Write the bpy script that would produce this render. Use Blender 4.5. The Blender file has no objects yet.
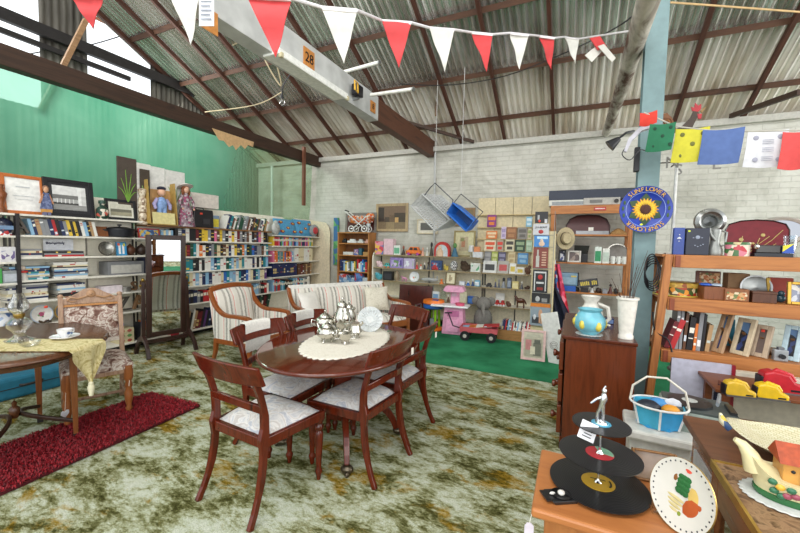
import bpy, math, random
from mathutils import Vector, Matrix, Euler
random.seed(11)
PI = math.pi
scene = bpy.context.scene
COL = scene.collection
V = Vector
# ---------------------------------------------------------------- camera
FPX, YAW, PIT, ROLL, EYE = 374.0, math.radians(25.05), math.radians(-3.325), math.radians(1.216), V((0, 0, 1.48))
CF = V((-math.sin(YAW)*math.cos(PIT), math.cos(YAW)*math.cos(PIT), math.sin(PIT)))
_r = V((math.cos(YAW), math.sin(YAW), 0)); _u = _r.cross(CF)
CR = _r*math.cos(ROLL)+_u*math.sin(ROLL); CU = -_r*math.sin(ROLL)+_u*math.cos(ROLL)
cd = bpy.data.cameras.new('camera'); cd.sensor_width = 36; cd.lens = FPX/800*36; cd.clip_start = .05
cam = bpy.data.objects.new('camera', cd); COL.objects.link(cam)
cam.matrix_world = Matrix(((CR.x, CU.x, -CF.x, 0), (CR.y, CU.y, -CF.y, 0), (CR.z, CU.z, -CF.z, EYE.z), (0, 0, 0, 1)))
scene.camera = cam
def at(px, py, X=None, Y=None, Z=None):
    """a measured pixel turned into the point where its ray meets a plane of the room"""
    d = CF+CR*((px-400)/FPX)-CU*((py-266.5)/FPX)
    t = X/d.x if X is not None else Y/d.y if Y is not None else (Z-EYE.z)/d.z
    return EYE+d*t
# ---------------------------------------------------------------- mesh builder
def rot(rx=0, ry=0, rz=0, loc=(0, 0, 0)):
    return Matrix.Translation(loc) @ Euler((rx, ry, rz)).to_matrix().to_4x4()
class MB:
    def __init__(s): s.v, s.f, s.mi, s.sm, s.k, s.M = [], [], [], [], 0, None
    def add(s, vs, fs, smooth=False, M=None):
        b = len(s.v); M = M if M is not None else s.M
        s.v += [tuple(M @ V(p)) for p in vs] if M is not None else [tuple(p) for p in vs]
        s.f += [tuple(i+b for i in f) for f in fs]; s.mi += [s.k]*len(fs); s.sm += [smooth]*len(fs); return s
    def box(s, cx, cy, z0, w, d, h, M=None, k=None):
        """box centred on cx, cy, standing on z0"""
        if k is not None: s.k = k
        x0, x1, y0, y1, z1 = cx-w/2, cx+w/2, cy-d/2, cy+d/2, z0+h
        return s.add([(x0,y0,z0),(x1,y0,z0),(x1,y1,z0),(x0,y1,z0),(x0,y0,z1),(x1,y0,z1),(x1,y1,z1),(x0,y1,z1)],
                     [(0,3,2,1),(4,5,6,7),(0,1,5,4),(1,2,6,5),(2,3,7,6),(3,0,4,7)], False, M)
    def bar(s, p, q, w, h, up=(0, 0, 1), M=None):
        p, q = V(p), V(q); return s.sweep([p, q], [(w, h)]*2, up, M)
    def sweep(s, pts, wh, up=(0, 0, 1), M=None, smooth=False):
        """rectangular section swept along points; wh (w across, h along up)"""
        pts = [V(p) for p in pts]; n = len(pts); vs = []
        if not isinstance(wh, list): wh = [wh]*n
        for i, p in enumerate(pts):
            t = (pts[min(i+1, n-1)]-pts[max(i-1, 0)]).normalized()
            sd = t.cross(V(up))
            if sd.length < 1e-4: sd = t.cross(V((1, 0, 0)))
            sd.normalize(); u = sd.cross(t); w, h = wh[i][0]/2, wh[i][1]/2
            vs += [p-sd*w-u*h, p+sd*w-u*h, p+sd*w+u*h, p-sd*w+u*h]
        fs = [(3, 2, 1, 0), (4*n-4, 4*n-3, 4*n-2, 4*n-1)]
        for i in range(n-1):
            for j in range(4): fs.append((4*i+j, 4*i+(j+1) % 4, 4*i+4+(j+1) % 4, 4*i+4+j))
        return s.add(vs, fs, smooth, M)
    def tube(s, pts, r, n=8, M=None, closed=False):
        pts = [V(p) for p in pts]; m = len(pts); vs = []; ref = None
        for i, p in enumerate(pts):
            a, b = (pts[(i-1) % m], pts[(i+1) % m]) if closed else (pts[max(i-1, 0)], pts[min(i+1, m-1)])
            t = (b-a).normalized()
            if ref is None: ref = t.cross(V((0, 0, 1)) if abs(t.z) < .9 else V((1, 0, 0))).normalized()
            ref = (ref-t*ref.dot(t)).normalized(); u = t.cross(ref); rr = r[i] if isinstance(r, (list, tuple)) else r
            vs += [p+(ref*math.cos(2*PI*j/n)+u*math.sin(2*PI*j/n))*rr for j in range(n)]
        fs = []
        for i in range(m if closed else m-1):
            for j in range(n): fs.append((n*i+j, n*i+(j+1) % n, n*((i+1) % m)+(j+1) % n, n*((i+1) % m)+j))
        if not closed: fs += [tuple(range(n-1, -1, -1)), tuple(range(n*(m-1), n*m))]
        return s.add(vs, fs, True, M)
    def lathe(s, prof, n=20, M=None, sx=1, sy=1):
        """profile [(r, z)...] turned about z"""
        vs = []; fs = []; m = len(prof)
        for r, z in prof: vs += [(r*sx*math.cos(2*PI*j/n), r*sy*math.sin(2*PI*j/n), z) for j in range(n)]
        for i in range(m-1):
            for j in range(n): fs.append((n*i+j, n*i+(j+1) % n, n*i+n+(j+1) % n, n*i+n+j))
        if min(prof[0][0], prof[-1][0]) > 1e-4 and abs(prof[0][1]-prof[-1][1]) < .15*min(prof[0][0], prof[-1][0]):
            if m > 2: fs += [(n*(m-1)+j, n*(m-1)+(j+1) % n, (j+1) % n, j) for j in range(n)]      # a ring: open middle
            return s.add(vs, fs, True, M)
        if prof[0][0] > 1e-4: fs.append(tuple(range(n-1, -1, -1)))
        if prof[-1][0] > 1e-4: fs.append(tuple(range(n*(m-1), n*m)))
        return s.add(vs, fs, True, M)
    def ball(s, c, r, n=12, M=None):
        r = r if isinstance(r, (list, tuple)) else (r, r, r); vs = []; fs = []; k = max(4, n//2)
        for i in range(k+1):
            a = PI*i/k-PI/2
            vs += [(c[0]+r[0]*math.cos(a)*math.cos(2*PI*j/n), c[1]+r[1]*math.cos(a)*math.sin(2*PI*j/n), c[2]+r[2]*math.sin(a)) for j in range(n)]
        for i in range(k):
            for j in range(n): fs.append((n*i+j, n*i+(j+1) % n, n*i+n+(j+1) % n, n*i+n+j))
        return s.add(vs, fs, True, M)
    def prism(s, poly, z0, z1, M=None, smooth=False):
        n = len(poly); vs = [(x, y, z0) for x, y in poly]+[(x, y, z1) for x, y in poly]
        fs = [tuple(range(n-1, -1, -1)), tuple(range(n, 2*n))]+[(i, (i+1) % n, n+(i+1) % n, n+i) for i in range(n)]
        return s.add(vs, fs, smooth, M)
    def plate(s, poly, y0, y1, M=None):
        """polygon drawn in x, z (facing -y), thick from y0 to y1"""
        n = len(poly); vs = [(x, y0, z) for x, z in poly]+[(x, y1, z) for x, z in poly]
        fs = [tuple(range(n)), tuple(range(2*n-1, n-1, -1))]+[((i+1) % n, i, n+i, n+(i+1) % n) for i in range(n)]
        return s.add(vs, fs, False, M)
    def grid(s, fn, nu, nv, M=None, thick=None, smooth=True):
        vs = [V(fn(i/nu, j/nv)) for j in range(nv+1) for i in range(nu+1)]; w = nu+1
        fs = [(j*w+i, j*w+i+1, j*w+w+i+1, j*w+w+i) for j in range(nv) for i in range(nu)]
        if thick is not None:
            t = V(thick); n = len(vs); vs += [p+t for p in vs]; fs += [tuple(n+i for i in reversed(f)) for f in fs]
            ring = [i for i in range(w)]+[j*w+nu for j in range(1, nv+1)]+[nv*w+i for i in range(nu-1, -1, -1)]+[j*w for j in range(nv-1, 0, -1)]
            fs += [(ring[(k+1) % len(ring)], ring[k], n+ring[k], n+ring[(k+1) % len(ring)]) for k in range(len(ring))]
        return s.add(vs, fs, smooth, M)
    def text(s, txt, size, M, depth=.002, align='CENTER'):
        c = bpy.data.curves.new('t', 'FONT'); c.body = txt; c.size = size; c.extrude = depth; c.align_x = align; c.align_y = 'CENTER'; c.resolution_u = 3
        o = bpy.data.objects.new('t', c); COL.objects.link(o)
        dg = bpy.context.evaluated_depsgraph_get(); me = bpy.data.meshes.new_from_object(o.evaluated_get(dg))
        s.add([v.co[:] for v in me.vertices], [tuple(p.vertices) for p in me.polygons], False, M)
        bpy.data.objects.remove(o); bpy.data.curves.remove(c); bpy.data.meshes.remove(me); return s
    def mesh(s, name, mats):
        me = bpy.data.meshes.new(name); me.from_pydata(s.v, [], s.f)
        for m in (mats if isinstance(mats, (list, tuple)) else [mats]): me.materials.append(m)
        me.polygons.foreach_set('material_index', s.mi); me.polygons.foreach_set('use_smooth', s.sm)
        me.update()
        if any(s.sm): me.set_sharp_from_angle(angle=math.radians(48))
        return me
    def build(s, name, mats, parent=None, bevel=0, loc=(0, 0, 0), rz=0, rx=0, ry=0):
        o = bpy.data.objects.new(name, s.mesh(name, mats)); COL.objects.link(o)
        o.location = loc; o.rotation_euler = (rx, ry, rz)
        if parent is not None: o.parent = parent
        if bevel:
            b = o.modifiers.new('bevel', 'BEVEL'); b.width = bevel; b.segments = 2; b.limit_method = 'ANGLE'; b.angle_limit = math.radians(50)
        return o
LABELS = {}
def tag(o, label, cat=None, group=None, kind=None):
    if label: o['label'] = label
    if cat: o['category'] = cat
    if group: o['group'] = group
    if kind: o['kind'] = kind
    return o
def thing(name, label, cat, loc=(0, 0, 0), rz=0, group=None, rx=0, ry=0):
    o = bpy.data.objects.new(name, None); COL.objects.link(o); o.empty_display_size = .05
    o.location = loc; o.rotation_euler = (rx, ry, rz); return tag(o, label, cat, group)
def struct(name, mb, mats, label=None, **k):
    return tag(mb.build(name, mats, **k), label, None, None, 'structure')
def copy_tree(o, parent=None):
    c = o.copy(); COL.objects.link(c)
    if parent is not None: c.parent = parent
    for ch in list(o.children): copy_tree(ch, c)
    return c
ORD = ('first second third fourth fifth sixth seventh eighth ninth tenth eleventh twelfth thirteenth fourteenth fifteenth sixteenth seventeenth eighteenth nineteenth '
       'twentieth twenty-first twenty-second twenty-third twenty-fourth twenty-fifth twenty-sixth twenty-seventh twenty-eighth twenty-ninth thirtieth thirty-first '
       'thirty-second thirty-third thirty-fourth thirty-fifth thirty-sixth').split()
# ---------------------------------------------------------------- materials
MC = {}
def lin(h):
    if not isinstance(h, str): return tuple(h)+(1,)
    c = [int(h[i:i+2], 16)/255 for i in (0, 2, 4)]
    return tuple(x/12.92 if x <= .04045 else ((x+.055)/1.055)**2.4 for x in c)+(1,)
def mul(c, k): return tuple(min(1, x*k) for x in c[:3])+(1,)
def base_mat(name, rough=.5, metal=0, spec=.5):
    m = bpy.data.materials.new(name); m.use_nodes = True; nt = m.node_tree; b = nt.nodes['Principled BSDF']
    b.inputs['Roughness'].default_value = rough; b.inputs['Metallic'].default_value = metal; b.inputs['Specular IOR Level'].default_value = spec
    return m, nt, b
def N(nt, kind, **k):
    n = nt.nodes.new('ShaderNode'+kind)
    for a, v in k.items(): setattr(n, a, v)
    return n
def coords(nt, scale=(1, 1, 1), out='Object', rz=(0, 0, 0)):
    t = N(nt, 'TexCoord'); mp = N(nt, 'Mapping'); mp.inputs['Scale'].default_value = scale; mp.inputs['Rotation'].default_value = rz
    nt.links.new(t.outputs[out], mp.inputs['Vector']); return mp.outputs['Vector']
def noise(nt, vec, sc, det=3, dist=0, rough=.5):
    n = N(nt, 'TexNoise'); n.inputs['Scale'].default_value = sc; n.inputs['Detail'].default_value = det; n.inputs['Distortion'].default_value = dist
    n.inputs['Roughness'].default_value = rough; nt.links.new(vec, n.inputs['Vector']); return n.outputs['Fac']
def ramp(nt, fac, stops, interp='LINEAR'):
    r = N(nt, 'ValToRGB'); r.color_ramp.interpolation = interp; e = r.color_ramp.elements
    while len(e) < len(stops): e.new(.5)
    for i, (p, c) in enumerate(stops): e[i].position = p; e[i].color = lin(c) if isinstance(c, str) else c
    nt.links.new(fac, r.inputs['Fac']); return r.outputs['Color']
def bump(nt, b, h, strength, dist=.01):
    n = N(nt, 'Bump'); n.inputs['Strength'].default_value = strength; n.inputs['Distance'].default_value = dist
    nt.links.new(h, n.inputs['Height']); nt.links.new(n.outputs['Normal'], b.inputs['Normal'])
def M(col, rough=.5, metal=0, var=.12, sc=25, bmp=0, spec=.5):
    key = ('M', col, rough, metal, var, sc, bmp, spec)
    if key not in MC:
        m, nt, b = base_mat('paint_'+str(col), rough, metal, spec); v = coords(nt); f = noise(nt, v, sc, 4); c = lin(col)
        nt.links.new(ramp(nt, f, [(.3, mul(c, 1-var)), (.7, mul(c, 1+var))]), b.inputs['Base Color'])
        if bmp: bump(nt, b, f, bmp)
        MC[key] = m
    return MC[key]
def WOOD(a, b_, rough=.35, sc=6, st=(1, 1, .12), bmp=.05):
    key = ('W', a, b_, rough, sc, st)
    if key not in MC:
        m, nt, b = base_mat('wood_'+a, rough); v = coords(nt, st); f = noise(nt, v, sc*3, 6, 1.2, .6)
        nt.links.new(ramp(nt, f, [(.25, a), (.5, b_), (.75, a)]), b.inputs['Base Color']); bump(nt, b, f, bmp); MC[key] = m
    return MC[key]
def PRINT(cols, sc=14, rough=.45, st=(1, 1, 1)):
    """a printed surface: patches of a few colours"""
    key = ('P', tuple(cols), sc, rough, st)
    if key not in MC:
        m, nt, b = base_mat('print', rough); v = coords(nt, st); vo = N(nt, 'TexVoronoi'); vo.inputs['Scale'].default_value = sc; nt.links.new(v, vo.inputs['Vector'])
        sp = N(nt, 'SeparateColor'); nt.links.new(vo.outputs['Color'], sp.inputs['Color']); n = len(cols)
        nt.links.new(ramp(nt, sp.outputs[0], [(i/n, c) for i, c in enumerate(cols)], 'CONSTANT'), b.inputs['Base Color']); MC[key] = m
    return MC[key]
def STRIPE(stops, period, axis, rough=.8):
    key = ('S', tuple(stops), period, axis)
    if key not in MC:
        m, nt, b = base_mat('striped_fabric', rough, spec=.2); v = coords(nt); s = N(nt, 'SeparateXYZ'); nt.links.new(v, s.inputs[0])
        nf = noise(nt, v, 60, 3); a = N(nt, 'Math', operation='MULTIPLY_ADD'); a.inputs[1].default_value = 1/period; a.inputs[2].default_value = 40.13
        nt.links.new(s.outputs[axis], a.inputs[0]); d = N(nt, 'Math', operation='MULTIPLY_ADD'); d.inputs[1].default_value = .1
        nt.links.new(nf, d.inputs[0]); nt.links.new(a.outputs[0], d.inputs[2]); f = N(nt, 'Math', operation='FRACT'); nt.links.new(d.outputs[0], f.inputs[0])
        nt.links.new(ramp(nt, f.outputs[0], stops, 'CONSTANT'), b.inputs['Base Color']); bump(nt, b, nf, .1); MC[key] = m
    return MC[key]
def SWIRL(stops, sc, dist=3, rough=.8, det=4, bmp=.1, spec=.25):
    key = ('D', tuple(stops), sc, dist, rough)
    if key not in MC:
        m, nt, b = base_mat('patterned_fabric', rough, spec=spec); v = coords(nt); f = noise(nt, v, sc, det, dist, .55)
        nt.links.new(ramp(nt, f, stops), b.inputs['Base Color'])
        if bmp: bump(nt, b, f, bmp)
        MC[key] = m
    return MC[key]
def GLASS(col='ffffff', rough=.02, blend=.22):
    key = ('G', col, rough, blend)
    if key not in MC:
        m, nt, b = base_mat('glass', rough); tr = N(nt, 'BsdfTransparent'); tr.inputs['Color'].default_value = mul(lin(col), 1.08); gl = N(nt, 'BsdfGlossy'); gl.inputs['Roughness'].default_value = rough
        lw = N(nt, 'LayerWeight'); lw.inputs['Blend'].default_value = blend; mx = N(nt, 'MixShader'); nt.links.new(lw.outputs['Facing'], mx.inputs[0]); nt.links.new(tr.outputs[0], mx.inputs[1]); nt.links.new(gl.outputs[0], mx.inputs[2]); nt.links.new(mx.outputs[0], nt.nodes['Material Output'].inputs['Surface'])
        MC[key] = m
    return MC[key]
PAPER = M('e8e4d8', .8); CREAM = M('d8cfb4', .6); WHITE = M('e6e4de', .45); BLACK = M('15151a', .4); DARK = M('2a2522', .5)
CHROME = M('d8d8d8', .12, 1, .05); STEEL = M('a0a2a2', .35, .9); SILVER = M('c9c6bd', .16, 1, .1); GOLD = M('b8923e', .35, .7); BRASS = M('8d7335', .35, .8)
MAHOG = WOOD('3a0f08', '642013', .18, 5); TEAK = WOOD('7c431c', 'a7622c', .4, 4); PINE = WOOD('85491f', 'b4743c', .5, 5, (.1, 1, 1)); PINEV = WOOD('85491f', 'b4743c', .5, 5, (1, 1, .1))
WALNUT = WOOD('2c1a12', '4a2d1e', .35, 5); SHOWOOD = WOOD('6d3512', '8d4b1d', .3, 5); DKTIMB = WOOD('24170f', '3f2a1d', .7, 3, (1, .1, 1), .2); RAWTIMB = WOOD('6f5138', 'a07c58', .8, 4, (1, .15, 1), .2)
SHELFW = M('dedace', .5); CREAMP = M('cdbf9c', .6); RED = M('c22a22', .5)
# ================================================================ the shed
WY, NX = 7.0, -5.3            # back wall, netting line
def roof_z(y): return 3.45+.5*(WY-y)
def roof_at(px, py):
    d = CF+CR*((px-400)/FPX)-CU*((py-266.5)/FPX); t = (3.45+.5*WY-EYE.z)/(d.z+.5*d.y); return EYE+d*t
# floor: patterned carpet of drifting sage, grey, olive and rust
m, nt, b = base_mat('patterned_carpet', .95, spec=.1)
v = coords(nt, (1.0, 1.9, 1), rz=(0, 0, .5)); f1 = noise(nt, v, 3.3, 10, .25, .74); f2 = noise(nt, coords(nt, (1, 1.9, 1), rz=(0, 0, .4)), 2.1, 8, .3, .7); f3 = noise(nt, coords(nt), 160, 2)
fx = noise(nt, coords(nt, (1, 1.8, 1), rz=(0, 0, .5)), 24, 6, .4, .7); ma = N(nt, 'Math', operation='MULTIPLY_ADD'); ma.inputs[1].default_value = .42; nt.links.new(fx, ma.inputs[0]); nt.links.new(f1, ma.inputs[2]); sb = N(nt, 'Math', operation='SUBTRACT'); sb.inputs[1].default_value = .21; nt.links.new(ma.outputs[0], sb.inputs[0]); f1 = sb.outputs[0]
base = ramp(nt, f1, [(.30, '2a2b10'), (.40, '52522a'), (.455, '7f8056'), (.51, 'a7ab88'), (.57, 'c2c8b0'), (.68, 'd4d8c8')])
msk = ramp(nt, f2, [(.545, '000000'), (.6, 'ffffff')]); och = ramp(nt, f1, [(.38, '4e4412'), (.48, '957822'), (.58, 'b4a878')])
mx = N(nt, 'Mix', data_type='RGBA'); nt.links.new(msk, mx.inputs[0]); nt.links.new(base, mx.inputs[6]); nt.links.new(och, mx.inputs[7])
mf = N(nt, 'Mix', data_type='RGBA', blend_type='MULTIPLY'); mf.inputs[0].default_value = .55; nt.links.new(mx.outputs[2], mf.inputs[6]); nt.links.new(ramp(nt, f3, [(.3, '707070'), (.65, 'ffffff')]), mf.inputs[7])
nt.links.new(mf.outputs[2], b.inputs['Base Color']); bump(nt, b, f3, .3, .004); CARPET = m
struct('floor', MB().box(-.5, 2, -.1, 14, 11, .1), CARPET)
m, nt, b = base_mat('green_carpet', .95, spec=.1); v = coords(nt); f1 = noise(nt, v, 300, 2); f2 = noise(nt, v, 2.5, 4)
mx = N(nt, 'Mix', data_type='RGBA', blend_type='MULTIPLY'); mx.inputs[0].default_value = .5
nt.links.new(ramp(nt, f2, [(.3, '266c48'), (.7, '3f9a6c')]), mx.inputs[6]); nt.links.new(ramp(nt, f1, [(.3, '808080'), (.7, 'ffffff')]), mx.inputs[7])
nt.links.new(mx.outputs[2], b.inputs['Base Color']); bump(nt, b, f1, .3, .004)
tag(MB().grid(lambda u, w: (-3.3+u*8, 4.36+w*2.63, .008), 8, 4, thick=(0, 0, -.007)).build('green_carpet', m), 'plain emerald green carpet laid in front of the toy shelves', 'carpet')
# painted brick
m, nt, b = base_mat('painted_brick', .7, spec=.3); t = N(nt, 'TexCoord'); s = N(nt, 'SeparateXYZ'); nt.links.new(t.outputs['Object'], s.inputs[0])
cx_ = N(nt, 'CombineXYZ'); nt.links.new(s.outputs[0], cx_.inputs[0]); nt.links.new(s.outputs[2], cx_.inputs[1])
br = N(nt, 'TexBrick'); br.inputs['Scale'].default_value = 1; br.inputs['Brick Width'].default_value = .23; br.inputs['Row Height'].default_value = .082; br.inputs['Mortar Size'].default_value = .007; br.inputs['Mortar Smooth'].default_value = .4
br.inputs['Color1'].default_value = lin('d2d1ca'); br.inputs['Color2'].default_value = lin('cbcac3'); br.inputs['Mortar'].default_value = lin('c9c8c1'); nt.links.new(cx_.outputs[0], br.inputs['Vector'])
st = noise(nt, t.outputs['Object'], 1.3, 6, .6, .65); cr = noise(nt, coords(nt, (1, 1, 6)), 2.2, 5, 1.5, .7)
mx = N(nt, 'Mix', data_type='RGBA', blend_type='MULTIPLY'); mx.inputs[0].default_value = .8; nt.links.new(br.outputs['Color'], mx.inputs[6]); nt.links.new(ramp(nt, st, [(.3, 'b4b2a6'), (.55, 'f2f1ec'), (.8, 'ffffff')]), mx.inputs[7])
m2 = N(nt, 'Mix', data_type='RGBA', blend_type='MULTIPLY'); m2.inputs[0].default_value = .9; nt.links.new(mx.outputs[2], m2.inputs[6]); nt.links.new(ramp(nt, cr, [(.27, '4a463f'), (.31, 'ffffff')]), m2.inputs[7])
nt.links.new(m2.outputs[2], b.inputs['Base Color'])
ad = N(nt, 'Math', operation='MULTIPLY_ADD'); ad.inputs[1].default_value = -.7; nt.links.new(br.outputs['Fac'], ad.inputs[0]); nt.links.new(noise(nt, t.outputs['Object'], 18, 4), ad.inputs[2]); bump(nt, b, ad.outputs[0], .6, .014); BRICK = m
wb = MB().box(-.4, WY+.12, 0, 13.6, .24, 3.36)
struct('wall_back', wb, BRICK)
struct('trim_1', MB().box(-.4, WY-.03, 3.30, 13.6, .1, .09), M('b3b1a8', .7, bmp=.2))
# outer left wall: corrugated iron with two open bays under the roof
XO = -7.2
m, nt, b = base_mat('grey_cladding', .6, .3); v = coords(nt, (1, 1, .15)); nt.links.new(ramp(nt, noise(nt, v, 9, 5), [(.3, '4a4640'), (.7, '77736a')]), b.inputs['Base Color'])
def corr_wall(name, y0, y1, z0, ztop):
    """ribbed sheet wall standing on the x = XO line"""
    n = max(6, int((y1-y0)/.022)); vs = []
    for i in range(n+1):
        y = y0+(y1-y0)*i/n; x = XO+.012*math.cos(2*PI*y/.09); vs += [(x, y, z0), (x, y, ztop(y) if callable(ztop) else ztop)]
    mb = MB(); mb.add(vs, [(2*i, 2*i+2, 2*i+3, 2*i+1) for i in range(n)], True); return struct(name, mb, m)
zb = at(0, 98, X=XO).z
corr_wall('wall_left', -1.5, 7.0, 0, zb)
ya, yb_, yc = at(40, 50, X=XO).y, at(87, 60, X=XO).y, at(150, 80, X=XO).y
corr_wall('wall_left_bay', ya, yb_, zb, roof_z); corr_wall('wall_left_sill', yb_, yc, zb, at(100, 95, X=XO).z); corr_wall('wall_left_end', yc, 7.0, zb, roof_z)
IRON = M('2e2b2b', .6, .3, bmp=.2)
def yrail(name, p0, p1, X, sec, mat, zoff=0):
    a, c = at(*p0, X=X), at(*p1, X=X); z = (a.z+c.z)/2+zoff
    return struct(name, MB().bar((X, a.y, z), (X, c.y, z), sec[0], sec[1]), mat)
yrail('trim_2', (-40, -5), (203, 97), XO+.1, (.08, .16), IRON); yrail('trim_3', (-40, 16), (130, 78), XO+.1, (.05, .07), IRON)
# corrugated iron roof
m, nt, b = base_mat('corrugated_iron', .25, .8); v = coords(nt, (1, .06, .06)); f = noise(nt, v, 7, 7, .2, .62); f2 = noise(nt, coords(nt, (1, .5, .5)), 1.6, 4, .5)
c1 = ramp(nt, f, [(.25, '9c978e'), (.45, 'd4d2cc'), (.7, 'f6f6f4')]); mx = N(nt, 'Mix', data_type='RGBA', blend_type='MULTIPLY'); mx.inputs[0].default_value = .6
nt.links.new(c1, mx.inputs[6]); nt.links.new(ramp(nt, f2, [(.3, 'a69d90'), (.52, 'ffffff')]), mx.inputs[7])
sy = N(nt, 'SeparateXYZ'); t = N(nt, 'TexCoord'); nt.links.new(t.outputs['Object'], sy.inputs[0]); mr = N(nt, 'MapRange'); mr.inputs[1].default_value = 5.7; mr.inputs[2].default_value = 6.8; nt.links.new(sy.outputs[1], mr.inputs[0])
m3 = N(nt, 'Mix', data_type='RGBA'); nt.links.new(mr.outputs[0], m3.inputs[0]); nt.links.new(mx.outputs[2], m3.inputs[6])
nt.links.new(ramp(nt, f, [(.3, 'b39c7c'), (.5, 'efe8da'), (.7, 'faf7f0')]), m3.inputs[7]); nt.links.new(m3.outputs[2], b.inputs['Base Color']); mm_ = N(nt, 'MapRange'); mm_.inputs[1].default_value = 5.7; mm_.inputs[2].default_value = 6.7; mm_.inputs[3].default_value = .8; mm_.inputs[4].default_value = .1; nt.links.new(sy.outputs[1], mm_.inputs[0]); nt.links.new(mm_.outputs[0], b.inputs['Metallic'])      # brightness near the wall put into the colour: paler, less metallic iron
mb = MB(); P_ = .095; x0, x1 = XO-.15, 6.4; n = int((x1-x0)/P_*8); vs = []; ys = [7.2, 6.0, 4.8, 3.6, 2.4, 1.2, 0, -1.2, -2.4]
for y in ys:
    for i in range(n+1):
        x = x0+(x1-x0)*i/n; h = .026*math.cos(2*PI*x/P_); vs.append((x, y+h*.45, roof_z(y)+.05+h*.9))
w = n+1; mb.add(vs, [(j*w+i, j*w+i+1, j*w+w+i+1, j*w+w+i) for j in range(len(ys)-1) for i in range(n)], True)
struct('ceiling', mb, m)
RUST = WOOD('2e1c12', '50321f', .75, 4, (.15, 1, 1), .2); RUSTY = WOOD('2a160d', '4c2818', .75, 4, (1, .15, .15), .2)
for i, y in enumerate([6.56, 5.74, 4.9, 4.05, 3.2, 2.35, 1.5, .6]):
    z = roof_z(y)-.012; struct('roof_purlin', MB().bar((XO, y, z), (6.3, y, z), .05, .07, (0, -.5, 1)), RUST)
xs = [roof_at(*p).x for p in ((322, 155), (459, 132), (504, 132), (554, 132), (675, 116), (744, 111))]
xs += [xs[0]-.62*k for k in range(1, 4)]+[xs[0]+.7*k for k in range(1, 4)]+[xs[5]+.8]
for x in xs:
    struct('roof_rafter', MB().bar((x, 7.0, roof_z(7)-.06), (x, -2, roof_z(-2)-.06), .045, .07, (0, .5, 1)), RUSTY)
# slanting tie rods under the roof, seen across the corner
for (p, q) in (((60, 0), (215, 60)), ((215, 60), (262, 82))):
    pass
a, c = at(98, 15, Y=4.6), at(262, 82, Y=6.0); struct('roof_brace', MB().bar(a, c, .05, .09), DKTIMB)
a, c = at(50, -4, Y=4.0), at(262, 98, Y=5.6); struct('roof_brace', MB().bar(a, c, .05, .05), M('8a5a3c', .8, bmp=.2))
a, c = at(800, 92, Y=5.6), at(731, 116, Y=6.9); struct('roof_brace', MB().bar(a, c, .05, .06), DKTIMB)
a, c = at(400, 120, Y=6.3), at(474, 142, Y=6.9); struct('roof_brace', MB().bar(a, c, .05, .05), DKTIMB)
# tie beams
lo, hi = at(0, 64, X=NX).z, at(0, 42, X=NX).z
struct('tie_beam', MB().bar((NX-.07, -1.0, (lo+hi)/2), (NX-.07, WY, (lo+hi)/2), .14, hi-lo), DKTIMB, bevel=.008)
BX = -2.57; zl = at(347, 106, X=BX).z; zh = at(381, 100, X=BX).z; zl2 = at(275, 59, X=BX).z; ym = at(378, 108, X=BX).y
BZ0, BZ1 = (zl+zl2)/2+.06, max(zh, (zl+zl2)/2+.24)
struct('tie_beam', MB().bar((BX-.08, ym, (BZ0+BZ1)/2), (BX-.08, WY, (BZ0+BZ1)/2), .15, BZ1-BZ0), WOOD('3a2015', '5f3a28', .6, 3, (1, .1, 1), .2), bevel=.006)
struct('tie_beam', MB().bar((BX-.08, -1.2, (BZ0+BZ1)/2), (BX-.08, ym, (BZ0+BZ1)/2), .17, BZ1-BZ0+.02), M('b9bab8', .6, var=.18, sc=5, bmp=.15), bevel=.004)
# number plates on the beam
def plate_no(px, py, txt, label, w=.17):
    p = at(px, py, X=BX+.012); r = thing('number_plate', label, 'sign', (p.x, p.y, p.z), PI/2)
    MB().box(0, 0, -w*.55, w, .008, w*1.1).build('plate', M('c07f3e', .6, var=.2), r)
    MB().text(txt, w*.8, rot(PI/2, 0, 0, (0, -.006, 0))).build('lettering', BLACK, r)
plate_no(309, 59, '28', 'orange plate reading 28 on the white painted beam'); plate_no(209, 20, '2', 'orange plate half hidden by rope on the upper beam', .15); plate_no(373, 107, '8', 'small orange plate at the end of the white beam', .13)
# fluorescent batten under the beam
a, c = at(277, 62, X=BX+.06), at(346, 107, X=BX+.06); zf = BZ0-.03
r = thing('batten_light', 'long white fluorescent batten fixed along the bottom of the painted beam', 'light fitting', (BX+.06, (a.y+c.y)/2, zf), PI/2); L = c.y-a.y
MB().box(0, .07, 0, L, .2, .05).build('housing', M('e9e9e4', .4), r, .006)
MB().tube([(-L/2+.04, -.03, -.012), (L/2-.04, -.03, -.012)], .013, 10).build('tube', M('f4f4ee', .25), r)
for sx in (-1, 1): MB().box(sx*(L/2-.02), -.03, -.03, .03, .035, .04).build('lamp_holder', M('c8bd9a', .4), r)
p = at(354, 92, X=BX+.03); r = thing('motion_lamp', 'black flood lamp with yellow rim clamped to the white beam', 'lamp', p, PI/2)
MB().box(0, -.05, -.06, .15, .08, .13).build('lamp_body', BLACK, r, .01); MB().tube([(-.07, -.1, -.05), (-.17, -.12, -.05), (-.18, -.12, .05), (-.08, -.1, .06)], .01, 6, closed=True).build('lamp_rim', M('d6a52a', .4), r); MB().box(.02, .0, -.09, .03, .12, .03).build('bracket', STEEL, r)
for (p0, p1, lab) in (((340, 73), (380, 62), 'upper white fluorescent tube sticking out beyond the white beam'), ((371, 95), (414, 89), 'lower white fluorescent tube sticking out beyond the white beam')):
    a, c = at(*p0, Y=4.3), at(*p1, Y=4.15); r = thing('fluorescent_tube', lab, 'light fitting', a); d = c-a
    MB().tube([(0, 0, 0), d*.97], .022, 10).build('tube', M('ecebe4', .3), r); MB().tube([d*.97, d], .025, 10).build('end_cap', STEEL, r)
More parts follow.
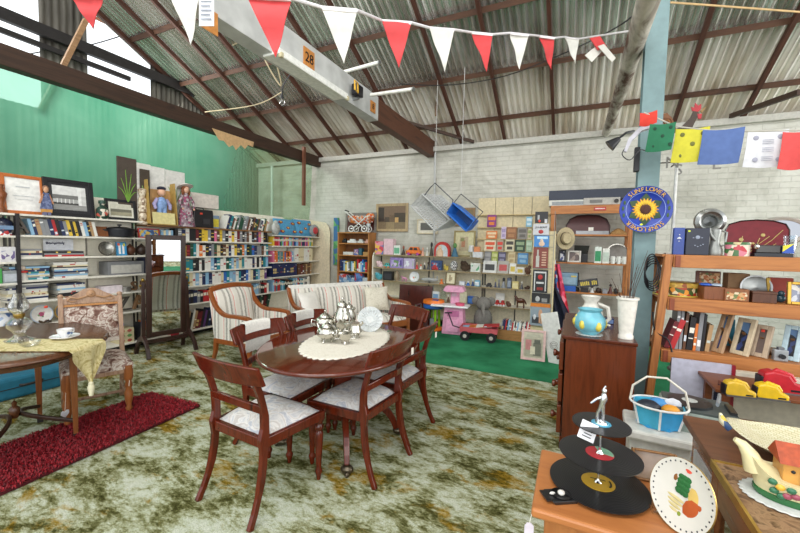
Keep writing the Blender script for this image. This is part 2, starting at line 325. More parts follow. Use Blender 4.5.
# peeling beam and blue post
a = at(606, 133, Y=6.95); c = at(647, 5, X=a.x); zt = (a.z+c.z)/2
m, nt, b = base_mat('peeling_paint', .75); v = coords(nt, (1, .3, 1)); nt.links.new(ramp(nt, noise(nt, v, 7, 6, .5, .65), [(.38, '55382a'), (.45, '8d8378'), (.55, 'b9b3a8'), (.7, 'd9d4c8')]), b.inputs['Base Color']); bump(nt, b, noise(nt, v, 9, 6), .4)
struct('tie_beam', MB().tube([a, (a+c)/2+V((.02, 0, .01)), c, c+(c-a)*.5], [.065, .07, .075, .08], 10), m)
PX, PYY = at(646, 200, Y=3.75).x, 3.75; TEAL = M('728c8e', .5, var=.15, sc=8, bmp=.15)
r = thing('steel_post', 'pale blue painted steel post holding up the roof behind the drawers', 'post', (PX, PYY, 0))
MB().box(0, -.06, 0, .15, .012, roof_z(PYY)-.08).build('front_flange', TEAL, r); MB().box(0, 0, 0, .012, .108, roof_z(PYY)-.1).build('web', M('6f9296', .5, var=.15, sc=8), r)
MB().box(0, .06, 0, .15, .012, roof_z(PYY)-.14).build('rear_flange', TEAL, r); MB().box(0, 0, 0, .22, .2, .012).build('base_plate', TEAL, r)
# green shade netting hung from the tie beam
m, nt, b = base_mat('shade_net', .9, spec=.1); v = coords(nt); nf = noise(nt, v, 1.2, 5, .4); nt.links.new(ramp(nt, nf, [(.3, '4b8d72'), (.7, '6aa88c')]), b.inputs['Base Color'])
tr = N(nt, 'BsdfTransparent'); tl = N(nt, 'BsdfTranslucent'); nt.links.new(ramp(nt, nf, [(.3, '52a080'), (.7, '78b89a')]), tl.inputs['Color']); m1 = N(nt, 'MixShader'); m1.inputs[0].default_value = .55; nt.links.new(b.outputs[0], m1.inputs[1]); nt.links.new(tl.outputs[0], m1.inputs[2])
tr.inputs['Color'].default_value = (.75, 1, .88, 1); s = N(nt, 'SeparateXYZ'); t = N(nt, 'TexCoord'); nt.links.new(t.outputs['Object'], s.inputs[0])
my = N(nt, 'MapRange'); my.inputs[1].default_value = 4.6; my.inputs[2].default_value = 6.2; nt.links.new(s.outputs[1], my.inputs[0])      # an older, yellowed length of net at the corner
for sock in (b.inputs['Base Color'], tl.inputs['Color']):
    src = sock.links[0].from_socket; q = N(nt, 'Mix', data_type='RGBA'); nt.links.new(my.outputs[0], q.inputs[0]); nt.links.new(src, q.inputs[6]); q.inputs[7].default_value = lin('b0ad7c'); nt.links.new(q.outputs[2], sock)
mr = N(nt, 'MapRange'); mr.inputs[1].default_value = 3.9; mr.inputs[2].default_value = 5.9; mr.inputs[3].default_value = .66; mr.inputs[4].default_value = .34
nt.links.new(s.outputs[1], mr.inputs[0]); m4 = N(nt, 'MixShader'); nt.links.new(mr.outputs[0], m4.inputs[0]); nt.links.new(tr.outputs[0], m4.inputs[1]); nt.links.new(m1.outputs[0], m4.inputs[2]); nt.links.new(m4.outputs[0], nt.nodes['Material Output'].inputs['Surface'])
zt_ = (lo+hi)/2-.03
tag(MB().grid(lambda u, w: (NX-.15-.13*w-.025*math.sin(9*u+3*w)*math.sin(PI*w)-.012*math.sin(40*u), -.6+7.5*u, zt_+(1.62-zt_)*w), 120, 12).build('shade_netting', m), 'green shade netting hanging from the dark tie beam behind the shelves', 'netting')
# things hung on the left beam
a = at(304, 147, X=NX+.05); c = at(307, 206, X=NX+.05)
tag(MB().bar(a, (a.x, a.y, c.z), .07, .05).build('hanging_batten', WOOD('4d2c1d', '74452f', .6, 4), None), 'brown timber batten hanging down from the dark tie beam', 'timber')
pts = [(a.y, a.z) for a in (at(*q, X=NX+.03) for q in ((212, 128), (254, 142), (253, 147), (248, 145), (245, 149), (241, 145), (236, 150), (233, 145), (229, 147), (224, 141), (219, 140)))]
tag(MB().plate(pts, 0, .004, rot(0, 0, PI/2, (NX+.03, 0, 0))).build('torn_cardboard', M('c9a578', .8)), 'torn piece of tan cardboard hanging from the dark tie beam', 'cardboard')
a, c = at(86, 20, X=NX-.25), at(41, 110, X=NX-.25)
tag(MB().bar(a, c, .05, .05).build('timber_brace', RAWTIMB), 'pale timber brace slanting behind the dark tie beam', 'timber')
a = at(272, 166, X=NX-1.2); c = at(272, 214, X=NX-1.2)
tag(MB().tube([(a.x, a.y, 0), (a.x, a.y, a.z)], .03, 8).build('white_pipe', M('d5d9d6', .5)), 'white pipe standing behind the green netting', 'pipe')
# ropes and cables
def cable(name, pts, r, mat, label, cat='cable'):
    """pts: (px, py, depth Y) measured along the cable"""
    w = [at(x, y, Y=d) for x, y, d in pts]; out = []
    for i in range(len(w)-1):
        p0, p1, p2, p3 = w[max(i-1, 0)], w[i], w[i+1], w[min(i+2, len(w)-1)]
        for k in range(5):
            t = k/5; out.append(.5*((2*p1)+(p2-p0)*t+(2*p0-5*p1+4*p2-p3)*t*t+(3*p1-p0-3*p2+p3)*t**3))
    return tag(MB().tube(out+[w[-1]], r, 6).build(name, mat), label, cat)
ROPE = M('b7a98a', .9)
cable('rope', [(214, 12, 3.4), (240, 26, 3.5), (257, 22, 3.5)], .012, ROPE, 'pale rope looped round the top of the white beam', 'rope')
cable('rope', [(200, 48, 4.6), (228, 47, 4.6), (247, 36, 4.4)], .01, ROPE, 'pale rope sagging between the rafters beside the white beam', 'rope')
cable('rope', [(257, 35, 3.4), (266, 62, 3.4), (281, 86, 3.5), (276, 62, 3.4), (274, 58, 3.4)], .008, ROPE, 'rope loop hanging under the white beam near the pennant', 'rope')
cable('power_cable', [(302, 43, 3.7), (296, 65, 3.6), (284, 84, 3.5), (282, 95, 3.5)], .008, BLACK, 'black cable hanging from the plate numbered beam to a bulb')
r = thing('hanging_bulb', 'clear bulb hanging on a black cable below the white beam', 'bulb', at(282, 102, Y=3.5)); MB().lathe([(0, -.04), (.03, -.025), (.035, 0), (.02, .03), (.015, .045)], 12).build('bulb', GLASS(), r); MB().lathe([(.018, .04), (.018, .08)], 10).build('bulb_holder', BLACK, r)
cable('power_cable', [(0, 60, 3.2), (40, 52, 3.8), (90, 45, 4.4), (150, 27, 4.9), (180, 22, 5.0)], .012, IRON, 'dark cable strung across the roof space at the netting end')
cable('power_cable', [(205, 112, 5.2), (255, 105, 5.4), (282, 92, 5.2)], .009, ROPE, 'pale cable sagging just above the dark tie beam')
cable('power_cable', [(400, 84, 5.0), (450, 85, 5.2), (505, 76, 5.4), (560, 55, 5.2), (612, 30, 4.2), (640, 10, 3.9)], .007, BLACK, 'thin black cable sagging under the roof behind the pennants')
cable('rope', [(440, 0, 5.6), (439, 40, 5.8), (438, 80, 6.0), (436, 116, 6.3)], .02, M('6a5138', .9), 'thick twisted rope hanging from the roof by the white pennant', 'rope')
cable('rope', [(468, 0, 5.4), (466, 60, 5.8), (463, 130, 6.6)], .01, M('6a4a30', .9), 'thin brown rope hanging from the roof by the red pennant', 'rope')
cable('power_cable', [(664, 2, 3.9), (720, 6, 4.3), (800, 12, 4.6)], .008, M('c9a878', .8), 'tan cable running from the blue post along the roof')
# daylight and added fill lamps
w = bpy.data.worlds.new('sky'); scene.world = w; w.use_nodes = True; bg = w.node_tree.nodes['Background']; bg.inputs[0].default_value = (.93, .97, 1, 1); bg.inputs[1].default_value = 1.7
def area(name, loc, size, power, aim, col=(1, .98, .94)):
    l = bpy.data.lights.new(name, 'AREA'); l.shape = 'RECTANGLE'; l.size, l.size_y = size; l.energy = power; l.color = col
    o = bpy.data.objects.new(name, l); COL.objects.link(o); o.location = loc; o.rotation_euler = (V(aim)-V(loc)).to_track_quat('-Z', 'Y').to_euler(); return o
area('front_doorway_daylight', (1.0, -3.0, 2.6), (5, 3), 120, (-1.2, 5, 3.0))
area('roof_fill_light', (-1.5, -.6, 6.4), (6, 2), 260, (-2.6, 4.8, 1.0)); area('clerestory_daylight', (XO+.25, 3.6, zb+.5), (3.5, .8), 150, (-2, 4.8, 2.4))  # the roof lamp is an added fill with no opening above it
area('side_fill_light', (6.2, 3.2, 2.2), (3.5, 3), 170, (-2.5, 4.5, 2.6))  # added side fill that evens the light towards the back wall
scene.view_settings.view_transform = 'Standard'; scene.view_settings.look = 'None'; scene.view_settings.exposure = 0; scene.view_settings.gamma = 1
scene.cycles.max_bounces = 8; scene.cycles.transparent_max_bounces = 12; scene.cycles.use_denoising = True
# ================================================================ small builders
def LP(px0, px1, yt, yb, d=.2, X=-5.25):
    """an item seen in front of the left shelves: centre y, width, height"""
    ym = (yt+yb)/2; a, c = at(px0, ym, X=X).y, at(px1, ym, X=X).y; pm = (px0+px1)/2
    return X-d/2, (a+c)/2, c-a, at(pm, yt, X=X).z-at(pm, yb, X=X).z
def BP(px0, px1, yt, yb, Y):
    ym = (yt+yb)/2; a, c = at(px0, ym, Y=Y).x, at(px1, ym, Y=Y).x; pm = (px0+px1)/2
    return (a+c)/2, c-a, at(pm, yt, Y=Y).z-at(pm, yb, Y=Y).z
COLS = {'white': 'dcdad2', 'cream': 'd6c9a4', 'black': '1b1a1e', 'navy blue': '1c2850', 'bright blue': '2d63b0', 'pale blue': '86aecb', 'teal': '1f7d88', 'dark green': '1f4a36', 'green': '4a8f4f',
        'yellow': 'd8b63a', 'orange': 'd2702a', 'red': 'b3272b', 'dark red': '661820', 'pink': 'd06a8c', 'purple': '5b3772', 'brown': '5c3b26', 'grey': '85878a', 'tan': 'ab8a62'}
BOOKM = {}; MASS = MB(); MASSM = []
def book_mesh(col, v):
    if (col, v) not in BOOKM:
        mb = MB(); mb.k = 0
        mb.box(-.44, 0, 0, .12, 1, 1); mb.box(.44, 0, 0, .12, 1, 1); mb.box(0, -.47, 0, .76, .06, 1); mb.k = 1; mb.box(0, .02, .02, .76, .9, .95)
        mb.k = 2
        rv = random.Random(col+str(v))
        for _ in range(rv.choice((0, 1, 1, 2, 2))): h = rv.choice((.03, .05, .09, .16)); mb.box(0, -.498, rv.uniform(.06, .92-h), .8, .008, h)
        bc = {'white': 'b23a3a', 'cream': '7a3a2a', 'yellow': '222222', 'grey': 'e6e6e6'}.get(col, ('e8e4d6', 'd9b84a', 'e8e4d6', 'c9d4dc', '9a3030', 'b8c4c0', 'e8e4d6', 'c8b070')[v])
        BOOKM[col, v] = mb.mesh('book', [M(COLS[col], .45, var=.06), PAPER, M(bc, .5)])
    return BOOKM[col, v]
def book(col, w, h, d, loc, rz, label, group, lean=0, kind='book', flat=False):
    o = bpy.data.objects.new(kind, book_mesh(col, random.randrange(8))); COL.objects.link(o); o.scale = (w, d, h)
    if flat: o.rotation_euler = (0, PI/2, rz)
    else: o.rotation_euler = (0, lean, rz); loc = (loc[0], loc[1], loc[2]+abs(math.sin(lean))*w/2)
    o.location = loc; return tag(o, label, 'book' if kind != 'magazine' else 'magazine', group)
def book_row(where, first, axis, p0, p1, z, front, hr, tr, pal, group, lean=0, d=.13, kind='paperback', mass=False):
    p, i, rng = p0, 0, random.Random(str(where)+str(z))
    while True:
        w, h = rng.uniform(*tr), rng.uniform(*hr); step = w/math.cos(lean)+.0015
        if p+step > p1 or i >= len(ORD): break
        col = pal[rng.randrange(len(pal))]; dd = d*rng.uniform(.92, 1.0); c = p+step/2-(h*math.sin(lean)/2 if lean else 0)
        if lean: c = p+step/2
        loc = (front-dd/2, c, z) if axis == 'L' else (c, front+dd/2, z)
        if mass:      # past the three hundred nearest: one mass
            for k_, (bx, by, bw, bd, z0, bh) in enumerate(((0, 0, w, dd, 0, h), (0, 0, w*.8, dd+.004, h*.55, h*.25))):
                mm = M(COLS[col] if k_ == 0 else 'd8d2c0', .45, var=.06)
                if mm not in MASSM: MASSM.append(mm)
                MASS.k = MASSM.index(mm); MASS.box(bx, by, z0, bw, bd, bh, rot(0, 0, PI/2, loc))
            p += step; i += 1; continue
        book(col, w, h, dd, loc, PI/2 if axis == 'L' else 0, f'{col} {kind}, {ORD[i]} from {first} {where}', group, lean, 'magazine' if kind == 'magazine' else 'book'); p += step; i += 1
def pile(where, cx, cy, z, n, w, d, rz, pal, group, kind='magazine', tr=(.014, .023)):
    """flat pile, top one listed first"""
    rng = random.Random(where); t = [rng.uniform(*tr) for _ in range(n)]; zz = z
    for i in range(n-1, -1, -1):
        # lying flat: thickness is local x
        a = rng.uniform(-.05, .05)
        o = bpy.data.objects.new(kind, book_mesh(pal[rng.randrange(len(pal))], rng.randrange(8))); COL.objects.link(o)
        col = [k for k, v in BOOKM.items() if v == o.data][0][0]; ww, dd = w*rng.uniform(.9, 1), d*rng.uniform(.92, 1)
        # local z -> along the shelf, local x -> up
        o.rotation_euler = (Matrix.Rotation(rz+a, 4, 'Z') @ Matrix.Rotation(-PI/2, 4, 'Y')).to_euler(); o.scale = (t[i], dd, ww)
        off = Matrix.Rotation(rz+a, 3, 'Z') @ V((ww/2, 0, 0)); o.location = (cx+off.x, cy+off.y, zz+t[i]/2); zz += t[i]
        tag(o, f'{col} {kind} lying {"on top" if i == 0 else ORD[i]+" from the top"} of {where}', kind, group)
    return zz
def box_item(name, label, cat, loc, rz, w, d, h, mat, front=None, group=None, lid=False, bevel=.003):
    r = thing(name, label, cat, loc, rz, group)
    MB().box(0, 0, 0, w, d, h*(.78 if lid else 1)).build('body', mat, r, bevel)
    if lid: MB().box(0, 0, h*.78, w*1.03, d*1.03, h*.22).build('lid', mat, r, bevel)
    if front: MB().box(0, -d/2-.001, h*.12, w*.84, .003, h*.62).build('front_label', front, r)
    return r
def framed(name, label, loc, rz, w, h, fw, fmat, pic, mount=None, lean=.12, cat='picture', mw=.06, art=None, group=None):
    """frame with mount and picture, standing on its lower edge; art: [(x0, z0, x1, z1, material)] in 0..1"""
    r = thing(name, label, cat, loc, rz, group); R = rot(-lean)
    f = MB(); f.M = R
    for x in (-1, 1): f.box(x*(w/2-fw/2), 0, 0, fw, .025, h)
    for z in (0, h-fw): f.box(0, 0, z, w-2*fw, .025, fw)
    f.build('frame', fmat, r, .004)
    mb = MB(); mb.M = R; mb.box(0, .004, fw, w-2*fw, .008, h-2*fw); mb.build('mount' if mount else 'picture', mount or pic, r)
    iw, ih = w-2*fw, h-2*fw
    if mount:
        mb = MB(); mb.M = R; mb.box(0, -.001, fw+mw, iw-2*mw, .004, ih-2*mw); pc = mb.build('picture', pic, r); iw -= 2*mw; ih -= 2*mw
    if art:
        mats = []; mb = MB(); mb.M = R; z00 = h/2-ih/2
        for x0, z0, x1, z1, mm in art:
            if mm not in mats: mats.append(mm)
            mb.k = mats.index(mm); mb.box((x0+x1-1)/2*iw, -.0045-.0006*len(mb.f)/6, z00+z0*ih, (x1-x0)*iw, .002, (z1-z0)*ih)
        mb.build('image', mats, r)
    return r
def turned(name, label, cat, loc, prof, mat, n=18, group=None, k=1, rz=0):
    o = MB().lathe([(a*k, b*k) for a, b in prof], n).build(name, mat, None, loc=loc, rz=rz); return tag(o, label, cat, group)
def upright_plate(name, label, loc, rz, R_, mat, rim, spots=None, lean=.2, stand=None):
    r = thing(name, label, 'plate', loc, rz); Mx = rot(-lean) @ rot(PI/2, 0, 0, (0, 0, R_))
    mb = MB(); mb.M = Mx; mb.lathe([(0, .0), (R_*.6, .0), (R_*.66, .008), (R_, .022), (R_*.99, .027), (R_*.64, .014), (0, .008)], 28); mb.build('dish', mat, r)
    mb = MB(); mb.M = Mx; mb.lathe([(R_*.9, .0265), (R_*1.005, .0275), (R_*1.005, .0215), (R_*.9, .021)], 28); mb.build('rim', rim, r)
    if spots:
        mb = MB(); mb.M = Mx; mats = []
        for x, y, q, mm in spots:
            if mm not in mats: mats.append(mm)
            mb.k = mats.index(mm); mb.ball((x*R_, y*R_, .009), (q*R_, q*R_, .003), 10)
        mb.build('painted_pattern', mats, r)
    if stand: MB().tube([(-R_*.5, .12*R_, 0), (-R_*.5, -.03, .004), (-R_*.5, -.045, .05)], .006, 6).tube([(R_*.5, .12*R_, 0), (R_*.5, -.03, .004), (R_*.5, -.045, .05)], .006, 6).build('stand', stand, r)
    return r
def letter(name, txt, label, loc, rz, h, mat, t=.03, lean=.1):
    mb = MB().text(txt, h*1.42, rot(PI/2-lean, 0, 0, (0, 0, h*.52)), t/2); return tag(mb.build(name, mat, None, loc=loc, rz=rz), label, 'letter')
# ================================================================ left wall: white shelving
LF, LB = -5.25, -5.53; PANELM = M('efe9d8', .6, var=.06)
ZS1 = [1.72, 1.50, 1.265, 1.02, .79, .53, .12]; ZS2 = [1.68, 1.47, 1.235, 1.01, .785, .515, .11]; ZS3 = [1.62, 1.41, 1.09, .80, .52, .11]
BOARD = WOOD('6e4a2a', '8f653d', .5, 4, (1, .12, 1))
def shelf_unit(label, y0, y1, zs, top_mat=None, end=False):
    r = thing('shelving_unit', label, 'shelving', ((LF+LB)/2, (y0+y1)/2, 0)); L = y1-y0; D = LF-LB; x = 0
    MB().box(-D/2-.01, 0, .0, .02, L, 2.0).build('back_panel', PANELM, r)
    MB().box(-.06, 0, 0, .02, L, .1).build('kickboard', M('1d1b1a', .7), r)
    for i, z in enumerate(zs): MB().box(0, 0, z-.022, D, L-.004, .022).build('shelf_board', top_mat if (i == 0 and top_mat) else SHELFW, r, .003)
    for s in (-1, 1):
        MB().box(-D/2+.008, s*(L/2-.012), 0, .016, .016, 1.9).build('shelf_standard', M('4a4642', .5, .3), r)
    MB().box(-D/2+.004, .08, .1, .008, .016, 1.85).build('shelf_standard', M('8a857a', .5, .3), r)
    if end:
        prof = [(-D/2, 0), (D/2+.27, 0), (D/2+.27, 1.72), (D/2+.24, 1.84), (D/2+.15, 1.94), (-.05, 1.99), (-D/2, 2.01)]
        MB().plate(prof, 0, .025, rot(0, 0, 0, (0, L/2, 0))).build('end_panel', M('d8cbb0', .5), r, .004)
    return r
shelf_unit('white wall shelving at the edge of the room with boxes and china', .5, 1.84, [1.72, 1.49, 1.22, 1.0, .72, .45, .12])
shelf_unit('white wall shelving stacked with magazines and plates behind the carved chair', 1.86, 3.12, ZS1)
shelf_unit('white wall shelving packed with paperbacks behind the cheval mirror and armchair', 3.14, 5.44, ZS2, BOARD)
shelf_unit('white wall shelving with rounded end panel under the blue cushions', 5.46, 6.92, ZS3, None, True)
for y in (1.84, ): tag(MB().box(LF-.01, y+.0, 0, .05, .03, 1.72).build('shelf_upright', M('2b2729', .5, .3)), 'dark steel shelf upright between the boxes and the magazines', 'upright')
MIX = ['white', 'white', 'cream', 'black', 'black', 'navy blue', 'bright blue', 'pale blue', 'teal', 'dark green', 'red', 'grey', 'yellow', 'orange', 'brown', 'dark red', 'grey', 'white']
G2 = 'paperbacks on the long white wall shelving'
yL2 = at(184, 250, X=LF).y
for z, nm, pal in ((1.47, 'top', ['black', 'black', 'black', 'white', 'grey', 'brown', 'white', 'navy blue', 'pink', 'yellow', 'dark red']), (1.235, 'second', ['white', 'white', 'black', 'pale blue', 'red', 'orange', 'grey', 'white', 'brown', 'navy blue']),
                   (1.01, 'third', ['white', 'pale blue', 'teal', 'navy blue', 'black', 'grey', 'white', 'cream', 'dark green']), (.785, 'fourth', ['black', 'white', 'bright blue', 'pale blue', 'purple', 'white', 'teal', 'navy blue', 'cream']),
                   (.515, 'fifth', ['black', 'navy blue', 'teal', 'red', 'pale blue', 'white', 'grey', 'dark green', 'brown'])):
    y0 = 3.55 if nm != 'fifth' else 3.6
    book_row(f'on the {nm} paperback shelf', 'the mirror', 'L', y0, 5.40, z, LF-.035, (.165, .2), (.044, .064), MIX if nm == 'second' else pal, G2, mass=nm == 'fifth')
book_row('on the bottom paperback shelf', 'the mirror', 'L', 3.66, 4.3, .11, LF-.04, (.24, .3), (.03, .05), ['black', 'navy blue', 'purple', 'white', 'grey', 'dark red', 'tan'], 'tall books on the bottom shelf', .22, .18, 'tall book')
book_row('on the bottom shelf behind the armchair', 'the mirror', 'L', 4.7, 5.4, .11, LF-.04, (.34, .42), (.04, .06), ['black', 'dark green', 'navy blue', 'black', 'grey', 'dark red'], 'big albums on the bottom shelf', .3, .2, 'large album')
yb0, yb1 = at(222, 224, X=LF).y, at(271, 224, X=LF).y
book_row('on the brown top board', 'the black case', 'L', yb0+.08, yb1, 1.68, LF-.05, (.2, .26), (.028, .045), ['orange', 'white', 'white', 'brown', 'navy blue', 'red', 'teal', 'dark green', 'black', 'grey', 'tan'], 'leaning hardbacks on the brown top board', .32, .16, 'hardback')
G3 = 'books on the shelving with the rounded end'
book_row('on the shelf under the blue cushions', 'the divider', 'L', 5.5, 6.72, 1.41, LF-.035, (.16, .18), (.03, .042), ['pale blue', 'bright blue', 'yellow', 'red', 'pink', 'purple', 'navy blue', 'green', 'pale blue'], G3, 0, .12, 'romance', True)
book_row('on the ledger shelf', 'the divider', 'L', 5.5, 6.1, 1.09, LF-.035, (.18, .22), (.035, .05), ['grey', 'red', 'pale blue', 'pink', 'bright blue', 'orange', 'teal', 'dark red'], G3, 0, .14, 'thick paperback')
book_row('on the ledger shelf', 'the coloured books', 'L', 6.12, 6.72, 1.09, LF-.03, (.26, .28), (.05, .06), ['white', 'cream', 'white'], G3, 0, .2, 'ledger')
book_row('of the encyclopedia set', 'the divider', 'L', 5.5, 6.2, .80, LF-.03, (.25, .255), (.045, .05), ['navy blue'], G3, 0, .2, 'volume')
book_row('on the encyclopedia shelf', 'the navy set', 'L', 6.22, 6.7, .80, LF-.03, (.2, .24), (.04, .055), ['brown', 'tan', 'brown', 'dark red'], G3, 0, .2, 'leather volume')
book_row('on the shelf behind the settee', 'the divider', 'L', 5.5, 6.65, .52, LF-.035, (.18, .24), (.034, .05), ['black', 'navy blue', 'white', 'red', 'teal', 'black', 'brown', 'grey', 'pale blue'], G3, 0, .15, 'paperback', True)
yq0, yq1 = at(28, 226, X=LF).y, at(100, 228, X=LF).y
book_row('leaning beside the letter A', 'the letter', 'L', yq0+.04, yq1, 1.50, LF-.04, (.165, .185), (.024, .036), ['pale blue', 'black', 'white', 'grey', 'yellow', 'bright blue', 'white', 'red', 'navy blue', 'dark green', 'tan'], 'thin books leaning beside the letter A', -.2, .14, 'thin book')
yq0 = at(163, 232, X=LF).y; book_row('behind the mirror top', 'the framed tray', 'L', yq0, 3.54, 1.47, LF-.04, (.14, .16), (.025, .04), ['white', 'pale blue', 'cream', 'black', 'teal', 'pink'], G2)
tag(MASS.build('paperback_mass', MASSM), 'rows of small paperbacks on the lowest paperback shelf and under the blue cushions', 'books', None, 'stuff')
# magazine piles (px left, px right, top, bottom, shelf)
MAGP = ['grey', 'teal', 'white', 'black', 'grey', 'pale blue', 'black', 'navy blue', 'cream', 'white', 'red']
for px0, px1, n, z, nm in ((26, 64, 4, 1.265, 'the pile under the handwritten card'), (67, 106, 3, 1.265, 'the flat pile beside the silver plate'), (32, 71, 8, 1.02, 'the pile beside the red figure'), (73, 107, 10, 1.02, 'the pile left of the grey box'.replace('left of', 'touching')),
                           (29, 70, 11, .79, 'the pile above the floral plate'), (73, 101, 9, .79, 'the pile beside the long white box')):
    y0, y1 = at(px0, 260, X=LF).y, at(px1, 260, X=LF).y
    pile(nm, LF-.14, (y0), z, n, y1-y0-.01, .21, PI/2, MAGP, 'magazine piles on the wall shelving')
def L(px0, px1, yt, yb, z, d=.15, X=LF-.03):
    x, y, w, h = LP(px0, px1, yt, yb, d, X); return (x, y, z), w, h
RZ = PI/2
# --- top row
l, w, h = L(5, 49, 173, 213, 1.72); framed('framed_certificate', 'orange wood frame with a plain white certificate on the top shelf', l, RZ, w, h, .035, WOOD('9a4a18', 'b8662a', .4), M('e6e6e2', .6), art=[(.3, .72, .7, .75, M('b9bdc0')), (.2, .45, .8, .465, M('b9bdc0')), (.25, .35, .75, .365, M('c4c6c8'))])
l, w, h = L(47, 97, 180, 218, 1.72, .1); GP = PRINT(['3a3a3a', '8c8c8c', 'c9c9c9', '5d5d5d', 'a8a8a8'], 9, .4, (1, 1, 2))
framed('framed_photograph', 'large black frame with a grey photograph of a long verandah', l, RZ, w, h, .045, BLACK, M('c3c3c1', .4), M('26262a', .5), mw=.035,
       art=[(0, .62, 1, 1, M('d3d3d1')), (0, .45, .75, .62, M('6f6f6d')), (.08, .28, .72, .46, M('a4a4a2')), (0, .22, .8, .3, M('3c3c3b')), (.75, .15, .85, .9, M('e0e0de')), (0, 0, 1, .22, M('8d8d8b'))]+[(.1+.12*i, .28, .13+.12*i, .46, M('d8d8d6')) for i in range(5)])
l, w, h = L(108, 139, 199, 220, 1.72, .1); framed('framed_photograph', 'small black frame with a sepia river view in a cream mount', l, RZ, w, h, .035, BLACK, M('9b988b', .5), M('dad7c8', .6), mw=.025, art=[(0, .5, 1, 1, M('c4c2b2')), (0, .3, 1, .55, M('6c6a5c')), (0, 0, 1, .3, M('98937c'))])
l, w, h = L(0, 5, 176, 207, 1.72); turned('carved_ornament', 'brown carved wooden ornament at the end of the top shelf', 'ornament', l, [(.05, 0), (.055, .03), (.03, .08), (.05, .15), (.06, .2), (.03, .25), (.04, .29), (0, .3)], WOOD('5c2f16', '8a4f2a'), 14)
l, w, h = L(40, 54, 183, 214, 1.72, .04, LF+.015); r = thing('doll_plaque', 'flat wooden doll in a blue checked dress before the black frame', 'ornament', l, RZ)
MB().plate([(-w*.45, h*.2), (w*.45, h*.2), (w*.2, h*.72), (-w*.2, h*.72)], -.01, .01).build('dress', PRINT(['5a6488', '6f7aa0', '46507a'], 60), r); MB().plate([(-w*.38, .03), (w*.38, .03), (w*.42, h*.21), (-w*.42, h*.21)], -.008, .008).build('skirt_hem', M('c8924a', .7), r)
MB().ball((0, 0, h*.83), (w*.2, .012, h*.11), 10).build('head', M('c89a78', .6), r); MB().ball((0, .004, h*.87), (w*.26, .012, h*.1), 10).build('hair', M('7a5a48', .8), r)
MB().bar((-w*.2, 0, h*.68), (-w*.48, 0, h*.38), .012, .02, (0, 1, 0)).bar((w*.2, 0, h*.68), (w*.48, 0, h*.38), .012, .02, (0, 1, 0)).build('arm', M('b9825f', .6), r)
MB().box(-w*.15, 0, 0, w*.22, .04, .035).box(w*.15, 0, 0, w*.22, .04, .035).build('shoe', M('6a6a8a', .6), r)
l, w, h = L(99, 110, 199, 218, 1.72, .1, LF); r = thing('ginger_jar', 'dark green bottle shaped jar painted with red flowers', 'jar', l); k = h/.3
MB().lathe([(a*k, b_*k) for a, b_ in [(.07, 0), (.085, .05), (.085, .15), (.05, .19), (.035, .2), (.035, .24)]], 16).build('body', PRINT(['143528', '143528', '1d4a36', '143528', 'b05040', 'c9bfae'], 28), r); MB().lathe([(.05*k, .24*k), (.05*k, .29*k), (0, .3*k)], 14).build('stopper', M('173d2e', .3), r)
# canvases behind the dolls
for p, lab, mm in (((118, 137, 156, 219), 'dark brown canvas painted with green palm fronds', M('4a4038', .8)), ((137, 151, 161, 219), 'narrow white canvas beside the palm canvas', M('cfcdc6', .8)), ((141, 150, 166, 221), 'narrow dark canvas in front of the white ones', M('43392f', .8)),
                   ((151, 165, 163, 221), 'blank white canvas behind the boxed doll', M('d4d3ce', .8)), ((165.5, 185, 168, 223), 'blank white canvas behind the lady doll', M('cfcec9', .8))):
    off = .1 if 'front' not in lab else .06
    l, w, h = L(*p, 1.72 if p[0] < 139 else 1.682, .025, LF-off); r = thing('canvas', lab, 'picture', l, RZ); MB().plate([(-w/2, 0), (w/2, 0), (w/2, h), (-w/2, h)], -.012, .012).build('stretched_canvas', mm, r)
    if 'palm' in lab and 'dark' in lab:
        for a in (-60, -35, -10, 20, 45, 70):
            an = math.radians(a); MB().tube([(max(-w*.48, min(w*.48, .6*k_*math.sin(an)*w)), -.014, h*.3+k_*h*.55*(.6+.4*math.cos(an))-.25*h*k_*k_*abs(math.sin(an))) for k_ in (0, .3, .6, 1)], [.008, .006, .005, .003], 5).build('frond', M('6f9a3a', .7), r)
    elif 'dark' in lab or 'lady' in lab:
        for a in (-50, 10, 50):
            an = math.radians(a); MB().tube([(.9*k_*math.sin(an)*w*.5, -.014, h*.4+k_*h*.3) for k_ in (0, .5, 1)], .005, 5).build('frond', M('7c9a58', .7), r)
l, w, h = L(140, 149, 184, 220, 1.68, .1, LF+.0); r = thing('carved_candlestick', 'pale carved candlestick with banded rings', 'candlestick', l)
k = h; MB().lathe([(.06, 0), (.06, k*.06), (.035, k*.1), (.05, k*.16), (.05, k*.3), (.04, k*.32), (.05, k*.36), (.05, k*.5), (.04, k*.52), (.05, k*.56), (.05, k*.7), (.03, k*.78), (.045, k*.86), (.055, k*.97), (.03, k)], 16).build('stem', PRINT(['b9aa92', 'd8ccb6', '8c7660'], 40), r)
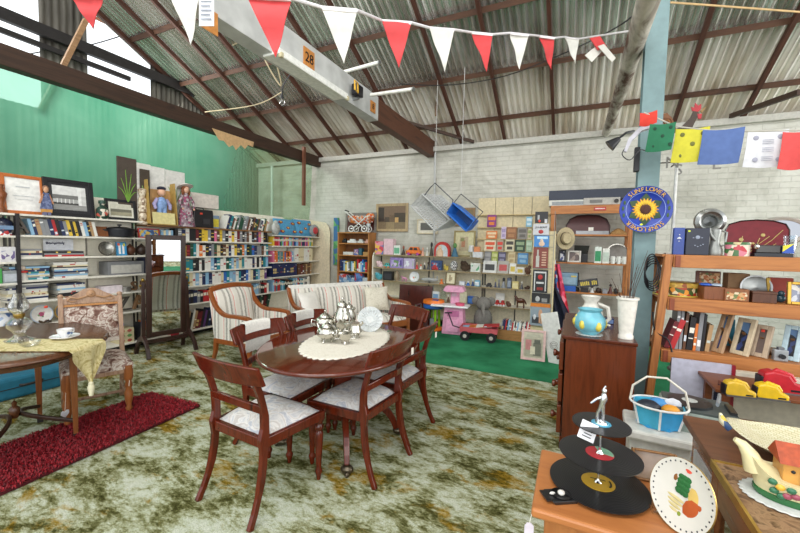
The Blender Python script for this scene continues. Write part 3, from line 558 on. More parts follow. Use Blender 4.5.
def doll(r, h, dress, hair, hat=None, wide=.32):
    MB().lathe([(h*wide*.5, 0), (h*wide*.42, h*.18), (h*.14, h*.4), (h*.075, h*.52), (h*.1, h*.64), (h*.05, h*.74), (h*.02, h*.77)], 16, sy=.7).build('dress', dress, r)
    MB().ball((0, 0, h*.85), (h*.07, h*.075, h*.09), 12).build('head', M('d9ab90', .5), r); MB().ball((0, h*.02, h*.87), (h*.09, h*.08, h*.09), 12).ball((-h*.075, 0, h*.79), (h*.03, h*.04, h*.08), 8).ball((h*.075, 0, h*.79), (h*.03, h*.04, h*.08), 8).build('hair', hair, r)
    for s in (-1, 1):
        MB().tube([(s*h*.09, 0, h*.7), (s*h*.17, -h*.02, h*.55), (s*h*.14, -h*.08, h*.42)], [h*.035, h*.035, h*.022], 8).build('arm', dress, r); MB().ball((s*h*.135, -h*.09, h*.4), h*.024, 8).build('hand', M('d9ab90', .5), r)
    MB().ball((-h*.025, -h*.068, h*.86), h*.008, 6).ball((h*.025, -h*.068, h*.86), h*.008, 6).build('eye', M('2a2530'), r)
    if hat: MB().lathe([(h*.17, -.01*h), (h*.165, 0), (h*.09, .01*h), (h*.08, h*.05), (0, h*.065)], 18, rot(-.35, 0, 0, (0, h*.03, h*.915))).build('hat', hat, r)
l, w, h = L(150, 178, 180, 224, 1.68, .12, LF+.06); r = thing('doll_box', 'open gold card box holding a boy doll', 'box', l, RZ)
BXM = M('a88a4a', .6); R = rot(-.1); mb = MB(); mb.M = R; mb.box(0, .055, 0, w, .01, h).build('back', M('b58c5a', .7), r)
for s in (-1, 1): mb = MB(); mb.M = R; mb.box(s*(w/2-.006), 0, 0, .012, .12, h).build('side', BXM, r)
mb = MB(); mb.M = R; mb.box(0, 0, 0, w, .12, .012).build('base', BXM, r); mb = MB(); mb.M = R; mb.box(0, -.056, .012, w*.8, .01, h*.26).build('card_front', M('d3c88e', .7), r)
l2 = (l[0]+.0, l[1], l[2]+.014); r = thing('boy_doll', 'boy doll in blue dungarees and cap inside the gold box', 'doll', l2, RZ); hh = h*.9
MB().tube([(-.03, 0, .0), (-.035, 0, hh*.45)], [.025, .035], 8).tube([(.03, 0, 0), (.035, 0, hh*.45)], [.025, .035], 8).ball((0, 0, hh*.52), (.075, .045, .1), 12).build('dungarees', M('7f9cc9', .7, var=.25, sc=40), r)
MB().ball((0, 0, hh*.82), (.05, .05, .06), 12).build('head', M('d9a98c', .5), r); MB().ball((0, .0, hh*.91), (.058, .055, .03), 12).build('cap', M('232436', .7), r)
for s in (-1, 1): MB().tube([(s*.06, 0, hh*.64), (s*.11, -.01, hh*.5), (s*.1, -.03, hh*.38)], [.025, .026, .02], 8).build('sleeve', M('9a93b8', .8, var=.3, sc=60), r)
l, w, h = L(178, 198, 184, 228, 1.68, .1, LF+.04); r = thing('lady_doll', 'lady doll in mauve dress and wide straw hat', 'doll', l, RZ); doll(r, h, PRINT(['7d6a72', '9b8b90', '5e4a55', '8a3f5c', 'b0a6a6'], 38, .8), M('7a4524', .8), M('cfc4c0', .8), .42)
l, w, h = L(192, 219.5, 190, 204, 1.98, .2, LF-.1); box_item('white_box', 'plain white box resting on the top of the back panel', 'box', (LB+.06, l[1], 2.0), RZ, w, .2, h, M('cfc6bd', .7))
l, w, h = L(194, 214, 209, 227, 1.68, .2, LF-.0); r = thing('projector_case', 'black hard case with red badge on the brown board', 'case', l, RZ); MB().plate([(-w*.5, 0), (w*.5, 0), (w*.46, h), (-w*.5, h)], -.1, .1).build('shell', BLACK, r, .012); MB().box(w*.1, -.103, h*.2, w*.35, .006, h*.3).build('grille', M('2d2d31'), r); MB().box(-w*.15, -.103, h*.72, w*.12, .006, h*.1).build('badge', M('c8402c'), r); MB().tube([(-w*.2, 0, h), (-w*.18, 0, h+.03), (w*.16, 0, h+.03), (w*.18, 0, h)], .008, 8).build('handle', BLACK, r)
l, w, h = L(214.5, 221, 214, 227, 1.68, .14); box_item('spray_tin', 'small blue and yellow tin beside the black case', 'tin', l, RZ, w, .06, h, M('7a90a8', .4), M('cdbd3c', .4))
# --- second row
l, w, h = L(12, 27, 217, 233, 1.50, .04); letter('wooden_letter', 'A', 'grey wooden letter A standing at the end of the leaning books', l, RZ, h, M('5b544e', .7), .04)
l, w, h = L(0, 11, 213, 232, 1.49, .12); r = thing('toy_helmet', 'dark blue and red toy helmet at the end of the second shelf', 'toy', l, RZ); MB().lathe([(.075, 0), (.08, .06), (.07, .09)], 16).build('collar', PRINT(['b02a2a', 'd8d8d8', '2a2a44'], 30), r); MB().ball((0, 0, .1), (.085, .08, .085), 14).build('dome', M('1d2338', .2), r); MB().box(0, -.07, .06, .1, .03, .04).build('visor', M('6a86a8', .15), r)
l, w, h = L(108, 140, 225, 236.5, 1.50, .22, LF); r = thing('casserole_pot', 'black cast iron casserole with lid and side handles', 'pot', l, RZ); MB().lathe([(w*.36, 0), (w*.42, h*.1), (w*.45, h*.65), (w*.47, h*.66)], 24).build('pot_body', M('1d2026', .4, .3), r); MB().lathe([(w*.47, h*.66), (w*.46, h*.74), (w*.2, h*.9), (0, h*.93)], 24).build('lid', M('15171b', .4, .3), r); MB().lathe([(.01, h*.92), (.01, h*1.0), (.025, h*1.04), (.025, h*1.12), (0, h*1.15)], 12).build('knob', BLACK, r)
for s in (-1, 1): MB().tube([(s*w*.44, -.04, h*.55), (s*w*.54, -.03, h*.6), (s*w*.54, .03, h*.6), (s*w*.44, .04, h*.55)], .012, 8).build('handle', BLACK, r)
l, w, h = L(101, 107, 226, 236, 1.50, .1); tag(MB().bar((0, -.02, 0), (0, .02, h*1.0), .03, .12, (1, 0, 0)).build('bookend', WOOD('4e2c18', '7a4a2a'), None, loc=l, rz=RZ), 'brown wooden wedge bookend next to the black casserole', 'bookend')
l, w, h = L(139.5, 161, 227.5, 237, 1.50, .05, LF-.02); framed('tin_tray', 'red rimmed blue tin tray propped behind the mirror', l, RZ, w, h, .015, M('a82f28', .4), PRINT(['4a7aa8', 'c9a84a', '7aa0c0', '3a5a88'], 30), lean=.15, cat='tray')
# --- third row
l, w, h = L(44, 74, 238, 249.5, 1.265, .02, LB+.07); r = thing('paper_sign', 'white card with a handwritten heading above the magazine pile', 'sign', (LB+.05, l[1], 1.33), RZ); MB().box(0, 0, 0, w, .004, h).build('card', M('e4e6ec', .7), r)
rr = random.Random(5); pts = [(-w*.42+w*.6*i/40, -.004, h*.62+h*.16*math.sin(i*1.9)*rr.uniform(.3, 1)) for i in range(41)]; MB().tube(pts, .003, 4).build('handwriting', M('35385a'), r)
l, w, h = L(97.5, 116, 240, 254.5, 1.265, .04); upright_plate('silver_plate', 'round embossed silver plate standing on the third shelf', l, RZ, h/2, M('9b9a94', .3, .9, .3, 60), SILVER, lean=.15)
l, w, h = L(117, 127, 240.5, 254, 1.265, .02); framed('picture_card', 'small blue card picturing a pair of white boots', l, RZ, w, h, .004, M('2f7fae'), M('3f9ccc', .5), lean=.1, art=[(.2, .1, .42, .8, M('e8e8e8')), (.58, .1, .8, .8, M('e8e8e8')), (.1, .75, .35, .95, M('d05a3a')), (.68, .72, .9, .92, M('d8cf4a'))])
for px0, px1, mm, lab in ((128, 138, WOOD('3a1f12', '5c3520', .5), 'brown leather boot lying beside the boot picture'), (139, 150, M('33221a', .5), 'dark brown leather bag half behind the mirror')):
    l, w, h = L(px0, px1, 243, 254, 1.265, .14); r = thing('leather_boot' if 'boot' in lab[:20] else 'leather_bag', lab, 'shoe' if 'boot' in lab[:20] else 'bag', l, RZ)
    MB().ball((0, 0, h*.45), (w*.5, .07, h*.45), 12).build('body', mm, r); MB().tube([(-w*.3, 0, h*.7), (0, 0, h*1.0), (w*.3, 0, h*.7)], .012, 8).build('strap', mm, r)
# --- fourth row
l, w, h = L(20, 27, 265, 277, 1.02, .06); r = thing('clown_figure', 'small white figure with red ruff before the magazine pile', 'figurine', l, RZ); MB().lathe([(.045, 0), (.04, .05), (.025, .09)], 12).build('body', M('d8d3cb', .5), r); MB().ball((0, 0, .125), .032, 10).build('head', M('d9c8b8'), r); MB().lathe([(.045, .08), (.045, .1), (.02, .1)], 12).build('ruff', RED, r)
l, w, h = L(108, 144, 262, 275, 1.02, .2); r = box_item('storage_box', 'long low grey box lying on its side beside the magazines', 'box', l, RZ, w, .2, h, M('77787a', .5), M('b8b6ae', .5))
l, w, h = L(144, 152, 258, 274, 1.02, .16); box_item('navy_tin', 'navy blue box half hidden by the mirror post', 'box', l, RZ, w, .14, h, M('20243e', .4))
# --- fifth row
l, w, h = L(102, 123, 286, 293.5, .79, .16); box_item('long_white_box', 'long white box with mauve edge above the carved chair', 'box', l, RZ, w, .14, h, M('dcd0d4', .6))
l, w, h = L(123.5, 132, 287, 292, .79, .1); turned('round_tin', 'small flat grey tin next to the white box', 'tin', l, [(.06, 0), (.06, .05), (.062, .05), (.062, .065), (0, .066)], M('8d8a84', .35, .5))
for i, (px0, px1) in enumerate(((131, 139), (140, 149))):
    l, w, h = L(px0, px1, 282, 291, .79, .04); letter('wooden_letter', 'SB'[i], ('brown wooden letter next to the flat tin', 'brown wooden letter nearest the mirror on the fifth shelf')[i], l, RZ, h, WOOD('4a3220', '6e5036', .6), .04)
# --- sixth row
FLW = [(0, 0, .3, M('a8486a')), (.25, .2, .16, M('c98a9a')), (-.25, -.1, .15, M('6a8a5a')), (.1, -.28, .13, M('5a7a4a'))]
l, w, h = L(29, 56, 302, 320, .53, .05); r = upright_plate('floral_plate', 'white plate painted with pink flowers and a red price dot', l, RZ, h/2, M('dcd8d2', .25), M('a9b4c4', .3), FLW, .2); MB().ball((.02, -.045, h*.92), (.02, .005, .015), 8).build('price_sticker', M('e04a30'), r)
l, w, h = L(57, 75, 303, 320, .53, .05); upright_plate('floral_plate', 'dark rimmed plate half hidden behind the carved chair', l, RZ, h/2, M('6a6a72', .25), GOLD, FLW, .2)
for i, (px0, px1) in enumerate(((118, 131), (133, 147))):
    l, w, h = L(px0, px1, 297, 311, .53, .05); letter('wooden_letter', 'ZA'[i], ('grey wooden letter Z leaning on the sixth shelf', 'brown wooden letter A leaning beside the mirror')[i], l, RZ, h, (M('4b463f', .6), WOOD('5a4028', '7d5c3c', .6))[i], .05, .2)
l, w, h = L(40, 50, 316, 320, .53, .08); tag(MB().tube([(.05*math.cos(a*.7), .03*math.sin(a*.9)+.0, .012+.01*(a % 3)) for a in range(18)], .01, 6).build('bead_necklace', M('4a3828', .5), None, loc=(LF-.03, l[1], .53), rz=RZ), 'brown bead string lying before the floral plate', 'beads')
# --- bottom row
l, w, h = L(119, 134, 326.5, 341, .12, .2); r = thing('floral_box', 'cream box printed with red and green flowers', 'box', l, RZ); k = h/3
for i in range(3): MB().box(0, 0, i*k, w, .2, k*.94).build('drawer', M('cfc29c', .6), r); 
for i in range(3): MB().ball((-w*.25, -.1, i*k+k*.5), (.025, .004, .02), 8).ball((w*.2, -.1, i*k+k*.45), (.03, .004, .02), 8).build('flower_print', (M('a84a3a'), M('5a8a4a'), M('b0564a'))[i], r)
o = pile('the blue pair on the floral box', LF-.14, at(119, 325, X=LF).y, .12+h, 2, w, .17, RZ, ['navy blue', 'bright blue'], 'blue books on the floral box', 'book', (.03, .04))
y0 = at(134.5, 330, X=LF).y; book_row('on the bottom shelf beside the floral box', 'the box', 'L', y0+.05, y0+.33, .12, LF-.03, (.22, .27), (.03, .045), ['white', 'cream', 'black', 'orange', 'navy blue'], 'leaning books beside the floral box', .24, .16, 'tall book')
# --- shelves at the picture edge
for px0, px1, yt, yb, z, mm, fr, lab in ((0, 16, 246, 261, 1.22, M('d6d3d4', .5), PRINT(['d6d3d4', 'a0a0b8', 'd6d3d4', '6a5a88'], 26), 'white floral tissue box under the toy helmet'), (3, 19.5, 271, 283.5, 1.0, M('8b9194', .4), M('b6bcc4', .3), 'grey camera carton under the tissue box'),
                                     (-4, 2.5, 271, 286, 1.0, M('3f9a48', .5), None, 'green carton beside the grey camera carton')):
    l, w, h = L(px0, px1, yt, yb, z, .16, LF-.01); box_item('small_carton', lab, 'box', l, RZ, w, .16, h, mm, fr)
l, w, h = L(0, 11, 304, 329, .45, .15); r = thing('china_jug', 'white china jug painted with blue flowers at the shelf end', 'jug', l, RZ); MB().lathe([(.06, 0), (.1, .06), (.11, .14), (.07, .23), (.075, .28), (.07, .28), (.06, .23)], 16).build('body', PRINT(['e0e2e6', 'e0e2e6', 'e0e2e6', '5a78b0', '9aaccc'], 26, .2), r); MB().tube([(.07, 0, .25), (.14, 0, .24), (.15, 0, .14), (.1, 0, .08)], .012, 8).build('handle', M('e0e2e6', .2), r)
# cushions and bits on the last unit
for px0, px1, lab in ((280, 300, 'blue cushion with flower patches nearest the hardbacks'), (299, 316, 'blue cushion with flower patches beside the red heart cushion')):
    l, w, h = L(px0, px1, 220, 237, 1.62, .1, LF-.02); r = thing('blue_cushion', lab, 'cushion', (l[0]-.02, l[1], 1.622), RZ); R = rot(-.28)
    def cush(u, v, w=w, h=h):
        a, b2 = 2*u-1, 2*v-1; return (a*w*.52, -.055*(1-a**4)*(1-b2**4), h*.5+b2*h*.5)
    mb = MB(); mb.M = R; mb.grid(cush, 10, 10, thick=(0, .02, 0)); mb.build('cover', M('4f95bd', .85, var=.18, sc=30), r)
    for x, z in ((-.3, .75), (.28, .7), (.0, .42), (.3, .2), (-.3, .2)):
        mb = MB(); mb.M = R; mb.ball((x*w, -.05, z*h), (w*.11, .012, h*.09), 10); mb.build('flower_patch', M('8a2c34'), r); mb = MB(); mb.M = R; mb.ball((x*w, -.06, z*h), (w*.05, .01, h*.045), 8); mb.build('flower_centre', M('dcb84a'), r)
l, w, h = L(311, 320, 225, 237, 1.62, .08, LF); r = thing('heart_cushion', 'small grey and red round cushion at the end of the row', 'cushion', l, RZ); MB().ball((0, 0, h*.5), (w*.5, .05, h*.5), 14).build('cover', M('8f9496', .8), r); MB().ball((0, -.04, h*.5), (w*.28, .02, h*.3), 12).build('patch', M('b8323a'), r)
l, w, h = L(273, 282, 222, 236, 1.62, .1, LF-.02); tag(MB().ball((0, 0, h*.45), (w*.45, .06, h*.45), 12).ball((0, 0, h*.9), (w*.2, .04, h*.15), 10).build('plastic_bag', M('a8aaa6', .4, var=.3, sc=20), None, loc=l, rz=RZ), 'grey plastic bag stuffed beside the blue cushions', 'bag')
for px0, px1, yt, lab, mm in ((320.5, 326, 229, 'orange red tin near the rounded end panel', M('b8442a', .4)), (326.5, 332, 229, 'dark green bottle near the rounded end panel', M('1f4a34', .3))):
    l, w, h = L(px0, px1, yt, 237, 1.62, .08, LF); turned('small_tin', lab, 'tin', (l[0], min(l[1], 6.84), l[2]), [(.045, 0), (.045, h*.8), (.03, h*.86), (.03, h), (0, h)], mm)
# ================================================================ cheval mirror
r = thing('cheval_mirror', 'dark framed cheval mirror standing before the white shelving', 'mirror', (-4.84, 3.12, 0), math.radians(79)); DW = WOOD('1e120f', '38221c', .3, 5)
R = rot(.03, 0, 0, (0, 0, .23)); w, h = .47, 1.31; f = .062
for s in (-1, 1): mb = MB(); mb.M = R; mb.box(s*(w/2-f/2), 0, 0, f, .035, h).build('frame_stile', DW, r, .005)
for z in (0, h-f): mb = MB(); mb.M = R; mb.box(0, 0, z, w-2*f, .035, f).build('frame_rail', DW, r, .005)
m, nt, b = base_mat('mirror_glass', .01, 1); b.inputs['Base Color'].default_value = (.9, .9, .9, 1); mb = MB(); mb.M = R; mb.box(0, 0, f, w-2*f, .008, h-2*f).build('glass', m, r)
mb = MB(); mb.M = R; mb.box(0, .015, f, w-2*f, .008, h-2*f).build('backboard', DW, r)
for s in (-1, 1):
    MB().sweep([(s*.27, 0, .2), (s*.265, 0, .6), (s*.26, 0, .95)], [(.045, .05), (.04, .04), (.03, .03)], (0, 1, 0)).build('post', DW, r, .004); MB().ball((s*.262, 0, .97), .024, 10).ball((s*.29, 0, .9), .018, 8).build('finial', BRASS, r)
    for q in (-1, 1): MB().sweep([(s*.27, 0, .24), (s*.275, q*.08, .2), (s*.28, q*.16, .11), (s*.285, q*.2, .0), ], [(.04, .07), (.04, .06), (.04, .045), (.045, .04)], (0, 0, 1)).build('foot', DW, r, .004)
MB().box(0, 0, .15, .52, .03, .05).build('stretcher', DW, r, .004)
l = at(163, 344, Z=0); r = thing('floral_bag', 'red and white floral bag lying on the carpet behind the mirror', 'bag', (l.x-.12, l.y+.06, 0), 1.2); MB().ball((0, 0, .09), (.2, .08, .095), 14).build('body', PRINT(['cfc3b8', 'b8a29a', '9a2f3a', 'cfc3b8'], 22, .8), r); MB().ball((.12, -.03, .1), (.1, .07, .09), 12).build('flap', M('a82833', .7), r)
# ================================================================ dining set
DAMASK = SWIRL([(.3, 'a3a6ae'), (.42, 'd2d0cc'), (.48, 'b9b3ae'), (.53, 'dad8d4'), (.6, 'a6aab4'), (.7, 'd6d4d0')], 7, 1.6, .75)
MAH = WOOD('330f07', '60210f', .2, 5, (1, 1, .2)); 
def arc3(a, b, c, n):
    """quadratic curve through three controls"""
    a, b, c = V(a), V(b), V(c); return [a*(1-t)**2+b*2*t*(1-t)+c*t*t for t in (i/n for i in range(n+1))]
def dining_chair(label, loc, face, tagpos=None):
    r = thing('dining_chair', label, 'chair', (loc[0], loc[1], 0), math.atan2(face[0], -face[1]), 'mahogany dining chairs')
    fw, bw, fy, by = .245, .205, -.23, .20
    # drop-in seat pad
    def pad(u, v):
        y = fy+.012+(by-fy-.024)*v; hw = (fw+(bw-fw)*v)-.006; a = 2*u-1; e = (1-a**6)*(1-(2*v-1)**6); return (a*hw, y, .435+.05*e)
    MB().grid(pad, 12, 12, thick=(0, 0, -.03)).build('seat_pad', DAMASK, r)
    for s in (-1, 1):
        MB().bar((s*fw, fy, .415), (s*bw, by, .415), .028, .055).build('seat_rail', MAH, r, .004)
    MB().bar((-fw, fy, .415), (fw, fy, .415), .03, .055).build('seat_rail', MAH, r, .006); MB().bar((-bw, by, .415), (bw, by, .415), .03, .055).build('seat_rail', MAH, r, .004)
    for s in (-1, 1):
        MB().lathe([(.013, 0), (.017, .03), (.024, .05), (.024, .06), (.016, .075), (.017, .09), (.026, .25), (.027, .3), (.019, .315), (.029, .33), (.029, .345), (.02, .36), (.029, .375), (.026, .42)], 14, rot(0, 0, 0, (s*(fw-.02), fy+.02, 0))).build('leg', MAH, r)
        lower = arc3((s*(bw+.015), by+.10, 0), (s*bw, by-.01, .2), (s*bw, by, .44), 6); upper = arc3((s*bw, by, .44), (s*bw, by-.035, .6), (s*(bw+.005), by+.09, .83), 6)[1:]
        MB().sweep(lower+upper, [(.027, .032)]*3+[(.03, .04)]*3+[(.032, .062)]+[(.03, .044)]*2+[(.028, .034)]*4, (0, 1, 0)).build('back_leg', MAH, r, .005)
    def crest(u, v):
        a = 2*u-1; x = a*.265; bow = .05*a*a; z = .745+.108*v+.012*(1-a*a)*(v); return (x, by+.075+.045*v-bow*1.0+.03, z)
    MB().grid(crest, 14, 3, thick=(0, -.026, 0)).build('crest_rail', MAH, r, .006)
    MB().sweep([(-bw, by+.01, .6), (-.1, by+.035, .615), (0, by+.04, .62), (.1, by+.035, .615), (bw, by+.01, .6)], (.022, .042), (0, 0, 1)).build('cross_rail', MAH, r, .004)
    if tagpos:
        mb = MB(); mb.box(tagpos*bw, by+.09+.025, .735, .028, .003, .045); mb.build('price_tag', PAPER, r)
    return r
dining_chair('nearest dining chair at the near end of the oval table, pulled out', (-1.64, 1.66), (.08, 1))
dining_chair('dining chair on the open side of the oval table, nearer the camera', (-1.31, 2.17), (-1, .1), -.9)
dining_chair('dining chair on the open side of the oval table, nearer the green carpet', (-1.325, 2.69), (-1, .08), -.9)
dining_chair('dining chair at the far end of the oval table before the settee', (-1.59, 3.16), (-.36, -.93))
dining_chair('dining chair with white doily on the armchair side of the oval table', (-1.90, 2.13), (1, .02))
dining_chair('dining chair with lace doily between the table and the settee', (-1.88, 2.65), (1, -.02))
# oval pedestal table
r = thing('dining_table', 'oval polished mahogany pedestal table with brass paw feet', 'table', (-1.54, 2.32, 0), math.radians(11)); A_, B_ = .55, .72
m, nt, b = base_mat('polished_mahogany', .1); v = coords(nt, (1, .12, 1)); f = noise(nt, v, 9, 6, 1.0, .6); nt.links.new(ramp(nt, f, [(.3, '3c130a'), (.5, '5e2412'), (.72, '48180c')]), b.inputs['Base Color']); b.inputs['Coat Weight'].default_value = .5; b.inputs['Coat Roughness'].default_value = .05; TOPM = m
MB().lathe([(0, .712), (.93, .712), (.965, .716), (.985, .722), (1.0, .732), (1.0, .74), (.99, .748), (.975, .75), (0, .75)], 72, None, A_, B_).build('tabletop', TOPM, r)
MB().lathe([(.8, .685), (.8, .712)], 48, None, A_, B_).build('apron', MAH, r)
MB().lathe([(.045, .18), (.07, .2), (.075, .24), (.055, .27), (.05, .3), (.06, .42), (.075, .5), (.06, .54), (.085, .58), (.09, .62), (.07, .66), (.12, .685)], 24).build('pedestal', MAH, r); MB().box(0, 0, .18, .17, .17, .1).build('block', MAH, r, .01)
for k in range(4):
    a = math.radians(45+90*k-11)-.12; c, s = math.cos(a), math.sin(a); pts = arc3((.07*c, .07*s, .26), (.33*c, .33*s, .33), (.42*c, .42*s, .05), 10)
    lg = MB().sweep(pts, [(.05-.015*i/10, .075-.03*i/10) for i in range(11)]).build('leg', MAH, r, .006); MB().ball((.435*c, .435*s, .03), (.045, .035, .03), 12).ball((.47*c, .47*s, .018), (.018, .03, .018), 8).build('paw_foot', M('5f5648', .3, .9), lg)
# cloths
def doily_mesh(ax, by_, z, drop=.0, scal=40, amp=.012): 
    vs = [(0, 0, z)]; n = 160
    for ring in (.35, .7, .93, 1.0):
        for j in range(n):
            t = 2*PI*j/n; q = ring+(amp/ax*abs(math.sin(scal*t/2)) if ring == 1 else 0); vs.append((ax*q*math.cos(t), by_*q*math.sin(t), z))
    fs = [(0, 1+j, 1+(j+1) % n) for j in range(n)]+[(1+i*n+j, 1+(i+1)*n+j, 1+(i+1)*n+(j+1) % n, 1+i*n+(j+1) % n) for i in range(3) for j in range(n)]
    return MB().add(vs, fs, True)
LACE = SWIRL([(.35, 'cfc7b6'), (.5, 'e4dfd2'), (.65, 'd8d1c1')], 60, .5, .9)
o = doily_mesh(.29, .49, .003).build('lace_tablecloth', LACE, None, loc=(-1.525, 2.36, .75), rz=math.radians(11)); md = o.modifiers.new('t', 'SOLIDIFY'); md.thickness = .002; md.offset = 1
tag(o, 'oval white crochet cloth with scalloped edge under the silver tea set', 'tablecloth')
def rail_cloth(label, loc, w, h1, h2, y, z):
    """small cloth hung over a chair's crest rail; loc/face as the chair"""
    (cx, cy), f = loc; r_ = math.atan2(f[0], -f[1])
    def fn(u, v):
        a = 2*u-1; L_ = h1+h2+.06; s_ = v*L_; sc = .012*abs(math.sin(6*PI*u)) if v in (0, 1) else 0; bow = -.05*(a*w/.53)**2
        if s_ < h1: q = (y-.035+bow, z-h1+s_+sc)
        elif s_ < h1+.06: q = (y-.035+(s_-h1)+bow, z+.01)
        else: q = (y+.025+bow+.01*(s_-h1-.06)/h2, z-(s_-h1-.06)-sc)
        return (a*w/2, q[0], q[1])
    return tag(MB().grid(fn, 16, 30, thick=(0, -.003, .003)).build('lace_cloth', M('dedbd4', .9, var=.1, sc=60), None, loc=(cx, cy, 0), rz=r_), label, 'cloth')
rail_cloth('white embroidered cloth draped over a chair beside the striped armchair', ((-1.90, 2.13), (1, .02)), .25, .22, .12, .335, .858)
rail_cloth('white lace cloth draped over a chair in front of the settee', ((-1.88, 2.65), (1, -.02)), .23, .2, .12, .335, .858)
# silver tea set
TT = .7555
def silver(name, label, cat, px, py, prof, spout=None, handle=None, feet=3, k=1, rz=0, lid=True):
    p = at(px, py, Z=TT); r = thing(name, label, cat, p, rz); z0 = .02
    MB().lathe([(a*k, b_*k+z0) for a, b_ in prof], 20).build('body', SILVER, r); top = prof[-1][1]*k+z0; tr = prof[-1][0]*k
    if lid: MB().lathe([(tr*1.02, top), (tr*.8, top+.015*k), (tr*.3, top+.03*k), (.006, top+.034*k)], 18).build('lid', SILVER, r); MB().ball((0, 0, top+.046*k), .011*k, 10).build('finial', SILVER, r)
    if spout: MB().tube([(x*k, 0, z*k+z0) for x, z in spout], [.014*k, .011*k, .009*k, .007*k][:len(spout)], 8).build('spout', SILVER, r)
    for h in (handle or []): MB().tube([(x*k, 0, z*k+z0) for x, z in h], .006*k, 8).build('handle', SILVER, r)
    for i in range(feet):
        a = 2*PI*i/feet+.4; q = prof[1][0]*k*.75; MB().tube([(q*math.cos(a), q*math.sin(a), z0+.012), (q*1.25*math.cos(a), q*1.25*math.sin(a), .012), (q*1.45*math.cos(a), q*1.45*math.sin(a), .003)], [.006, .005, .006], 6).build('foot', SILVER, r)
    return r
POT = [(.0, 0), (.045, .008), (.075, .035), (.08, .06), (.065, .085), (.045, .095)]; TALL = [(0, 0), (.03, .005), (.05, .03), (.06, .07), (.05, .11), (.032, .14), (.036, .16)]
silver('teapot', 'low silver teapot with curved spout at the front of the tea set', 'teapot', 327, 342, POT, [(.07, .04), (.1, .05), (.115, .08), (.13, .095)], [[(-.07, .07), (-.12, .085), (-.125, .045), (-.075, .03)]], 4, 1.0, 2.8)
silver('coffee_pot', 'tall silver coffee pot at the middle of the tea set', 'coffee pot', 342, 332, TALL, [(.05, .05), (.085, .07), (.09, .12), (.11, .145)], [[(-.04, .14), (-.1, .13), (-.1, .06), (-.055, .045)]], 4, 1.25, 2.2)
silver('teapot', 'round silver teapot behind the low teapot', 'teapot', 325, 331, POT, [(.07, .04), (.1, .05), (.115, .08), (.13, .095)], [[(-.07, .07), (-.12, .085), (-.125, .045), (-.075, .03)]], 4, 1.05, 1.2)
silver('sugar_bowl', 'two handled silver sugar bowl at the front of the tea set', 'bowl', 345, 344, [(0, 0), (.03, .006), (.045, .03), (.045, .05), (.05, .06)], None, [[(-.04, .05), (-.075, .055), (-.07, .02), (-.04, .02)], [(.04, .05), (.075, .055), (.07, .02), (.04, .02)]], 3, 1.0, .6, False)
silver('milk_jug', 'silver milk jug beside the glass plate', 'jug', 355, 338, [(0, 0), (.03, .006), (.048, .03), (.04, .06), (.036, .075), (.046, .09)], [(.035, .08), (.055, .095)], [[(-.04, .08), (-.08, .075), (-.075, .03), (-.045, .025)]], 3, 1.1, .2, False)
silver('hot_water_jug', 'silver lidded jug behind the milk jug', 'jug', 349, 328, TALL, [(.03, .14), (.055, .16)], [[(-.04, .14), (-.09, .13), (-.09, .06), (-.05, .045)]], 3, 1.0, .1)
silver('cream_jug', 'smallest silver jug in front of the coffee pot', 'jug', 337, 340, [(0, 0), (.02, .004), (.032, .022), (.027, .042), (.03, .055)], [(.025, .05), (.04, .06)], [[(-.025, .05), (-.055, .045), (-.05, .018), (-.03, .015)]], 3, 1.0, 1.9, False)
# cut glass plate on a stand
p = at(370, 331, Z=TT); CG, nt, b = base_mat('cut_glass', .08); b.inputs['Base Color'].default_value = lin('dfe5e6'); b.inputs['Alpha'].default_value = .5; r = thing('glass_plate', 'cut glass plate standing upright on the crochet cloth', 'plate', p, .45); mb = MB(); mb.M = rot(PI/2-.2, 0, 0, (0, 0, .1)); n = 36
for q0, q1, zz in ((0, .055, .004), (.055, .075, .0), (.075, .105, .006)): mb.lathe([(q0+.0001, zz), (q1, zz+.006), (q1, zz+.011), (q0+.0001, zz+.006)], n)
for i in range(18): a = 2*PI*i/18; mb.tube([(.03*math.cos(a), .03*math.sin(a), .014), (.1*math.cos(a+.3), .1*math.sin(a+.3), .02)], .004, 5)
mb.build('cut_dish', CG, r); MB().tube([(-.04, -.03, .004), (-.04, .05, .004), (-.03, .06, .06)], .004, 6).tube([(.04, -.03, .004), (.04, .05, .004), (.03, .06, .06)], .004, 6).build('stand', CG, r)
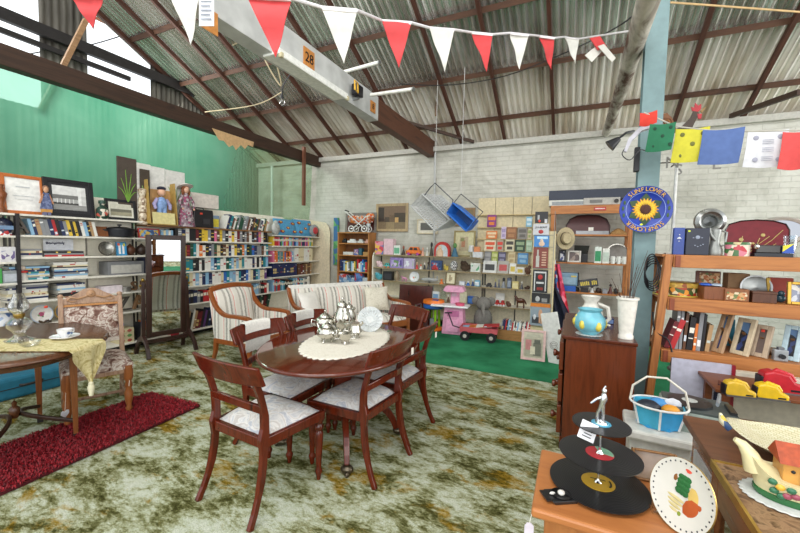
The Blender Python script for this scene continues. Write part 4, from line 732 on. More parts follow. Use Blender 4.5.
# ================================================================ striped seats
ST = [(0, 'd2cdc2'), (.26, 'aaa59b'), (.4, 'd8d4ca'), (.56, '96948d'), (.68, 'd0cbc1'), (.84, 'd4857c'), (.89, 'd8d4ca')]
SX, SY = STRIPE(ST, .2, 0), STRIPE(ST, .2, 1)
def bergere(name, label, cat, loc, rz, w, d, hb, straight=False, whitetop=False):
    """show-wood upholstered seat with sweeping arms, front towards -y"""
    r = thing(name, label, cat, loc, rz); hw = w/2; W = SHOWOOD; yb = d/2; yf = -d/2; rake = .1
    nx = 10
    def back(u, v):
        a = 2*u-1; z = .36+(hb-.03-.36)*v; top = .03*(1-a*a)*v if not straight else 0
        return (a*(hw-.04), yb-.02+rake*v-.06*(1-a**4)*(1-(2*v-1)**4), z+top)
    MB().grid(back, 14, 10, thick=(0, .08, 0)).build('back_upholstery', SX, r)
    top = [(-hw+.02+ (w-.04)*i/12, yb+rake+.02, hb-.005+(.035*(1-(2*i/12-1)**2) if not straight else 0)) for i in range(13)]
    MB().sweep(top, (.05, .055), (0, 0, 1)).build('top_rail', M('d9d6cf', .3) if whitetop else W, r, .008)
    def seat(u, v):
        a, b2 = 2*u-1, 2*v-1; return (a*(hw-.05), yf+.03+(d-.1)*v, .36+.09*(1-a**6)*(1-b2**6))
    MB().grid(seat, 12, 10, thick=(0, 0, -.06)).build('seat_cushion', SX, r)
    MB().box(0, yf+.03, .27, w-.06, .05, .09).build('front_rail', W, r, .006)
    for s in (-1, 1):
        x = s*(hw-.02)
        arm = arc3((x, yb+rake+.02, hb-.01), (x, yb+.02, .6), (x, yb-.22, .61), 8)+arc3((x, yb-.22, .61), (x, yf+.1, .62), (x, yf+.02, .6), 5)[1:]+[V((x, yf-.01, .57)), V((x, yf, .5))]
        MB().sweep(arm, (.042, .05), (1, 0, 0)).build('arm_rail', W, r, .008)
        side = [(p.y, p.z-.015) for p in arm[:14]]+[(yf+.03, .3), (yb+.02, .3)]
        MB().prism(side, -.02, .02, Matrix(((0, 0, 1, x), (1, 0, 0, 0), (0, 1, 0, 0), (0, 0, 0, 1)))).build('side_upholstery', SY, r)
        MB().sweep([(x, yf+.01, .52), (x, yf+.03, .44), (x, yf+.02, .3)], [(.04, .05)]*3, (1, 0, 0)).build('arm_post', W, r, .006)
        MB().bar((x, yf+.02, .3), (x, yb+.02, .3), .045, .06).build('side_rail', W, r, .006)
        MB().sweep([(x, yf+.03, .3), (x, yf+.02, .15), (x, yf+.01, 0)], [(.045, .045), (.038, .038), (.028, .028)], (0, 1, 0)).build('leg', W, r, .004)
        MB().sweep([(x, yb+.01, .32), (x, yb+.03, .15), (x, yb+.09, 0)], [(.045, .05), (.04, .04), (.03, .03)], (0, 1, 0)).build('leg', W, r, .004)
    return r
bergere('armchair', 'striped upholstered armchair with brown wooden arms before the bookshelves', 'armchair', (-3.53, 3.36, 0), math.atan2(1, .02), .64, .56, .90)
SC, SR = (-2.86, 4.55), math.radians(62)
bergere('settee', 'striped two seat settee with white topped back rail behind the dining table', 'settee', (SC[0], SC[1], 0), SR, 1.62, .62, .86, True, True)
def pillow(label, x, y, w, h, mat, lean, rzz=0):
    c = Matrix.Rotation(SR, 3, 'Z') @ V((x, y, 0)); r = thing('scatter_cushion', label, 'cushion', (SC[0]+c.x, SC[1]+c.y, .455), SR+rzz)
    def fn(u, v):
        a, b2 = 2*u-1, 2*v-1; e = (1-a**4)*(1-b2**4); return (a*w/2*(1-.08*(1-b2*b2)), -.07*e, h/2+b2*h/2*(1-.08*(1-a*a)))
    def fn2(u, v): p = fn(u, v); return (-p[0], -p[1], p[2])
    mb = MB(); mb.M = rot(-lean); mb.grid(fn, 12, 12).grid(fn2, 12, 12); mb.build('cover', mat, r); return r
pillow('white satin cushion with crochet corner at the armchair end of the settee', -.56, .06, .4, .38, M('dedad2', .5, var=.05), .35, .5)
pillow('cream brocade cushion at the far end of the settee', .5, .1, .4, .38, SWIRL([(.35, 'c9c2b0'), (.5, 'd8d2c2'), (.65, 'bdb5a2')], 14, 2), .25, -.15)
# ================================================================ rug, side table, carved chair
p4 = [at(200, 407, Z=0), at(168, 389, Z=0), at(-60, 483, Z=0), at(-60, 533, Z=0)]
a, b2 = p4[0], p4[1]; d1 = (at(0, 497, Z=0)-a); d2 = b2-a
r = thing('shag_rug', 'long deep red shag rug on the patterned carpet', 'rug', (a.x, a.y, 0)); LR = 1.9; e1 = d1.normalized(); e2 = V((-e1.y, e1.x, 0)); e2 = e2 if e2.dot(d2) > 0 else -e2; WR = .66
rg = random.Random(3); MB().grid(lambda u, v: tuple(e1*LR*u+e2*WR*v+V((0, 0, .022+.004*rg.random()))), 60, 20, thick=(0, 0, -.02)).build('backing', M('4a0610', .95, var=.3, sc=40), r)
vs, fs = [], []
for i in range(15000):
    o = e1*LR*rg.random()+e2*WR*rg.random(); an = rg.uniform(0, 6.28); l_ = rg.uniform(.016, .034); dx = V((math.cos(an), math.sin(an), 0)); q = V((-dx.y, dx.x, 0))*.0032
    b0 = o+V((0, 0, .015)); b1 = o+dx*l_*.5+V((0, 0, .03+.01*rg.random())); b2_ = o+dx*l_+V((0, 0, .024)); k = len(vs); vs += [b0-q, b0+q, b1+q, b1-q, b2_+q*.3, b2_-q*.3]; fs += [(k, k+1, k+2, k+3), (k+3, k+2, k+4, k+5)]
m, nt, b = base_mat('shag_pile', .6, spec=.4); nt.links.new(ramp(nt, noise(nt, coords(nt), 70, 3), [(.3, '4a0410'), (.5, '840b1a'), (.7, 'a81726')]), b.inputs['Base Color'])
tag(MB().add(vs, fs).build('pile', m, r), None, None, None, 'stuff')
# oval occasional table
r = thing('occasional_table', 'dark oval occasional table with a curved stretcher under the cream runner', 'table', (-3.57, 1.2, 0), -.35); OAK = WOOD('3b2013', '5e3a22', .25, 5, (.15, 1, 1))
MB().lathe([(0, .70), (.94, .70), (.97, .705), (1, .72), (1.0, .73), (.985, .74), (.96, .75), (0, .75)], 64, None, .66, .54).build('tabletop', OAK, r); MB().lathe([(.88, .64), (.9, .7)], 48, None, .54, .44).build('apron', OAK, r)
TL = WOOD('5c3016', '85502a', .3, 5)
for x, y in ((.17, .31), (-.32, .13), (.32, -.13), (-.17, -.31)):
    lg = MB().sweep([(x, y, .68), (x*1.02, y*1.02, 0)], [(.05, .05), (.026, .026)], (0, 1, 0)).build('leg', TL, r, .003); MB().box(x*1.02, y*1.02, 0, .036, .036, .035).build('foot', DARK, lg)
for (xa_, ya_), (xb_, yb2) in (((.17, .31), (-.32, .13)), ((.32, -.13), (-.17, -.31))): MB().sweep(arc3((xa_, ya_, .13), ((xa_+xb_)*-.35, (ya_+yb2)*-.35, .29), (xb_, yb2, .13), 14), (.022, .026)).build('stretcher', WOOD('20120c', '3a2418', .35, 5), r, .004)
MB().lathe([(.02, .19), (.03, .22), (.03, .26), (.012, .28), (.016, .3), (0, .32)], 12).build('finial', OAK, r)
mb = MB(); mb.box(-.1, 0, .57, .3, .3, .09); mb.build('drawer', TL, r, .004)
# cream runner over its end
DAM2 = SWIRL([(.35, 'a8975e'), (.48, 'cbbd8a'), (.55, 'd8cc9e'), (.68, 'b9a972')], 13, 3, .6)
c0 = V((-3.62, .98)); p0, p1 = at(-40, 345, Z=.756), at(79, 345, Z=.756); dr = V((p1.x-p0.x, p1.y-p0.y)).normalized(); nr = V((-dr.y, dr.x))

def inside_top(q): x, y = q[0]+3.57, q[1]-1.2; c_, s_ = math.cos(-.35), math.sin(-.35); return ((x*c_+y*s_)/.66)**2+((-x*s_+y*c_)/.54)**2 < 1
q_ = V((p1.x, p1.y))-dr*.3
while inside_top(q_): q_ = q_+dr*.005
p1 = V((q_.x, q_.y, .756))
def runner(u, v):
    s_ = 1.25*v; half = .15; a = 2*u-1; ln = .95
    if s_ < ln: q = V((p1.x, p1.y))-dr*(ln-s_)+nr*a*half; return (q.x, q.y, .756)
    t = s_-ln; tip = .27; wd = half*max(0.02, 1-max(0, t-.08)/(tip-.08)) if t > .08 else half; bend = min(t, .03)
    q = V((p1.x, p1.y))+dr*(bend+.012*math.sin(5*a+2)*min(1, t*6))+nr*a*wd; return (q.x, q.y, .756-max(0, t-.012))
r = thing('table_runner', 'cream damask runner with a tassel hanging over the occasional table', 'table runner', (0, 0, 0)); MB().grid(runner, 18, 60, thick=(0, 0, .004)).build('cloth', DAM2, r)
q = V((p1.x, p1.y))+dr*.03; MB().ball((q.x, q.y, .49), .016, 10).lathe([(.012, 0), (.022, .06), (.012, .085)], 10, rot(0, 0, 0, (q.x, q.y, .405))).build('tassel', M('d8d2b4', .8), r)
# oil lamp and cup
p = at(20, 341, Z=.76); r = thing('oil_lamp', 'clear glass oil lamp on the cream runner', 'lamp', (p.x, p.y, .761)); GL = GLASS('f6f8f6', .05, .4)
MB().lathe([(.075, 0), (.08, .01), (.04, .03), (.028, .05), (.04, .07), (.068, .1), (.07, .13), (.045, .155), (.025, .165)], 24).build('font', GL, r); MB().lathe([(.026, .165), (.03, .175), (.03, .19), (.02, .2)], 16).build('burner', BRASS, r)
MB().lathe([(.03, .19), (.055, .22), (.058, .25), (.035, .3), (.026, .33), (.025, .33), (.034, .3), (.056, .25), (.053, .22), (.028, .19)], 20).build('chimney', GL, r)
p = at(30, 346, Z=.76); r = thing('glass_dish', 'small clear glass dish at the foot of the oil lamp', 'dish', (p.x, p.y, .761)); MB().lathe([(.035, 0), (.05, .012), (.055, .03), (.05, .03), (.034, .006), (0, .006)], 18).build('dish', GL, r)
p = at(65, 338.5, Z=.76); CH = M('dfdfe0', .15); r = thing('saucer', 'white china saucer under the teacup on the cream runner', 'saucer', (p.x, p.y, .761)); MB().lathe([(.04, 0), (.05, .004), (.085, .018), (.084, .021), (.045, .007), (0, .006)], 28).build('dish', CH, r)
r = thing('teacup', 'white china teacup with blue sprig on the saucer', 'cup', (p.x, p.y, .769), 1.9); MB().lathe([(.022, 0), (.026, .008), (.04, .03), (.046, .06), (.044, .06), (.037, .03), (.022, .01), (0, .01)], 24).build('bowl', CH, r); MB().tube([(.042, 0, .05), (.066, 0, .052), (.066, 0, .028), (.036, 0, .022)], .004, 8).build('handle', CH, r); MB().ball((-.01, -.043, .035), (.014, .003, .01), 8).ball((.012, -.042, .03), (.008, .003, .008), 8).build('sprig', M('54698f', .3), r)
# carved chair
r = thing('carved_chair', 'carved oak chair with floral tapestry seat and back before the shelves', 'chair', (-3.64, 1.74, 0), math.atan2(.93, .36)); CO = WOOD('6e4c38', 'a6866c', .45, 8, (1, 1, .2)); CL = WOOD('6f3d1c', '96592c', .4, 5)
TAP = SWIRL([(.3, '4a2f28'), (.41, '78594e'), (.47, 'a8968a'), (.53, 'd2cabf'), (.58, '8a6a60'), (.7, 'bcb0a4')], 15, .9, .85, 7)
hw, fy, by = .215, -.22, .2
def pad(u, v):
    a, b2 = 2*u-1, 2*v-1; return (a*(hw+.012), fy+(by-fy)*v, .44+.06*(1-a**6)*(1-b2**6))
MB().grid(pad, 12, 12, thick=(0, 0, -.05)).build('seat_pad', TAP, r)
for s in (-1, 1):
    MB().bar((s*hw, fy+.02, .38), (s*hw, by, .38), .03, .07).build('seat_rail', CO, r, .004)
    MB().lathe([(.016, 0), (.02, .03), (.026, .05), (.018, .07), (.028, .12), (.033, .18), (.02, .22), (.03, .24), (.022, .28), (.035, .31), (.033, .42)], 14, rot(0, 0, 0, (s*(hw-.02), fy+.02, 0))).build('leg', CL, r)
    MB().sweep([(s*(hw-.01), by+.1, 0), (s*(hw-.01), by, .4), (s*(hw-.01), by+.02, .6), (s*(hw-.01), by+.1, .96)], [(.032, .032), (.036, .04), (.036, .036), (.034, .034)], (0, 1, 0)).build('back_leg', CO, r, .004); MB().ball((s*(hw-.01), by+.1, .97), .022, 10).build('finial', CO, r)
    MB().tube([(s*(hw-.02), fy+.03, .14), (s*(hw-.015), by+.05, .16)], [.012, .014], 10).build('stretcher', CO, r)
for z in (.14,): MB().tube([(-hw+.02, 0, z), (hw-.02, 0, z)], .013, 10).build('stretcher', CO, r)
MB().bar((-hw, fy+.02, .385), (hw, fy+.02, .385), .03, .06).build('seat_rail', CO, r, .004); MB().bar((-hw, by, .385), (hw, by, .385), .03, .06).build('seat_rail', CO, r, .004)
def bp(u, v):
    a, b2 = 2*u-1, 2*v-1; z = .58+.3*v; return (a*(hw-.03), by+.02+.1*(z-.6)/.4-.03*(1-a**6)*(1-b2**6), z)
MB().grid(bp, 10, 10, thick=(0, .03, 0)).build('back_pad', TAP, r)
Rk = rot(-.2, 0, 0, (0, by+.01, .56)); mb = MB(); mb.M = rot(-.2, 0, 0, (0, by+.02, .55)); mb.box(0, 0, 0, 2*hw-.04, .028, .035); mb.build('lower_rail', M('b3a79a', .5, var=.3, sc=50), r)
mb = MB(); mb.M = rot(-.2, 0, 0, (0, by+.02, .55)); mb.box(0, 0, .335, 2*hw-.03, .03, .018); mb.build('moulding', WOOD('8a5426', 'b37a3c', .5, 12, (1, 1, 1)), r)
prof = [(-hw+.02, .355), (hw-.02, .355), (hw-.02, .40), (hw-.08, .43), (.09, .455), (.05, .485), (0, .495), (-.05, .485), (-.09, .455), (-hw+.08, .43), (-hw+.02, .40)]
mb = MB(); mb.M = rot(-.2, 0, 0, (0, by+.02, .55)); mb.plate(prof, -.014, .014); mb.build('crest_rail', CO, r, .004)
mb = MB(); mb.M = rot(-.2, 0, 0, (0, by+.02, .55))
for s in (-1, 1): mb.tube([(s*.03, -.018, .42), (s*.09, -.018, .40), (s*.14, -.018, .415), (s*.16, -.018, .39), (s*.13, -.018, .375), (s*.1, -.018, .385)], [.011, .01, .009, .008, .006, .004], 6)
mb.ball((0, -.014, .44), (.035, .012, .035), 10).ball((0, -.02, .44), (.016, .014, .016), 8); mb.build('carving', M('a07a58', .4), r)
MB().tube([(.2, -.22, .3), (.19, -.25, .25)], .002, 4).build('tag_string', PAPER, r)
# tub under the table
p = at(32, 376, Z=.1); r = thing('blue_suitcase', 'blue suitcase lying under the shelves behind the occasional table', 'suitcase', (-4.72, 1.66, 0), PI/2); MB().box(0, 0, 0, .62, .3, .2).build('shell', M('21708c', .6), r, .03); MB().tube([(-.08, -.15, .12), (-.06, -.18, .12), (.06, -.18, .12), (.08, -.15, .12)], .01, 8).build('handle', DARK, r); MB().box(0, 0, .098, .625, .305, .008).build('seam', DARK, r)
p = at(65, 414, Z=.16); r = thing('heart_tag', 'white heart shaped price tag hanging at the carved chair leg', 'tag', (p.x+.0, p.y, p.z), PI/2+.3); MB().plate([(0, -.03), (.03, .0), (.028, .022), (.014, .028), (0, .018), (-.014, .028), (-.028, .022), (-.03, 0)], -.002, .002).build('tag_card', M('e2e4ea', .6), r); MB().tube([(0, 0, .02), (.01, .0, .16)], .0015, 4).build('string', PAPER, r)
# ================================================================ back wall
def B(px0, px1, yt, yb, z, d, Yf):
    """item whose front face stands at Yf on a board at height z"""
    x, w, h = BP(px0, px1, yt, yb, Yf); return (x, Yf+d/2, z), w, h
# --- pine bookcase
BK = WOOD('8a5426', 'b27a40', .5, 5); YB = 6.62
xa, xb = at(337.5, 240, Y=YB).x, at(369, 240, Y=YB).x; zt = 1.72; bw = xb-xa; ZK = [1.49, 1.245, .905, .60, .1]
r = thing('bookcase', 'honey brown wooden bookcase against the brick wall behind the settee', 'bookcase', ((xa+xb)/2, YB+.15, 0))
for s in (-1, 1): MB().box(s*(bw/2-.012), 0, 0, .024, .3, zt).build('side_panel', BK, r, .003)
MB().box(0, 0, zt-.025, bw+.01, .31, .025).build('top_panel', BK, r, .003); MB().box(0, .14, 0, bw-.05, .012, zt-.03).build('back_panel', WOOD('6b4020', '8a5a30', .6, 5), r)
for z in ZK: MB().box(0, 0, z-.022, bw-.05, .28, .022).build('shelf_board', BK, r, .003)
MB().box(0, -.13, 0, bw-.05, .02, .08).build('plinth', BK, r)
book_row('in the brown bookcase', 'the outer edge', 'B', xa+.05, xb-.04, .905, YB+.03, (.17, .26), (.03, .046), ['navy blue', 'teal', 'pale blue', 'dark green', 'yellow', 'bright blue', 'red', 'grey', 'white'], 'books in the brown bookcase', 0, .15, 'childrens book')
for px0, px1, yt, z, mm, nm, lab, cat in ((342, 346, 238.5, 1.49, BLACK, 'toy_car', 'black toy car at the end of the top bookcase shelf', 'toy'), (347, 356, 239, 1.49, M('d8d8d6', .4), 'model_ship', 'long white model ship on the top bookcase shelf', 'model'), (357, 363, 239, 1.49, M('c8c8c4', .4), 'toy_car', 'silver toy car beside the white model ship', 'toy'), (364.5, 368.5, 239, 1.49, M('c89a8a', .5), 'trinket_box', 'small pink trinket box on the top bookcase shelf', 'box')):
    l, w, h = B(px0, px1, yt, 243.5, z, .1, YB+.04); r = thing(nm, lab, cat, l); MB().box(0, 0, .008, w, .09, h*.5).build('body', mm, r, .008); MB().box(0, 0, h*.5, w*.5, .07, h*.45).build('cabin', mm, r, .008)
for px0, px1, yt, mm, nm, lab in ((343, 353, 252.5, M('c4c4c0', .4), 'model_ship', 'pale model boat on the second bookcase shelf'), (354, 358, 249.5, PRINT(['8a6a9a', '5a6aa8', 'c8b0a0'], 30), 'card_game', 'purple card game on the second bookcase shelf'), (358.5, 361.5, 248.5, M('2f5a6a', .5), 'small_carton', 'dark teal carton on the second bookcase shelf'), (363, 368.5, 252, M('a8804a', .6), 'small_carton', 'tan carton on the second bookcase shelf')):
    l, w, h = B(px0, px1, yt, 255.5, 1.245, .1, YB+.04); box_item(nm, lab, 'model' if 'boat' in lab else 'box', l, 0, w, .1, h, mm)
for px0, px1, yt, mm, lab in ((338.8, 346.5, 275, PRINT(['9ab0c8', 'b03a3a', '5a80a8', 'c8c8d0'], 20), 'pale blue puzzle box with red picture low in the bookcase'), (347, 354, 276, PRINT(['8aa6c0', '2a3a5a', '5a80a8', 'b8c0c8'], 20), 'pale blue puzzle box with dark picture low in the bookcase'), (354.5, 362, 273, PRINT(['5a80b8', 'a03a4a', '3a5a90'], 20), 'blue puzzle box beside the pale bag low in the bookcase'), (362.5, 367.5, 277, M('b4bcc4', .6), 'pale grey bag squeezed in the bookcase corner')):
    l, w, h = B(px0, px1, yt, 286, .60, .12, YB+.04); box_item('puzzle_box' if 'box' in lab else 'cloth_bag', lab, 'box' if 'box' in lab else 'bag', l, 0, w, .12, h, mm)
# --- toy pram and board on the bookcase
l, w, h = B(343, 375, 210, 232, zt, .02, YB+.22); framed('red_picture', 'dark red framed board behind the toy pram', (l[0]+.0, WY-.09, zt), 0, w*.97, h*.92, .05, M('7d7770', .6), M('4d1714', .5), lean=.06)
l, w, h = B(345, 374, 209, 231, zt, .2, YB+.02); r = thing('toy_pram', 'white framed toy pram with orange floral body on the bookcase', 'pram', (l[0]-.02, YB+.12, zt)); FLO = PRINT(['c8502a', 'd8cfc4', 'b06a4a', 'e0823a', 'a8a09a'], 26, .7)
def pr(u, v): a = 2*u-1; t = PI*v; return (a*w*.38, -.085*math.cos(t), h*.72-.16*math.sin(t)*(1-.25*a*a))
MB().grid(pr, 12, 10, thick=(0, 0, .02)).build('body', FLO, r); MB().ball((w*.32, 0, h*.74), (w*.14, .08, .07), 12).build('hood', FLO, r)
WP = M('d8d8d4', .35)
for sy in (-.085, .085):
    MB().tube([(-w*.5, sy, h*.98), (0, sy, h*.4), (w*.2, sy, .06)], .012, 8).build('strut', WP, r); MB().tube([(w*.25, sy, h*.72), (0, sy, h*.4), (-w*.25, sy, .06)], .012, 8).build('strut', WP, r)
    for sx in (-.25, .2): wl = MB().tube([(w*sx+.06*math.cos(a*PI/8), sy*1.2, .07+.06*math.sin(a*PI/8)) for a in range(16)], .012, 6, closed=True).build('wheel', WP, r); MB().ball((w*sx, sy*1.2, .07), (.025, .012, .025), 10).build('hub', CHROME, wl)
MB().tube([(-w*.5, -.085, h*.98), (-w*.55, 0, h*1.04), (-w*.5, .085, h*.98)], .012, 8).build('handle', DARK, r)
l, w, h = B(374.5, 378.5, 223, 232, zt, .06, YB); turned('goblet', 'small white goblet on the edge of the brown bookcase', 'goblet', (xb-.05, YB+.06, zt), [(.035, 0), (.012, .02), (.01, h*.55), (.04, h*.75), (.045, h), (.04, h), (0, h*.8)], M('cdd2d4', .25))
for px, yt, yb, lab, c in ((335.5, 218, 268, 'green and blue height chart board behind the bookcase', ['4f8f5a', '3f6fa0', '6aa86a']),):
    a, c2 = at(333.5, 240, Y=WY-.04).x, at(338.5, 240, Y=WY-.04).x; tag(MB().box((a+c2)/2, WY-.03, 1.0, c2-a, .02, at(335, yt, Y=WY).z-1.0).build('height_chart', PRINT(c, 9)), lab, 'board')
# --- pictures on the brick
def wall_pic(label, px0, px1, yt, yb, fmat, pic, mount=None, fw=.05, art=None, mw=.05):
    x, w, h = BP(px0, px1, yt, yb, WY-.03); z = at((px0+px1)/2, yb, Y=WY-.03).z; return framed('framed_picture', label, (x, WY-.025, z), 0, w, h, fw, fmat, pic, mount, 0, art=art, mw=mw)
wall_pic('oil painting of a brown village street in a pale wood frame', 376, 408, 203.5, 231.5, WOOD('8f7a5a', 'b59e78', .5), M('5b4a3a', .5), None, .055, [(0, .45, 1, 1, M('77604c')), (0, .0, 1, .3, M('7e6c52')), (0, .35, .22, .95, M('3a2f28')), (.6, .3, 1, .7, M('453a2e')), (.25, .3, .45, .52, M('4e4236')), (.42, .3, .6, .62, M('6a5540')), (.62, .28, .75, .5, M('c29a62')), (.3, .0, .6, .3, M('93805f'))])
wall_pic('small framed sketch with cream mount under the grey basket', 417, 438, 219, 234, M('c9bda0', .5), M('5c5a55', .5), M('d8d2c2', .6), .025, None, .05)
wall_pic('brown landscape painting half hidden by the hanging baskets', 446, 475, 208, 226, WOOD('6a5236', '8f7350', .5), M('6a5a3a', .5), None, .04, [(0, .5, 1, 1, M('7a6a4c')), (0, 0, .5, .5, M('8a5a34')), (.5, 0, 1, .4, M('4c4a32'))])
tag(MB().tube([(at(437, 200, Y=WY).x, WY-.05, .3), (at(436, 150, Y=WY).x, WY-.05, 3.28)], .022, 8).build('conduit', M('a9aba8', .5)), 'grey conduit running up the painted brick wall', 'pipe')
# --- white toy shelving
YS = 6.60; ZB = [1.28, 1.02, .765, .44, .10]
def back_unit(label, x0, x1, zs, ztop, end):
    r = thing('shelving_unit', label, 'shelving', ((x0+x1)/2, YS+.18, 0)); w = x1-x0
    MB().box(0, .165, 0, w, .02, ztop).build('back_panel', M('d8cfb6', .6), r)
    for z in zs: MB().box(0, 0, z-.022, w-.005, .33, .022).build('shelf_board', SHELFW, r, .003); MB().box(0, -.166, z-.024, w-.005, .006, .026).build('price_rail', M('8d7d5c', .5), r)
    for x in (-w/2+.02, 0, w/2-.02): MB().box(x, .15, .1, .022, .012, ztop-.15).build('shelf_standard', M('4a4640', .5, .3), r)
    MB().box(0, -.05, 0, w, .02, .078).build('kickboard', M('3a3632', .7), r)
    if end: MB().plate([(0, 0), (.36, 0), (.36, ztop), (.12, ztop), (.05, ztop-.03), (.01, ztop-.1), (0, ztop-.18)], -.012, .012, rot(0, 0, PI/2, (-w/2-.012, -.18, 0))).build('end_panel', M('d9d3c2', .5), r, .004)
    return r
x0, xm, x1 = at(373, 265, Y=YS).x, at(480, 275, Y=YS).x, at(549, 280, Y=YS).x
back_unit('white wall shelving of toys and trinkets with a rounded end panel', x0, xm-.005, ZB, 1.34, True); back_unit('white wall shelving of cards and small toys under the leaflet board', xm+.005, x1, ZB[1:], 1.1, False)
def toy(name, label, cat, px0, px1, yt, yb, z, mat, kind='box', d=.12, dy=.03, mat2=None, group=None, rz=0):
    """small shelf things; each kind has its own few parts"""
    l, w, h = B(px0, px1, yt, yb, z, d, YS+dy); r = thing(name, label, cat, l, rz, group); m2_ = mat2 or mat
    if kind == 'box': MB().box(0, 0, 0, w, d, h).build('body', mat, r, .004); MB().box(0, -d/2-.001, h*.15, w*.8, .003, h*.6).build('front_label', m2_, r)
    elif kind == 'figure':
        MB().lathe([(w*.42, 0), (w*.45, h*.05), (w*.3, h*.3), (w*.2, h*.55), (w*.1, h*.66)], 12).build('body', mat, r); MB().ball((0, 0, h*.8), (w*.26, w*.26, h*.2), 10).build('head', m2_, r)
    elif kind == 'ball': MB().ball((0, 0, h/2), (w/2, min(d/2, w/2), h/2), 14).build('body', mat, r); MB().lathe([(w*.2, 0), (w*.22, h*.1)], 10).build('base', m2_, r)
    elif kind == 'car':
        MB().box(0, 0, h*.18, w, d*.7, h*.4).build('body', mat, r, h*.1); MB().plate([(-w*.35, h*.55), (w*.38, h*.55), (w*.28, h*.98), (-w*.22, h*.98)], -d*.3, d*.3).build('cabin', mat, r, .006)
        MB().plate([(-w*.27, h*.6), (-.01, h*.6), (-.01, h*.88), (-w*.19, h*.88)], -d*.31, d*.31).plate([(.01, h*.6), (w*.3, h*.6), (w*.23, h*.88), (.01, h*.88)], -d*.31, d*.31).build('window', DARK, r)
        for sx in (-.3, .3): MB().tube([(sx*w, -d*.37, h*.17), (sx*w, d*.37, h*.17)], h*.17, 12).build('wheel', m2_, r)
    elif kind == 'vase': MB().lathe([(w*.3, 0), (w*.48, h*.3), (w*.45, h*.55), (w*.22, h*.8), (w*.3, h), (w*.25, h), (0, h*.8)], 14).build('body', mat, r)
    elif kind == 'lump':
        rg = random.Random(label); mb = MB()
        for _ in range(7): mb.ball((rg.uniform(-.35, .35)*w, rg.uniform(-.3, .3)*d, h*rg.uniform(.15, .7)), (w*.2, d*.25, h*.25), 8)
        mb.ball((0, 0, h*.3), (w*.42, d*.35, h*.3), 10); mb.build('body', mat, r)
    elif kind == 'plane': MB().ball((0, 0, h*.45), (w/2, .035, h*.3), 12).build('fuselage', mat, r); MB().box(0, 0, h*.4, w*.22, d*1.6, .012).build('wing', m2_, r); MB().box(w*.42, 0, h*.5, w*.08, .01, h*.5).build('tail_fin', m2_, r); MB().box(0, 0, 0, .03, .03, h*.3).build('stand', DARK, r)
    elif kind == 'card': MB().box(0, 0, 0, w, .006, h, rot(-.15)).build('sheet', mat, r); MB().box(0, -.005, h*.2, w*.7, .003, h*.5, rot(-.15)).build('printed_panel', m2_, r)
    elif kind == 'horse':
        MB().ball((0, 0, h*.55), (w*.34, d*.25, h*.2), 12).build('body', mat, r); MB().tube([(-w*.22, 0, h*.6), (-w*.36, 0, h*.85), (-w*.46, 0, h*.88)], [h*.12, h*.09, h*.06], 8).build('head', mat, r); MB().tube([(w*.3, 0, h*.6), (w*.42, 0, h*.3)], .012, 6).build('tail', mat, r)
        for sx in (-.22, .24):
            for sy in (-1, 1): MB().tube([(sx*w, sy*d*.15, h*.5), (sx*w, sy*d*.18, 0)], [h*.06, h*.04], 8).build('leg', mat, r)
    return r
PK, PKD = M('d8a0b4', .4), M('c46a8a', .4)
toy('biscuit_tin', 'pink and red flowered tin at the shelf end below the oil painting', 'tin', 375, 383, 241.5, 254.5, 1.28, PRINT(['c8485a', 'd88a9a', 'e0b050', '5a78b0'], 18), 'box', .14)
r = toy('toy_chest', 'pale pink toy chest of drawers on the top toy shelf', 'toy', 383.5, 393, 239, 254.8, 1.28, M('d9b8c0', .4), 'box', .14); 
toy('book_box', 'white and green boxed book beside the pink drawers', 'box', 393.5, 400, 245.5, 255, 1.28, M('d8dcd4', .5), 'box', .12, .03, M('6aa888', .5))
toy('dark_figurine', 'dark figurine between the boxed book and the orange van', 'figurine', 401, 404.8, 246, 255.5, 1.28, M('3a2a26'), 'figure', .06, .03, M('8a4a3a'))
toy('toy_van', 'orange toy van with purple wheels on the top toy shelf', 'toy', 405, 420, 247.5, 256.3, 1.28, M('e0701f', .3), 'car', .16, .03, M('9a3a8a'))
toy('pink_figurine', 'pink figurine beside the orange toy van', 'figurine', 420.5, 424, 248.5, 257, 1.28, M('d8a08a'), 'figure', .06, .03)
toy('white_figurine', 'white figurine beside the dark haired doll', 'figurine', 425, 428, 248, 257, 1.28, M('cfcfc8'), 'figure', .06, .03)
toy('dark_doll', 'dark haired doll standing beside the red toy theatre', 'doll', 428.5, 433, 243.5, 257.5, 1.28, M('4a4438'), 'figure', .08, .03, M('1f1d1c'))
l, w, h = B(434, 449.5, 243.3, 258, 1.28, .1, YS+.03); r = thing('toy_theatre', 'round red and white arched toy with a small figure', 'toy', l)
arch = [(-w/2, 0), (w/2, 0)]+[(w/2*math.cos(a*PI/12), h*.45+h*.55*math.sin(a*PI/12)) for a in range(13)]; MB().plate(arch, -.04, .04).build('arch', RED, r); MB().plate([(x*.75, z*.8) for x, z in arch], -.048, -.03).build('arch_inside', M('c9d2d8', .4), r)
MB().lathe([(w*.22, 0), (w*.22, h*.35), (w*.12, h*.5)], 12, rot(0, 0, 0, (-w*.12, -.05, 0))).build('figure_body', M('d8b89a'), r); MB().ball((-w*.12, -.05, h*.6), w*.12, 10).build('figure_head', M('e0c8a8'), r)
toy('toy_clown', 'green and blue toy figure beside the arched toy', 'toy', 450, 458, 245, 259, 1.28, M('3f6f8a'), 'figure', .1, .03, M('5a8a4a'))
